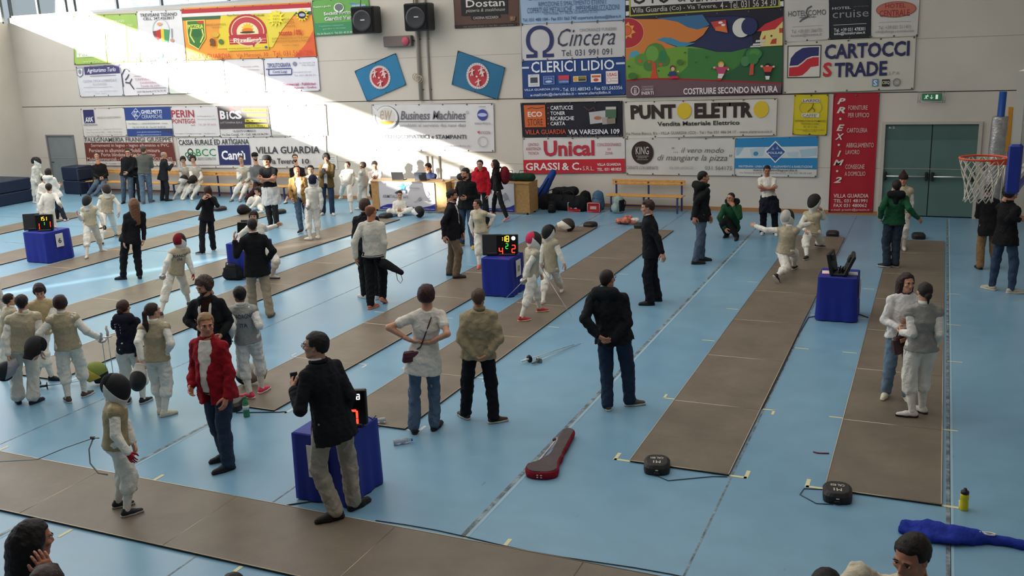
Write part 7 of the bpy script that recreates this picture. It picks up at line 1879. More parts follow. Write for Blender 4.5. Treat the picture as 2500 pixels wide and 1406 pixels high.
{'label':'dark haired child in white standing between the corner fencer and the coat','S':1.24,'near':0,'seed':316,'base':[-23.858,19.569,0],'J':[51,70,658,127,176,1024,142,173,1150,137,277,982,100,50,982,177,237,785,87,-16,788,265,91,716,253,18,716,61,134,658,40,7,658,104,73,357,6,-12,350,81,16,53,-81,-16,53],'hf':[.987,-.163,.0],'toeL':-1.525,'toeR':-1.944,'wear':[('breeches','e3dfd5',{'sock':'dedad2'}),('fence','e3dfd5')],'hs':.145,'hair':('medium','1e1412'),'shoe':('c8c4bc','a8a49c')},
{'label':'boy in white fencing jacket behind the table with sheet 6, back turned','S':1.483,'near':0,'seed':323,'base':[-20.464,16.89,0],'J':[54,55,789,135,136,1226,125,151,1378,13,47,1175,238,207,1175,25,-105,983,401,141,1005,48,-124,766,287,298,903,-9,10,789,117,99,789,-96,16,429,72,161,426,-137,-31,63,137,31,85],'hf':[-.58,.814,.0],'toeL':.828,'toeR':.41,'wear':[('breeches','e3dfd5',{'sock':'dedad2'}),('fence','e3dfd5')],'hs':.142,'hair':('short','241815'),'shoe':('3a3430','b8b0a4')},
{'label':'man in black jacket with lanyard and glasses in the standing group of men','S':1.711,'near':0,'seed':330,'base':[-23.485,22.524,0],'J':[51,65,919,128,163,1424,141,147,1598,251,255,1364,-12,48,1364,277,125,1115,-62,52,1086,274,-102,1002,-19,6,841,125,123,919,-22,8,919,160,45,500,-67,-31,495,140,24,73,-140,-24,73],'hf':[.609,-.774,-.174],'toeL':-2.266,'toeR':-2.684,'wear':[('trousers','4a5868'),('jacket','16171b',{'hem':-.12})],'w':1.05,'hair':('short','1c1412'),'glasses':True,'shoe':('1a1a1c','141414')},
{'label':'man in dark sweater with crossed arms behind the lanyard man','S':1.508,'near':0,'seed':337,'base':[-23.444,22.857,0],'J':[-71,138,810,-177,345,1255,-163,334,1409,-77,431,1207,-255,214,1207,25,287,1032,-128,104,1024,-41,78,1075,64,206,1075,-21,199,810,-121,77,810,69,97,444,-100,9,440,119,20,64,-119,-20,64],'hf':[.774,-.633,.0],'toeL':-2.047,'toeR':-2.466,'wear':[('trousers','2c333e'),('jacket','1c1d20',{'hem':-.1})],'hair':('short','3a2c26'),'shoe':('1a1a1c','141414')},
{'label':'man in grey green shirt and jeans with his back turned in the standing group','S':1.798,'near':0,'seed':344,'base':[-22.804,22.644,0],'J':[36,25,965,91,63,1496,83,83,1679,-81,-12,1432,250,130,1432,-136,33,1143,212,198,1145,-62,283,1197,-29,297,1197,-56,-14,965,129,65,965,-41,-63,516,55,140,525,2,-160,77,-2,160,77],'hf':[-.394,.919,.0],'toeL':.614,'toeR':.195,'wear':[('trousers','5a6a7c',{'flare':.012}),('jacket','5a5c56',{'hem':-.05,'infl':.022})],'w':1.08,'hair':('short','4a3a30'),'shoe':('5a5a5c','6a6a6c')},
{'label':'bald man in dark suit facing right at the end of the standing group','S':1.549,'near':0,'seed':351,'base':[-22.542,23.135,0],'J':[42,40,832,106,101,1289,118,115,1447,-17,193,1234,214,-6,1234,59,274,1004,280,84,1004,245,290,1137,268,270,1137,-22,96,832,107,-15,832,-58,78,445,156,22,449,-121,20,66,121,-20,66],'hf':[.633,.735,-.242],'toeL':-.502,'toeR':-.921,'wear':[('trousers','222328'),('blazer','222428',{'hem':-.36})],'w':1.06,'hair':('fringe','9a948c'),'skin':'b98468','shoe':('1a1a1c','141414')},
{'label':'man in black and orange jacket and jeans seated on the far left bench','S':1.74,'near':0,'seed':358,'base':[-26.066,24.0,0],'J':[10,11,501,-20,-22,1011,-35,-38,1315,97,97,948,-130,-133,948,171,81,671,-74,-191,673,240,-153,588,166,-227,588,74,75,501,-54,-54,501,321,-264,387,132,-431,389,160,-520,74,-160,-500,74],'hf':[.712,-.703,.0],'toeL':-2.14,'toeR':-2.559,'wear':[('trousers','5a6878'),('jacket','1c1a1c',{'hem':0,'collar':'d87a28'})],'hs':.135,'hair':('buzz','2a1d18'),'shoe':('2a2626','8a8480')},
{'label':'young fencer seated on the bench with a white mask on the lap, left of two','S':1.5,'near':0,'seed':365,'base':[-22.315,24.0,0],'J':[10,9,502,-20,-19,939,-35,-33,1209,89,76,886,-122,-107,886,152,58,647,-77,-160,648,196,-147,576,128,-206,576,69,60,502,-49,-42,502,182,-249,322,40,-375,356,160,-520,64,-160,-500,64],'hf':[.633,-.73,-.259],'toeL':-2.218,'toeR':-2.637,'wear':[('breeches','e3dfd5',{'sock':'dedad2'}),('fence','e3dfd5'),('vest','a8a498')],'hs':.145,'hair':('medium','1c1412'),'shoe':('d8d4cc','c0bcb4')},
{'label':'young fencer seated on the bench with a dark mask on the lap, right of two','S':1.55,'near':0,'seed':372,'base':[-21.903,24.0,0],'J':[10,9,502,-20,-18,954,-35,-32,1232,94,79,899,-126,-108,899,158,59,652,-8,-222,702,201,-154,579,164,-328,594,71,61,502,-51,-43,502,223,-260,346,57,-390,368,160,-520,66,-160,-500,66],'hf':[.634,-.745,-.208],'toeL':-2.227,'toeR':-2.646,'wear':[('breeches','e3dfd5',{'sock':'dedad2'}),('fence','e3dfd5'),('vest','a8a498')],'hs':.145,'hair':('curly','1c1412'),'shoe':('d8d4cc','c0bcb4')},
{'label':'fencer in white seated at the end of the bench beside the capped man','S':1.6,'near':0,'seed':379,'base':[-19.968,24.0,0],'J':[10,8,502,-20,-16,969,-34,-29,1248,113,61,911,-145,-87,911,173,30,656,-77,-192,679,174,-194,582,112,-252,809,82,49,502,-62,-33,502,246,-298,389,35,-409,405,160,-520,68,-160,-500,68],'hf':[.496,-.868,.0],'toeL':-2.413,'toeR':-2.832,'wear':[('breeches','e3dfd5',{'sock':'dedad2'}),('fence','e3dfd5'),('vest','b0aca0')],'hs':.135,'hair':('short','3a2c26'),'shoe':('8a8480','6a6460')},
{'label':'bearded man in dark cap and grey shirt seated behind the black t-shirt man','S':1.78,'near':0,'seed':386,'base':[-19.416,24.0,0],'J':[10,8,502,-20,-16,1022,-34,-28,1332,81,121,958,-113,-147,958,156,103,674,-45,-201,677,223,-145,733,204,-207,591,64,83,502,-45,-67,502,340,-242,373,170,-432,366,160,-520,76,-160,-500,76],'hf':[.809,-.588,.0],'toeL':-1.99,'toeR':-2.409,'wear':[('trousers','3a2024'),('jacket','6a6c6e',{'hem':0,'infl':.018})],'hs':.135,'cap':'1c1c20','hair':('short','1c1412'),'beard':'241a16','shoe':('1c1c20','2a2a2e')},
{'label':'young man in black t-shirt and cap with arms crossed and white jacket at waist','S':1.853,'near':1,'seed':393,'base':[-15.883,20.05,0],'J':[-2,5,995,-5,13,1542,-11,-9,1731,154,80,1475,-162,-57,1475,204,-81,1220,-79,-203,1220,-5,-244,1292,182,-163,1292,87,43,995,-90,-33,995,117,-29,539,-65,-90,536,80,17,79,-80,-17,79],'hf':[-.285,-.956,.07],'toeL':-2.524,'toeR':-2.943,'wear':[('trousers','33302f',{'flare':.006}),('tshirt','19191c',{'hem':-.08,'sleeve':.3}),('waist','d8d6d4')],'bare':True,'cap':'2c2f30','hair':('short','2a1d18'),'skin':'b98468','shoe':('33302e','2a2624')},
{'label':'child in white sitting on the floor beside a dark mask bag','S':1.4,'near':0,'seed':400,'base':[-18.181,22.262,0],'J':[61,50,91,22,18,386,43,35,556,140,-44,336,-84,90,336,55,-189,179,-131,70,111,-18,-341,57,-99,-128,160,124,13,91,-1,87,91,-46,-166,339,270,-187,100,-191,-320,60,540,-461,60],'hf':[-.098,-.973,-.208],'toeL':2.814,'toeR':2.395,'wear':[('breeches','e3dfd5',{'sock':'dedad2'}),('fence','e3dfd5')],'hs':.15,'hair':('medium','1c1412'),'shoe':('d8d4cc','c0bcb4')},
{'label':'man in dark shirt seated on the bench behind the bald man','S':1.74,'near':0,'seed':407,'base':[-17.904,24.0,0],'J':[10,7,502,-19,-14,1010,-34,-25,1313,117,80,947,-149,-104,947,185,48,670,-109,-172,671,206,-196,589,120,-255,589,84,59,502,-65,-44,502,312,-302,419,91,-443,425,160,-520,74,-160,-500,74],'hf':[.57,-.822,.0],'toeL':-2.326,'toeR':-2.745,'wear':[('trousers','6a3a34',{'len':.5}),('jacket','1f1c20',{'hem':0,'infl':.018})],'hs':.135,'hair':('short','2a1d18'),'beard':'2a1d18','shoe':('d0ccc8','2a2a2e')},
{'label':'bald man in tan jacket with a black shoulder strap holding out his hand','S':1.62,'near':1,'seed':414,'base':[-14.711,19.783,0],'J':[-24,-8,870,-60,-21,1347,-45,-33,1513,91,39,1289,-203,-78,1289,134,25,1026,-235,-146,1033,126,-24,791,-113,-265,864,58,24,870,-106,-41,870,-21,145,459,13,-201,490,-122,311,69,122,-311,91],'hf':[.761,-.602,-.242],'toeL':-2.555,'toeR':-2.973,'wear':[('trousers','42566c',{'flare':.01}),('shirt','cdd0d4'),('jacket','8a6c42',{'front':.05,'hem':-.22,'infl':.03})],'w':1.05,'belly':.03,'hair':('fringe','9a6a50'),'skin':'c47a60','shoe':('2a2626','3a3634')},
{'label':'white suited fencer in navy lettered mask standing with lowered foil','S':1.526,'near':1,'seed':421,'base':[-13.65,18.705,0],'J':[32,15,828,81,37,1278,72,53,1433,-54,-24,1223,205,92,1223,-41,-59,974,247,78,976,73,-233,886,201,99,756,-40,-18,828,105,47,828,-121,-11,455,26,133,465,-57,-88,87,57,88,87],'hf':[-.471,.882,.0],'toeL':1.678,'toeR':.979,'wear':[('breeches','f0ece4',{'sock':'dedad2'}),('fence','f0ece4'),('vest','d0ccc2')],'hs':.15,'mask':('23253c','e4e0dc','23253c'),'shoe':('e0dcd4','b8b0a4')},
{'label':'dark haired boy facing the camera behind the navy masked fencer','S':1.613,'near':1,'seed':428,'base':[-14.581,19.919,0],'J':[27,29,880,67,73,1356,77,57,1521,189,148,1299,-65,-12,1299,226,66,1048,-60,-90,1044,212,-156,960,130,-208,960,98,74,880,-44,-16,880,153,-13,490,-66,-43,474,110,23,91,-110,-23,69],'hf':[.533,-.846,.0],'toeL':-2.37,'toeR':-2.789,'wear':[('breeches','e3dfd5',{'sock':'dedad2'}),('fence','e3dfd5'),('vest','a8a498')],'hs':.142,'hair':('short','1c1412'),'shoe':('c8c4bc','a8a49c')},
{'label':'man in brown corduroy jacket and jeans looking at his phone','S':1.687,'near':0,'seed':435,'base':[-15.458,21.915,0],'J':[26,28,906,65,70,1404,73,52,1576,213,137,1343,-93,-7,1343,253,4,1102,-33,-128,1100,189,-197,1236,158,-211,1236,112,68,906,-60,-12,906,163,-4,494,-92,-44,487,153,-4,72,-153,4,72],'hf':[.389,-.827,-.407],'toeL':-2.178,'toeR':-2.876,'wear':[('trousers','2f3d54',{'flare':.016}),('shirt','cfd0d2'),('blazer','665232',{'front':.045,'hem':-.26})],'w':1.08,'hair':('curly','1a1310'),'skin':'8a5f4c','shoe':('c8c2b8','b0a89c')},
{'label':'fencer in grey and white with knee raised beside the wooden desk','S':1.361,'near':0,'seed':442,'base':[-15.436,22.814,0],'J':[41,33,724,103,82,1126,98,67,1265,213,124,1078,-22,29,1078,202,288,924,-180,112,942,160,229,736,-91,37,778,107,60,724,-24,6,724,267,-180,408,-221,176,504,411,-381,58,-411,381,308],'hf':[-.274,-.962,.0],'toeL':-2.547,'toeR':-2.966,'wear':[('breeches','e3dfd5',{'sock':'dedad2'}),('fence','e3dfd5'),('vest','c8c4bc')],'hs':.142,'hair':('short','2a1d18'),'shoe':('d8d4cc','c0bcb4')},
{'label':'dark haired fencer in white turned sideways next to the wooden desk','S':1.36,'near':0,'seed':449,'base':[-14.869,22.806,0],'J':[30,18,723,75,44,1125,60,39,1263,77,-86,1076,63,167,1076,11,-106,862,88,198,855,-153,4,899,38,191,660,34,-53,723,26,88,723,-79,-10,396,66,24,387,-150,42,58,150,-42,58],'hf':[-.95,-.311,.0],'toeL':1.834,'toeR':1.416,'wear':[('breeches','e3dfd5',{'sock':'dedad2'}),('fence','e3dfd5'),('vest','c8c4bc')],'hs':.142,'hair':('medium','2a1d18'),'shoe':('d8d4cc','c0bcb4')},
{'label':'man in white shirt sitting behind the left end of the desk','S':1.74,'near':0,'seed':456,'base':[-14.55,23.75,0],'J':[-318,-195,630,-316,-169,1002,-306,-188,1179,-176,-94,939,-458,-253,939,-112,-218,689,-390,-374,688,-156,-430,828,-187,-447,828,-239,-150,630,-397,-239,630,42,-444,477,-205,-593,464,200,-400,74,-200,-400,74],'hf':[.463,-.818,-.342],'toeL':-2.417,'toeR':-2.836,'wear':[('trousers','2a2c34'),('jacket','dcd6cc',{'hem':0,'infl':.018})],'hair':('crop','1c1412'),'skin':'b98468'},
{'label':'man in blue checked shirt sitting at the desk laptop','S':1.74,'near':0,'seed':463,'base':[-12.75,23.75,0],'J':[-363,-195,608,-347,-175,964,-358,-192,1141,-190,-155,901,-510,-201,901,-176,-294,650,-492,-338,649,-295,-475,790,-330,-480,790,-273,-182,608,-452,-208,608,-37,-490,411,-356,-593,431,200,-350,74,-200,-400,74],'hf':[-.501,-.809,-.309],'toeL':-2.789,'toeR':3.076,'wear':[('trousers','2a2c34'),('jacket','2a3150',{'hem':0,'infl':.018})],'hair':('short','1c1412'),'skin':'b98468'},
{'label':'boy in white sitting cross legged on the floor before the desk banner','S':1.42,'near':0,'seed':470,'base':[-13.413,22.341,0],'J':[14,9,79,22,13,373,38,23,547,136,76,322,-95,-52,322,191,33,98,-95,-121,98,163,-168,150,89,-210,150,79,44,79,-50,-27,79,409,-60,157,-88,-372,156,158,-292,61,216,-217,61],'hf':[.477,-.862,-.174],'toeL':-2.426,'toeR':-2.845,'wear':[('breeches','e3dfd5',{'sock':'dedad2'}),('fence','e3dfd5')],'hs':.15,'hair':('short','241815'),'shoe':('d8d4cc','c0bcb4')},
{'label':'black haired woman at the bottom left holding a phone to her mouth','S':1.7,'near':2,'seed':477,'base':[-4.747,3.49,0],'J':[-3,-8,955,-6,-19,1457,0,0,1630,-163,-1,1395,151,-35,1395,-203,-30,1119,383,-180,1459,-191,32,876,473,-297,1662,-90,2,955,85,-17,955,-105,29,514,109,19,515,-120,0,72,120,0,72],'hf':[.31,.935,-.174],'toeL':.099,'toeR':-.32,'wear':[('trousers','1a1a1e'),('jacket','16161a',{'hem':-.2})],'curl':[None,.5],'bend':[None,[-.36,-.06,1.0]],'fem':True,'hair':('long','140c0d'),'skin':'b07258'},
{'label':'brown haired head just in front of the black haired woman','S':1.55,'near':2,'seed':484,'base':[-4.024,2.981,0],'J':[5,-5,1153,13,-13,1610,0,0,1769,-93,-112,1555,116,87,1555,-96,-157,1303,162,87,1303,-132,-112,1081,119,126,1081,-53,-61,1153,64,50,1153,-113,-8,612,71,52,607,-120,0,66,120,0,66],'hf':[-.688,.726,.0],'toeL':.968,'toeR':.549,'wear':[('trousers','1a1a1e'),('jacket','2a2024',{'hem':-.2})],'hair':('medium','2c1a16'),'skin':'b07258'},
{'label':'short haired boy in beige fencing jacket at the bottom right','S':1.76,'near':2,'seed':491,'base':[.007,4.967,0],'J':[4,7,944,11,18,1464,0,0,1643,168,-26,1400,-148,60,1400,214,-2,1114,-245,-149,1578,192,-63,862,-322,-395,1614,93,-16,944,-84,31,944,-18,-36,510,8,-11,508,-120,0,75,120,0,75],'hf':[-.486,-.84,-.242],'toeL':3.088,'toeR':2.669,'wear':[('trousers','d8d4ca'),('jacket','cfc5ae',{'hem':-.1})],'hair':('short','1c120f'),'skin':'b37a60'},
{'label':'top of a black haired head at the bottom edge left of the boy','S':1.62,'near':2,'seed':498,'base':[-.403,4.82,0],'J':[1,-8,821,2,-19,1298,0,0,1464,-149,-31,1240,152,-5,1240,-181,-66,977,189,-35,977,-181,-6,745,179,25,745,-83,-15,821,85,-1,821,-129,140,449,105,150,445,-120,0,69,120,0,69],'hf':[-.083,.997,.0],'toeL':.293,'toeR':-.126,'wear':[('trousers','1a1a1e'),('jacket','1c1c20',{'hem':-.2})],'hair':('short','120d0c'),'skin':'b37a60'},
{'label':'top of a dark head at the bottom edge below the near piste','S':1.5,'near':2,'seed':505,'base':[-3.639,3.877,0],'J':[5,-5,717,12,-13,1159,0,0,1312,-90,-108,1105,113,83,1105,-93,-151,862,157,84,862,-128,-108,647,116,121,647,-52,-59,717,62,48,717,-220,87,415,-17,167,370,-120,0,64,120,0,64],'hf':[-.684,.729,.0],'toeL':.963,'toeR':.544,'wear':[('trousers','1a1a1e'),('jacket','1c1c20',{'hem':-.2})],'hair':('short','120d0c'),'skin':'b37a60'}]
BUILT = {}
for d in PEOPLE: BUILT[d['label']] = person(d)

# ------------------------------------------------------------------ names printed on the backs of two vests
def back_print(label, lines):
    root, J, d, hT = BUILT[label]
    vest = [o for o in root.children if o.name.split('.')[0] in ('lame_vest', 'jacket')][0]
    me = vest.data; bt = BVHTree.FromPolygons([v.co.copy() for v in me.vertices], [tuple(p.vertices) for p in me.polygons])
    B0 = np.array(root.location); S = d['S']
    up = nrm(J['N']-J['P']); rt = nrm(J['SR']-J['SL']); fw = nrm(np.cross(up, rt))
    b = MB()
    for st, zc, wd, hg, *ex in lines:
        vs, fs = text_geo(st, 0.02); out = []
        c = J['N']-up*zc*S-fw*0.35-B0+(rt*ex[0]*S if ex else 0)
        for x, y in vs:
            p = c+rt*(x-0.5)*wd*S+up*(y-0.5)*hg*S
            h = bt.ray_cast(Vector(p), Vector(fw))
            q = (np.array(h[0]) if h[0] is not None else p+fw*0.22)-fw*0.004
            out.append(tuple(q))
        b.add(out, fs, cloth(ex[1] if ex else '3f4a5c'))
    o = b.build('lettering', root); o['kind'] = 'stuff'
back_print('fencer in red and black helmet with name across the lame back', [('BIANCHI', 0.075, 0.19, 0.038), ('ITA', 0.125, 0.07, 0.036)])
back_print('fencer with name on lame vest and bright pink shoes, back turned', [('GUADAGNO', 0.07, 0.20, 0.040), ('ITA', 0.15, 0.065, 0.036)])
back_print('girl in navy hooded jacket and white breeches with hand at her face', [('-', z, 0.055, 0.014, -0.062, 'd8c4c4') for z in (0.035, 0.06, 0.085, 0.11)])
for f_ in [('foil standing upright under the outstretched hand, front one', [-10.098, 8.91, 0.767], [-10.521, 9.273, 0.03]), ('foil pointing down left in the hand of the pink helmeted fencer', [-5.974, 13.663, 0.684], [-6.812, 14.644, 0.03]), ('foil with pale blade crossing the piste edge', [-6.242, 15.041, 0.592], [-5.322, 14.07, 0.03]), ('foil in the left hand of the red helmeted fencer', [-12.222, 12.266, 0.706], [-12.899, 12.709, 0.446]), ('foil in the lowered hand of the black masked fencer near sheet 6', [-17.655, 16.119, 0.637], [-16.83, 16.274, 0.763], '202022', '2a2a2e'), ('foil hanging from the hand of the navy masked fencer', [-13.542, 18.42, 0.86], [-14.87, 19.812, 0.03])]:
    foil(*f_)
_w = BUILT['boy in lame vest with arm out resting on two upright foils']
p_ = [Vector(f_) for f_ in ((-9.93, 8.86, 0.84), (-9.84, 8.78, 0.03))]
foil('foil standing upright under the outstretched hand, rear one', p_[0], p_[1])
# ------------------------------------------------------------------ loose masks
def loose_mask(label, loc, rot, mesh_c, bib_c, strap_c, s=1.0, part=False):
    A, Bb, Cc = mask_geo(0.0075)
    o = link('fencing_mask', shared_mesh(('mask', 0.0075), 'fencing_mask', *A)); o.material_slots[0].link = 'OBJECT'; o.material_slots[0].material = mat(mesh_c, 0.6, 0.2, 0.15, 160, 0.5, 160, 0.4)
    o.location = loc; o.rotation_euler = rot; o.scale = (s, s, s); tag(o, label, 'fencing mask')
    for nm, g, c in (('bib', Bb, bib_c), ('back_strap', Cc, strap_c)):
        q = link(nm, shared_mesh((nm if nm == 'bib' else 'strap', 0.0075), nm, *g), o); q.material_slots[0].link = 'OBJECT'; q.material_slots[0].material = cloth(c)
    return o
loose_mask('mask with yellow green and blue print on the floor behind the left group', (-10.55, 9.12, 0.16), (1.3, 0.3, 2.3), '7d8a3c', 'b9a24a', '1f2428')
loose_mask('silver grey mask on the piste end behind the pink shoes', (-8.40, 9.72, 0.17), (1.2, 0.1, -1.0), 'a8a298', '8a8070', '1c1a1a')
loose_mask('white and dark mask lying on the far piste end beside a reel', (-7.95, 20.95, 0.17), (1.3, 0.2, 2.0), '3a332c', 'e0d8c8', '2a2420')
loose_mask('dark mask held under the arm of the boy with upright foils', tuple(BUILT['boy in lame vest with arm out resting on two upright foils'][1]['WL']+np.array([0.06, -0.10, 0.10])), (0.4, 0.3, 2.4), '1d1d20', '2a2826', '1b1b1e', 0.8)
loose_mask('dark mask with silver bib carried low between two girls', tuple(BUILT['girl in lame vest with long ponytail looking to the right'][1]['WL']+np.array([0.0, -0.10, -0.24])), (2.6, 0.2, 0.6), '1d1d20', 'bdb8b0', '6a2a2a', 0.82)
loose_mask('dark mask hanging from the hand of the boy at the far left', tuple(BUILT['boy in lame vest with dark hair, back turned, leftmost of the left group'][1]['WL']+np.array([-0.03, -0.06, -0.22])), (1.9, 0.2, -0.6), '22262c', '9a98a0', '1b1b1e', 0.8)
loose_mask('black and white mask beside the cross legged boy', (-12.60, 22.02, 0.15), (1.2, 0.3, 1.2), '1d1d20', 'dcd8d4', '1c1c1f')
loose_mask('dark mask beside the child sitting on the floor', (-18.0, 21.4, 0.15), (1.0, 0.4, -0.4), '241c20', '2a2226', '1c1c1f')
for k, (lab, key, c) in enumerate((('white mask on the lap of the seated fencer left of two', 'young fencer seated on the bench with a white mask on the lap, left of two', 'd8d4d0'), ('dark mask on the lap of the seated fencer right of two', 'young fencer seated on the bench with a dark mask on the lap, right of two', '26221f'))):
    J_ = BUILT[key][1]; loose_mask(lab, tuple((J_['WL']+J_['WR'])/2+np.array([0, -0.12, 0.04])), (1.0, 0, 3.1), '201c1c', c, '1c1c1f', 0.9)
# ------------------------------------------------------------------ bags
def blob_bag(name, label, cat, fn, h, m, loc=(0, 0, 0), rz=0, group=None, lo=(-0.4, -0.3, -0.02), hi=(0.4, 0.3, 0.7)):
    f = Field(lo, hi, h); fn(f); V, F = f.mesh()
    o = link(name, np_mesh(name, V, F, [m])); o.location = loc; o.rotation_euler = (0, 0, rz); tag(o, label, cat, group); return o
BK = cloth('1b1c1f')
def pack(f, w=0.16, d=0.11, h=0.42):
    f.cap((0, 0, 0.11), (0, 0.02, h-0.10), w, w*0.82, 0.03)
    f.ell((0, -0.13, 0.14), (w*0.72, 0.07, 0.12), 0.02); f.clip((0, 0, 0.0), (0, 0, -1)); f.folds(0.004, 40, 3)
def straps(o, m, w=0.10, h=0.36):
    b = MB()
    for s in (-1, 1): b.tube([(s*w*0.6, 0.14, h), (s*w*0.8, 0.22, h-0.10), (s*w*0.85, 0.19, 0.16), (s*w*0.9, 0.12, 0.06)], 0.012, m, 6)
    b.tube([(-0.03, 0.08, h+0.04), (0, 0.08, h+0.09), (0.03, 0.08, h+0.04)], 0.008, m, 6); b.build('strap', o)
    MB().tube([(-w*1.1, -0.03, h*0.55), (-w*0.9, -0.12, h*0.8), (0, -0.155, h*0.9), (w*0.9, -0.12, h*0.8), (w*1.1, -0.03, h*0.55)], 0.004, metal('8a8a8a'), 5).build('zip', o)
for lab, c, x, y, s in (('tall black backpack standing behind red bags by the wall', '17171a', -8.62, 24.05, 1.15), ('blue grey backpack standing by the wall left of the bench', '4a6a86', -8.28, 24.12, 1.15), ('small black rucksack in front of the dark duffel pile', '1f2020', -9.35, 23.45, 0.7)):
    o = blob_bag('backpack', lab, 'backpack', pack, 0.014, cloth(c), (x, y, 0), 0.1, 'bags heaped by the back wall'); o.scale = (s, s, s); straps(o, BK)
o = blob_bag('backpack', 'pale green and black backpack slumped by the bench leg', 'backpack', pack, 0.014, cloth('8fa6a0'), (-7.60, 23.75, 0), -0.4, 'bags heaped by the back wall'); straps(o, BK)
b = MB().box((0.13, 0, 0.2), (0.06, 0.2, 0.3), BK, bev=0.02).build('side_panel', o)
def duffel(f): f.cap((-0.34, 0, 0.17), (0.34, 0, 0.17), 0.17, 0.18, 0.03); f.clip((0, 0, 0), (0, 0, -1)); f.folds(0.012, 22, 9)
for lab, x, y, rz, s in (('big black duffel bag on the bag heap, left', -9.45, 24.0, 0.2, 1.25), ('big black duffel bag on the bag heap, right', -8.95, 23.85, -0.15, 1.2)):
    o = blob_bag('duffel_bag', lab, 'bag', duffel, 0.02, BK, (x, y, 0), rz, 'bags heaped by the back wall', (-0.62, -0.3, -0.02), (0.62, 0.3, 0.5)); o.scale = (s*0.8, s, s)
    MB().tube([(-0.18, -0.15, 0.24), (-0.16, -0.10, 0.42), (0.0, -0.05, 0.46), (0.16, -0.10, 0.42), (0.18, -0.15, 0.24)], 0.014, cloth('2a2a2c'), 6).build('handle', o)
o = blob_bag('duffel_bag', 'black soft bag lying on top of the bag heap', 'bag', duffel, 0.02, cloth('202124'), (-9.2, 24.1, 0.36), 0.3, 'bags heaped by the back wall', (-0.62, -0.3, -0.02), (0.62, 0.3, 0.5)); o.scale = (0.7, 0.8, 0.7)
for lab, x, w in (('red shopping bag with pale border, left of two by the wall', -8.80, 0.34), ('red shopping bag with pale border, right of two by the wall', -8.25, 0.34)):
    t = thing('shopping_bag', lab, 'bag', (x, 23.72, 0), 0.05, 'red bags by the wall')
    MB().box((0, 0, 0.13), (w, 0.16, 0.26), cloth('a82a30'), None, (0.94, 0.7), 0.012).build('bag_body', t)
    g = MB()
    for a, c in (((-w/2, 0.02), (w/2, 0.02)), ((w/2, 0.02), (w/2*0.95, 0.25)), ((w/2*0.95, 0.25), (-w/2*0.95, 0.25)), ((-w/2*0.95, 0.25), (-w/2, 0.02))): g.tube([(a[0], -0.075, a[1]), (c[0], -0.068, c[1])], 0.008, cloth('d8c0b8'), 5)
    g.build('piping', t)
    MB().box((0, -0.082, 0.13), (w*0.5, 0.006, 0.08), cloth('d8b0a8')).build('printed_patch', t)
o = blob_bag('duffel_bag', 'blue holdall between the two red shopping bags', 'bag', duffel, 0.02, cloth('28406e'), (-8.52, 23.85, 0), 0, 'bags heaped by the back wall', (-0.62, -0.3, -0.02), (0.62, 0.3, 0.5)); o.scale = (0.35, 0.5, 0.62)
def leanbag(f): f.cap((0, 0, 0.18), (0.42, 0.22, 0.98), 0.17, 0.08, 0.04); f.ell((0.0, -0.02, 0.30), (0.17, 0.13, 0.3), 0.04); f.clip((0, 0, 0), (0, 0, -1)); f.folds(0.008, 30, 2)
o = blob_bag('fencing_bag', 'long blue fencing bag leaning against the desk end and wall', 'bag', leanbag, 0.018, cloth('24438a'), (-9.98, 23.95, 0), 0, None, (-0.25, -0.25, -0.02), (0.6, 0.4, 1.15))
MB().tube([(0.05, -0.15, 0.3), (0.2, -0.10, 0.55), (0.36, 0.02, 0.85)], 0.018, cloth('16181c'), 6).build('strap', o)
# red and grey foil case on the floor
def foilcase(f):
    f.cap((-0.05, 0.02, 0.05), (0.03, 0.03, 0.05), 0.135, 0.135, 0.03); f.cap((0, 0.06, 0.05), (0.05, 0.36, 0.05), 0.15, 0.070, 0.04); f.cap((0.05, 0.36, 0.05), (0.02, 1.02, 0.05), 0.070, 0.078, 0.04)
    f.clip((0, 0, 0.0), (0, 0, -1)); f.clip((0, 0, 0.085), (0, 0, 1)); f.folds(0.003, 26, 4)
o = blob_bag('foil_case', 'dark red and grey foil case lying on the floor between the pistes', 'bag', foilcase, 0.009, cloth('8a1c2c'), (-3.56, 8.44, 0), 0.11, None, (-0.25, -0.2, -0.01), (0.25, 1.2, 0.12))
def toppanel(f):
    f.cap((-0.05, 0.02, 0.088), (0.03, 0.03, 0.088), 0.120, 0.120, 0.03); f.cap((0, 0.06, 0.088), (0.05, 0.36, 0.088), 0.134, 0.058, 0.04); f.cap((0.05, 0.36, 0.088), (0.02, 1.02, 0.088), 0.058, 0.066, 0.04)
    f.clip((0, 0, 0.083), (0, 0, -1)); f.clip((0, 0, 0.094), (0, 0, 1))
f = Field((-0.25, -0.2, 0.07), (0.25, 1.2, 0.11), 0.006); toppanel(f); V, F = f.mesh(); link('top_panel', np_mesh('top_panel', V, F, [cloth('5c5254')]), o)
MB().tube([(-0.10, 0.0, 0.03), (-0.13, 0.3, 0.012), (-0.11, 0.62, 0.012), (-0.07, 0.78, 0.05)], 0.010, cloth('c9c4c4'), 6).build('shoulder_strap', o)
MB().box((-0.085, 0.80, 0.06), (0.03, 0.05, 0.03), plastic('6a1822'), bev=0.006).build('buckle', o)
b = MB(); wm_ = cloth('d8ccd0')
for dx in (-0.02, 0.02):
    for dz in (-0.012, 0.012): b.box((dx, -0.119, 0.045+dz), (0.018, 0.006, 0.008), wm_)
b.build('emblem', o)
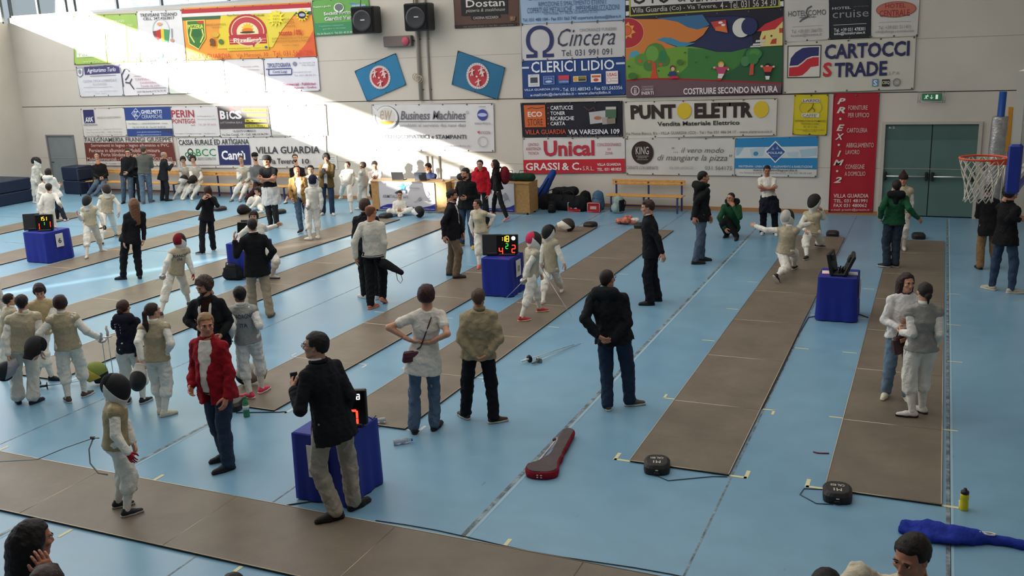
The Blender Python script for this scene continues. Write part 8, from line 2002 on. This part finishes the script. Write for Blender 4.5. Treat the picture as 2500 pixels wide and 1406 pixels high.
# blue cloth foil bag at lower right
def cloth_bag(f):
    f.ell((0.30, 0.0, 0.045), (0.30, 0.155, 0.055), 0.02); f.cap((0.03, 0.03, 0.04), (0.30, 0, 0.05), 0.07, 0.09, 0.05); f.cap((0.45, 0.0, 0.05), (0.75, 0.03, 0.035), 0.085, 0.045, 0.05); f.cap((0.75, 0.03, 0.035), (1.5, 0.0, 0.035), 0.045, 0.042, 0.03)
    f.clip((0, 0, 0.0), (0, 0, -1)); f.clip((-0.02, 0, 0), (-1, 0.25, 0)); f.folds(0.008, 26, 11)
o = blob_bag('foil_bag', 'bright blue cloth foil bag lying at the lower right corner', 'bag', cloth_bag, 0.010, cloth('26389c'), (-0.08, 8.42, 0), 0.02, None, (-0.1, -0.22, -0.01), (1.6, 0.22, 0.16))
g = MB(); g.tube([(0.70+0.045*math.cos(a*PI/6), 0.03+0.02*math.sin(a*PI/6), 0.088) for a in range(12)], 0.009, cloth('d8d4d8'), 6, closed=True); g.build('drawstring_ring', o)
g = MB(); vs, fs = text_geo('foil bag')
for k in range(9): g.box((0.47+0.022*k, -0.02+0.006*k, 0.103-0.0012*k), (0.012, 0.018, 0.012), cloth('c9c9dc'))
g.build('printed_strip', o)
# black bag leaning against the scoring table
def brief(f): f.ell((0, 0, 0.15), (0.20, 0.10, 0.20), 0.02); f.cap((-0.14, 0, 0.1), (0.14, 0, 0.1), 0.10, 0.10, 0.04); f.clip((0, 0, 0), (0, 0, -1)); f.clip((0, 0, 0.31), (0, 0, 1)); f.folds(0.004, 40, 5)
o = blob_bag('shoulder_bag', 'black shoulder bag leaning on the blue table behind the khaki trousers', 'bag', brief, 0.012, BK, (-12.88, 14.82, 0), 0.1)
MB().tube([(-0.14, -0.02, 0.26), (-0.1, -0.05, 0.36), (0.0, -0.06, 0.38), (0.1, -0.05, 0.36), (0.14, -0.02, 0.26)], 0.010, cloth('2a2a2c'), 6).build('handle', o)
MB().box((0, -0.10, 0.16), (0.30, 0.012, 0.2), cloth('232427'), bev=0.005).build('flap', o)
# handbags carried by people
def J_of(k): return BUILT[k][1]
J_ = J_of('woman in white short sleeved tunic with hands on her lower back')
up_ = nrm(J_['N']-J_['P']); rt_ = nrm(J_['SR']-J_['SL']); fw_ = nrm(np.cross(up_, rt_))
c_ = J_['P']-rt_*0.155-fw_*0.09+up_*0.035
t = thing('handbag', 'small maroon cross body bag at the hip of the woman in white', 'bag', tuple(c_), math.atan2(rt_[1], rt_[0])+0.15)
mb_ = mat('4a1c26', 0.45, 0, 0.08, 12, 0.1, 30)
MB().box((0, 0, -0.01), (0.21, 0.075, 0.13), mb_, None, (0.82, 0.6), 0.015).build('bag_body', t)
MB().box((0, -0.035, 0.02), (0.19, 0.02, 0.07), mat('5a2430', 0.4, 0, 0.08, 12), Matrix.Rotation(0.2, 3, 'X'), None, 0.006).build('flap', t)
pts = [c_+rt_*0.05+up_*0.06]+[J_['P']*(1-u)+J_['N']*u+rt_*(-0.10+0.155*u)-fw_*(0.150-0.045*u*u) for u in np.linspace(0.28, 0.86, 8)]+[J_['N']+rt_*0.075+up_*0.01-fw_*0.01]
b = MB().tube([tuple(p-c_) for p in pts], 0.0085, mb_, 6); o = b.build('strap', t); o.rotation_euler = (0, 0, -t.rotation_euler.z)
J_ = J_of('long haired woman in white track jacket and light jeans holding a bag'); c_ = J_['WR']+np.array([0.06, -0.10, -0.16])
t = thing('handbag', 'brown glossy handbag held against the woman in the white jacket', 'bag', tuple(c_), 0.5)
MB().box((0, 0, 0), (0.26, 0.12, 0.20), mat('3a1f1e', 0.3, 0, 0.1, 12), Matrix.Rotation(-0.25, 3, 'Y'), (0.86, 0.7), 0.02).build('bag_body', t)
MB().box((0.0, -0.065, 0.07), (0.13, 0.012, 0.045), cloth('b88a6a'), Matrix.Rotation(-0.25, 3, 'Y')).build('printed_label', t)
MB().tube([(-0.08, 0, 0.09), (-0.05, 0, 0.17), (0.03, 0, 0.18), (0.08, 0, 0.11)], 0.008, mat('2a1716', 0.4), 6).build('handle', t)
J_ = J_of('bald man in white sweater walking away with a black mask bag'); c_ = J_['WR']+np.array([0.03, -0.03, -0.1])
def maskbag(f): f.cap((0, 0, 0), (0.30, -0.02, -0.16), 0.085, 0.045, 0.03); f.folds(0.004, 40, 6)
o = blob_bag('mask_bag', 'black soft bag hanging from the hand of the man in the white sweater', 'bag', maskbag, 0.012, BK, tuple(c_), 0.3, None, (-0.12, -0.14, -0.26), (0.4, 0.14, 0.12))
MB().tube([(0.2, 0, -0.14), (0.22, 0, -0.30), (0.27, 0, -0.36), (0.31, 0, -0.30), (0.28, 0, -0.17)], 0.007, cloth('9a9aa0'), 6).build('strap', o)
J_ = J_of('dark haired woman in black with a red backpack walking left'); rt_ = nrm(J_['SR']-J_['SL']); fw_ = np.array([rt_[1]*-1, rt_[0], 0])
fw_ = nrm(np.cross(nrm(J_['N']-J_['P']), rt_)); c_ = (J_['N']*0.62+J_['P']*0.38)-fw_*0.23
def bpk(f): f.ell((0, 0, 0), (0.16, 0.13, 0.24), 0.02); f.folds(0.006, 34, 6)
o = blob_bag('backpack', 'red and maroon backpack worn by the woman in black', 'backpack', bpk, 0.014, cloth('6e1a26'), tuple(c_), math.atan2(rt_[1], rt_[0]), None, (-0.2, -0.2, -0.3), (0.2, 0.2, 0.3))
b = MB()
for s in (-1, 1): b.tube([(s*0.09, 0.08, 0.20), (s*0.10, 0.26, 0.24), (s*0.11, 0.33, 0.06), (s*0.12, 0.10, -0.16)], 0.014, cloth('2a1418'), 6)
b.build('strap', o)
# phones
def phone(label, p, rz, c='1a1a1e'):
    t = thing('phone', label, 'phone', tuple(p), rz); MB().box((0, 0, 0), (0.072, 0.010, 0.145), plastic(c, 0.3), Matrix.Rotation(-0.3, 3, 'X'), None, 0.004).build('phone_body', t)
    MB().box((0, -0.004, 0.0), (0.064, 0.006, 0.13), plastic('2a2e36', 0.15), Matrix.Rotation(-0.3, 3, 'X')).build('screen', t)
J_ = J_of('man in navy blazer and pale khaki trousers standing at the front scoring table')
phone('grey phone in the raised hand of the man at the front table', J_['WL']+nrm(J_['WL']-J_['EL'])*0.11+np.array([0.03, 0.02, 0.01]), 0.9, '6a6a72')
t = thing('wristwatch', 'wristwatch on the raised wrist of the man at the front table', 'watch', tuple(J_['WL'])); v_ = nrm(J_['WL']-J_['EL'])
q_ = Vector(v_).to_track_quat('Z', 'Y').to_matrix().to_4x4(); MB().lathe([(0.034, -0.008), (0.036, -0.006), (0.036, 0.006), (0.034, 0.008)], metal('c8a878', 0.3), 16, q_).build('watch_band', t)
J_ = J_of('black haired woman at the bottom left holding a phone to her mouth')
phone('white phone in the hand of the black haired woman at the bottom left', J_['WL']+nrm(J_['WL']-J_['EL'])*0.09+np.array([0.02, 0.03, 0.02]), 0.6, 'd8d4d4')
J_ = J_of('man in brown corduroy jacket and jeans looking at his phone'); phone('black phone in the hands of the man in brown corduroy', (J_['WL']+J_['WR'])/2+np.array([0, -0.1, 0.04]), 0.4)
# ------------------------------------------------------------------ the officials' desks
MAPLE = wood('b58a55')
def desk(label, x0, x1, y, bx0, bx1):
    t = thing('desk', label, 'desk', ((x0+x1)/2, y, 0), 0, 'wooden desks of the officials'); cx = (x0+x1)/2; w = x1-x0; h = 0.86
    MB().box((0, 0.30, h-0.02), (w, 0.62, 0.04), MAPLE).build('desk_top', t)
    MB().box((0, 0.02, 0.44), (w, 0.03, 0.76), MAPLE).build('front_panel', t)
    for s in (-1, 1): MB().box((s*(w/2-0.015), 0.31, 0.44), (0.03, 0.56, 0.76), MAPLE).build('side_panel', t)
    for s in (-1, 1):
        for yy in (0.08, 0.54): MB().tube([(s*(w/2-0.1), yy, 0.0), (s*(w/2-0.1), yy, 0.06)], 0.025, plastic('1a1a1c'), 10).build('caster', t)
    return t
desk('wooden desk with laptop, left of two, behind the cross legged boy', -14.50, -12.12, 22.72, 0, 0)
desk('wooden desk with dark bags on top, right of two', -12.06, -9.78, 22.95, 0, 0)
def wave(c, y0): return [('P', '2b2f86', [(0, .985), (0, .92), (.06, .86), (.15, .80), (.25, .78), (.38, .81), (.52, .86), (.66, .885), (.8, .865), (.92, .81), (1, .73), (1, .985)])]
SPN = [('E', '2f86b8', .44, .10, .022, .055), ('P', '2f86b8', [(.41, .14), (.49, .13), (.475, .27), (.42, .28)]), ('L', '2f86b8', [(.48, .16), (.55, .08)], .03), ('L', '2f86b8', [(.42, .16), (.36, .15)], .03), ('L', '3a5a78', [(.44, .26), (.36, .33), (.30, .40)], .05), ('L', '3a5a78', [(.46, .26), (.50, .30), (.50, .40)], .05)]
banner('white hanging banner with blue running figure on the left desk', [(-14.24, .85), (-12.46, .85), (-12.46, .06), (-14.24, .06)], 'd2ced2', wave(0, 0)+SPN+[
    ('T', '6a6a70', .07, .46, .37, .57, 'ARMITALIA', .005, 0), ('T', '6a6a70', .44, .46, .52, .57, 'srl', .005, 0), ('T', '7f98a8', .52, .16, .74, .23, 'Armitalia', 0, .2), ('T', 'a0a4ac', .52, .27, .73, .30, 'fencing equipment', 0, 0), ('T', 'a8a4a8', .07, .62, .33, .65, 'attrezzature per scherma', 0, 0),
    ('L', 'a8a4ac', [(.63, .70), (.77, .55)], .02), ('P', '9a98a2', [(.70, .58), (.75, .50), (.77, .58), (.72, .66)]), ('P', '9a98a2', [(.84, .36), (.88, .28), (.91, .42), (.86, .48)]), ('L', '9a98a2', [(.86, .46), (.90, .54)], .02),
    ('T', 'c9cde8', .06, .895, .40, .945, 'www.armitalia.net', .01, 0), ('T', 'c9cde8', .52, .895, .99, .945, 'info@armitalia.net', .01, 0)], 'desk_banner', 'banner', 22.70, False)
banner('white hanging banner with blue wave on the right desk', [(-11.95, .85), (-10.20, .85), (-10.20, .06), (-11.95, .06)], 'd2ced2', wave(0, 0)+[('P', '9a98a2', [(.80, .42), (.86, .32), (.90, .50), (.84, .60)]), ('L', '9a98a2', [(.84, .58), (.80, .66)], .02), ('L', '9a98a2', [(.88, .5), (.93, .62)], .02), ('T', 'c9cde8', .50, .895, .97, .945, 'info@armitalia.net', .01, 0), ('T', '6a6a70', .07, .46, .37, .57, 'ARMITALIA', .005, 0)], 'desk_banner', 'banner', 22.93, False)
for lab, x, c in (('open dark laptop in front of the man in the checked shirt', -13.02, '3a3f4a'), ('black monitor lying on the left desk beside the white shirt man', -13.75, '1a1a1e')):
    t = thing('laptop', lab, 'laptop', (x, 23.05, 0.86), 0.1)
    MB().box((0, 0, 0.01), (0.36, 0.24, 0.02), plastic('2a2c30'), bev=0.006).build('keyboard_base', t)
    MB().box((0, -0.13, 0.12), (0.36, 0.015, 0.23), plastic(c), Matrix.Rotation(0.25, 3, 'X'), None, 0.006).build('screen_lid', t)
t = thing('desk_lamp', 'small lit white lamp at the right end of the left desk', 'lamp', (-12.30, 22.95, 0.86))
MB().lathe([(0.05, 0), (0.05, 0.01), (0.01, 0.015), (0.01, 0.06)], plastic('2a2a2c'), 14).build('lamp_base', t); MB().ell((0, 0, 0.09), (0.035, 0.035, 0.03), glow('fff6e8', 3)).build('bulb', t)
for lab, x, y, s, rz in (('black bag on the right desk behind the bearded man', -11.75, 23.25, 0.55, 0.2), ('dark grey bag on the right desk behind the red backpack', -10.45, 23.3, 0.6, -0.3), ('dark green and black holdall on the right end of the desk', -10.05, 23.25, 0.62, 0.1)):
    o = blob_bag('duffel_bag', lab, 'bag', duffel, 0.02, cloth('1f3a2c' if 'green' in lab else '1e1f22'), (x, y, 0.86), rz, None, (-0.62, -0.3, -0.02), (0.62, 0.3, 0.5)); o.scale = (s, s, s)
    MB().tube([(-0.2, -0.1, 0.28), (-0.15, -0.04, 0.46), (0.15, -0.04, 0.46), (0.2, -0.1, 0.28)], 0.014, cloth('2a2a2c'), 6).build('handle', o)
# ------------------------------------------------------------------ crumpled clothes pile
def pile(f):
    for k in range(9):
        a = k*0.7; f.ell((0.16*math.cos(a)*(k % 3)/2, 0.13*math.sin(a)*(k % 2+0.3), 0.05+0.02*(k % 4)), (0.13, 0.10, 0.07), 0.03)
    f.folds(0.016, 45, 8); f.clip((0, 0, 0), (0, 0, -1))
o = blob_bag('clothes_pile', 'crumpled red and white clothes heaped on the floor before the bench', 'clothes', pile, 0.014, mat('b86a58', 0.85, 0, 0.7, 9), (-6.92, 22.3, 0))
def scrap(f): f.ell((0, 0, 0.05), (0.12, 0.10, 0.06), 0.02); f.folds(0.014, 50, 4); f.clip((0, 0, 0), (0, 0, -1))
f = Field((-0.2, -0.2, 0), (0.2, 0.2, 0.2), 0.012); scrap(f); V, F = f.mesh(); q = link('white_cloth', np_mesh('white_cloth', V, F, [cloth('d8d0c4')]), o); q.location = (0.2, 0.03, 0.04)
# ------------------------------------------------------------------ dark blue crash mats in the left corner
NAVY = mat('1c2740', 0.5, 0, 0.06, 3, 0.1, 4)
for lab, x0, x1, y0, y1, h in (('long dark blue crash mat along the left wall', LEFT_X+0.05, -27.45, 20.2, 22.35, 0.80), ('dark blue crash mat standing by the grey door', -27.65, -26.85, 23.75, 24.4, 0.95)):
    t = thing('crash_mat', lab, 'mat', ((x0+x1)/2, (y0+y1)/2, 0), 0, 'crash mats in the corner')
    n = 2
    for k in range(n): MB().box((0, 0, h*(k+0.5)/n), (x1-x0, y1-y0, h/n-0.012), NAVY, None, None, 0.03).build('mat_layer', t)
t = thing('metal_barrier', 'thin dark metal frame standing beside the crash mat at the door', 'barrier', (-26.6, 23.5, 0)); g = MB(); gm_ = paint('2a2f38')
g.tube([(0, 0, 0), (0, 0, 0.9), (0.35, 0.3, 0.9), (0.35, 0.3, 0)], 0.018, gm_, 8); g.build('frame', t); MB().tube([(0, 0, 0.45), (0.35, 0.3, 0.45)], 0.014, gm_, 8).build('crossbar', t)
# ------------------------------------------------------------------ basketball hoop, seen from the side
t = thing('basketball_hoop', 'basketball hoop with white net and blue padded glass backboard', 'basketball hoop', (0, 0, 0))
RX, RY, RZ, RR = 0.43, 10.90, 3.05, 0.225
ORG = paint('d8481f', 0.45)
MB().tube([(RX+RR*math.cos(a*PI/18), RY+RR*math.sin(a*PI/18), RZ) for a in range(36)], 0.011, ORG, 8, closed=True).build('rim', t)
MB().box((RX+RR+0.045, RY, RZ-0.02), (0.13, 0.20, 0.06), ORG, bev=0.008).box((RX+RR-0.06, RY-0.11, RZ-0.03), (0.22, 0.012, 0.05), ORG, Matrix.Rotation(0.35, 3, 'Z')).build('rim_bracket', t)
nm_ = paint('d8cfbe'); N_ = 12; R_ = [(RR, 0), (RR*0.93, -0.07), (RR*0.82, -0.15), (RR*0.70, -0.24), (RR*0.62, -0.32), (RR*0.60, -0.40), (RR*0.62, -0.45)]
for s in (-1, 1):
    for k in range(N_):
        pts = []
        for j, (r, z) in enumerate(R_):
            a = 2*PI*(k+s*0.5*j)/N_; pts.append((RX+r*math.cos(a)-0.02*j/6, RY+r*math.sin(a), RZ+z))
        MB().tube(pts, 0.0055, nm_, 5).build('net_cord', t)
t2 = t
WF = paint('d2ccc0', 0.5)
BX, BZ0, BZ1 = RX+0.37, 2.90, 3.95
def board_part(g, name): o = g.build(name, t); o.location = (BX, RY, 0); o.rotation_euler = (0, 0, -0.157); return o
g = MB()
for y in (-0.90, 0.90): g.box((0, y, (BZ0+BZ1)/2), (0.07, 0.07, BZ1-BZ0), WF)
for z in (BZ0+0.03, BZ1-0.03): g.box((0, 0, z), (0.06, 1.8, 0.06), WF)
g.box((-0.02, -0.295, 3.27), (0.01, 0.05, 0.45), WF).box((-0.02, 0.295, 3.27), (0.01, 0.05, 0.45), WF).box((-0.02, 0, 3.48), (0.01, 0.6, 0.05), WF)
board_part(g, 'board_frame')
board_part(MB().box((0, 0, (BZ0+BZ1)/2), (0.014, 1.74, 1.0), GLASS), 'board_glass')
PB = mat('1f3690', 0.5, 0, 0.05, 5)
g = MB()
for y in (-0.92, 0.92): g.box((0, y, BZ0+0.16), (0.12, 0.10, 0.46), PB, None, None, 0.02)
g.box((0, 0, BZ0-0.03), (0.11, 1.88, 0.08), PB, None, None, 0.02); board_part(g, 'board_padding')
bx = BX
g = MB().box((bx+0.5, RY, 3.2), (1.0, 0.10, 0.12), paint('2c4a9a')).box((bx+0.5, RY, 3.7), (1.0, 0.08, 0.08), paint('2c4a9a')).box((bx+1.0, RY, 3.45), (0.12, 0.3, 0.7), paint('2c4a9a')); g.tube([(bx+1.0, RY, 3.3), (5.9, RY, 4.5), (6.18, RY, 4.6)], 0.06, paint('2c4a9a'), 10); g.tube([(bx+1.0, RY, 3.7), (5.9, RY, 5.2), (6.18, RY, 5.25)], 0.04, paint('2c4a9a'), 10); g.build('wall_arm', t)
# padded post by the wall
PXP, PYP = 1.14, 23.2
t = thing('padded_post', 'blue post wrapped in silver foil padding behind the hoop', 'post', (PXP, PYP, 0))
MB().tube([(0.0, 0, 0), (0.05, 0, 3.0)], 0.075, paint('24509c', 0.4), 14).build('post', t)
foilm = mat('a9a6a4', 0.35, 0.55, 0.15, 12, 0.5, 22)
f = Field((-0.3, -0.3, 0.0), (0.3, 0.3, 2.6), 0.022); f.cap((-0.02, 0, 0.2), (0.035, 0, 2.42), 0.165, 0.160, 0.02); f.clip((0, 0, 2.48), (0, 0, 1)); f.clip((0, 0, 0.01), (0, 0, -1)); f.folds(0.006, 26, 3); V, F = f.mesh()
link('foil_padding', np_mesh('foil_padding', V, F, [foilm]), t)
MB().box((-0.2, 0, 1.45), (0.05, 0.12, 0.28), plastic('5a5a5e'), bev=0.01).build('winch_box', t)
tag(MB().box((1.42, 24.2, 2.1), (0.10, 0.08, 1.0), paint('c98a2c'), bev=0.01).tube([(1.42, 24.2, 0), (1.42, 24.2, 1.7)], 0.04, metal('9a9894', 0.4), 10).build('orange_post'), 'slim post with orange upper part behind the foil padded post', 'post')
# a notice sheet on the wall beside the bank banner
tag(MB().box((-17.02, HALL_Y-0.012, 1.12), (0.42, 0.012, 0.42), PAPER).build('notice_sheet'), 'white notice sheet on the wall right of the bank banner', 'notice')
b = MB()
for k in range(5): b.box((-17.04, HALL_Y-0.020, 1.27-0.065*k), (0.30-0.03*(k % 2), 0.003, 0.012), paint('8a8a8c'))
b.build('text_lines', bpy.data.objects['notice_sheet'])

# body wire of the small fencer at the front
J_ = J_of('small masked fencer with red glove waiting on the near piste'); up_ = nrm(J_['N']-J_['P']); fw_ = nrm(np.cross(up_, nrm(J_['SR']-J_['SL'])))
a_ = J_['P']+up_*0.05-fw_*0.15
t = thing('body_wire', 'grey body wire running left from the back of the small masked fencer', 'cord', tuple(a_))
MB().tube([(0, 0, 0), (-0.10, 0.02, -0.02), (-0.55, 0.06, -0.20), (-1.05, 0.10, -0.42), (-2.0, 0.15, -0.62)], 0.006, plastic('7c8a94'), 6).build('reel_line', t)
MB().tube([(-0.10, 0.02, -0.02), (-0.16, 0.0, -0.14), (-0.15, -0.02, -0.28), (-0.06, -0.02, -0.37), (0.04, 0.0, -0.38)], 0.008, plastic('9a9a94'), 6).build('hanging_loop', t)
MB().box((-0.11, 0.02, -0.02), (0.05, 0.03, 0.03), plastic('3a3a40'), bev=0.006).build('plug', t)
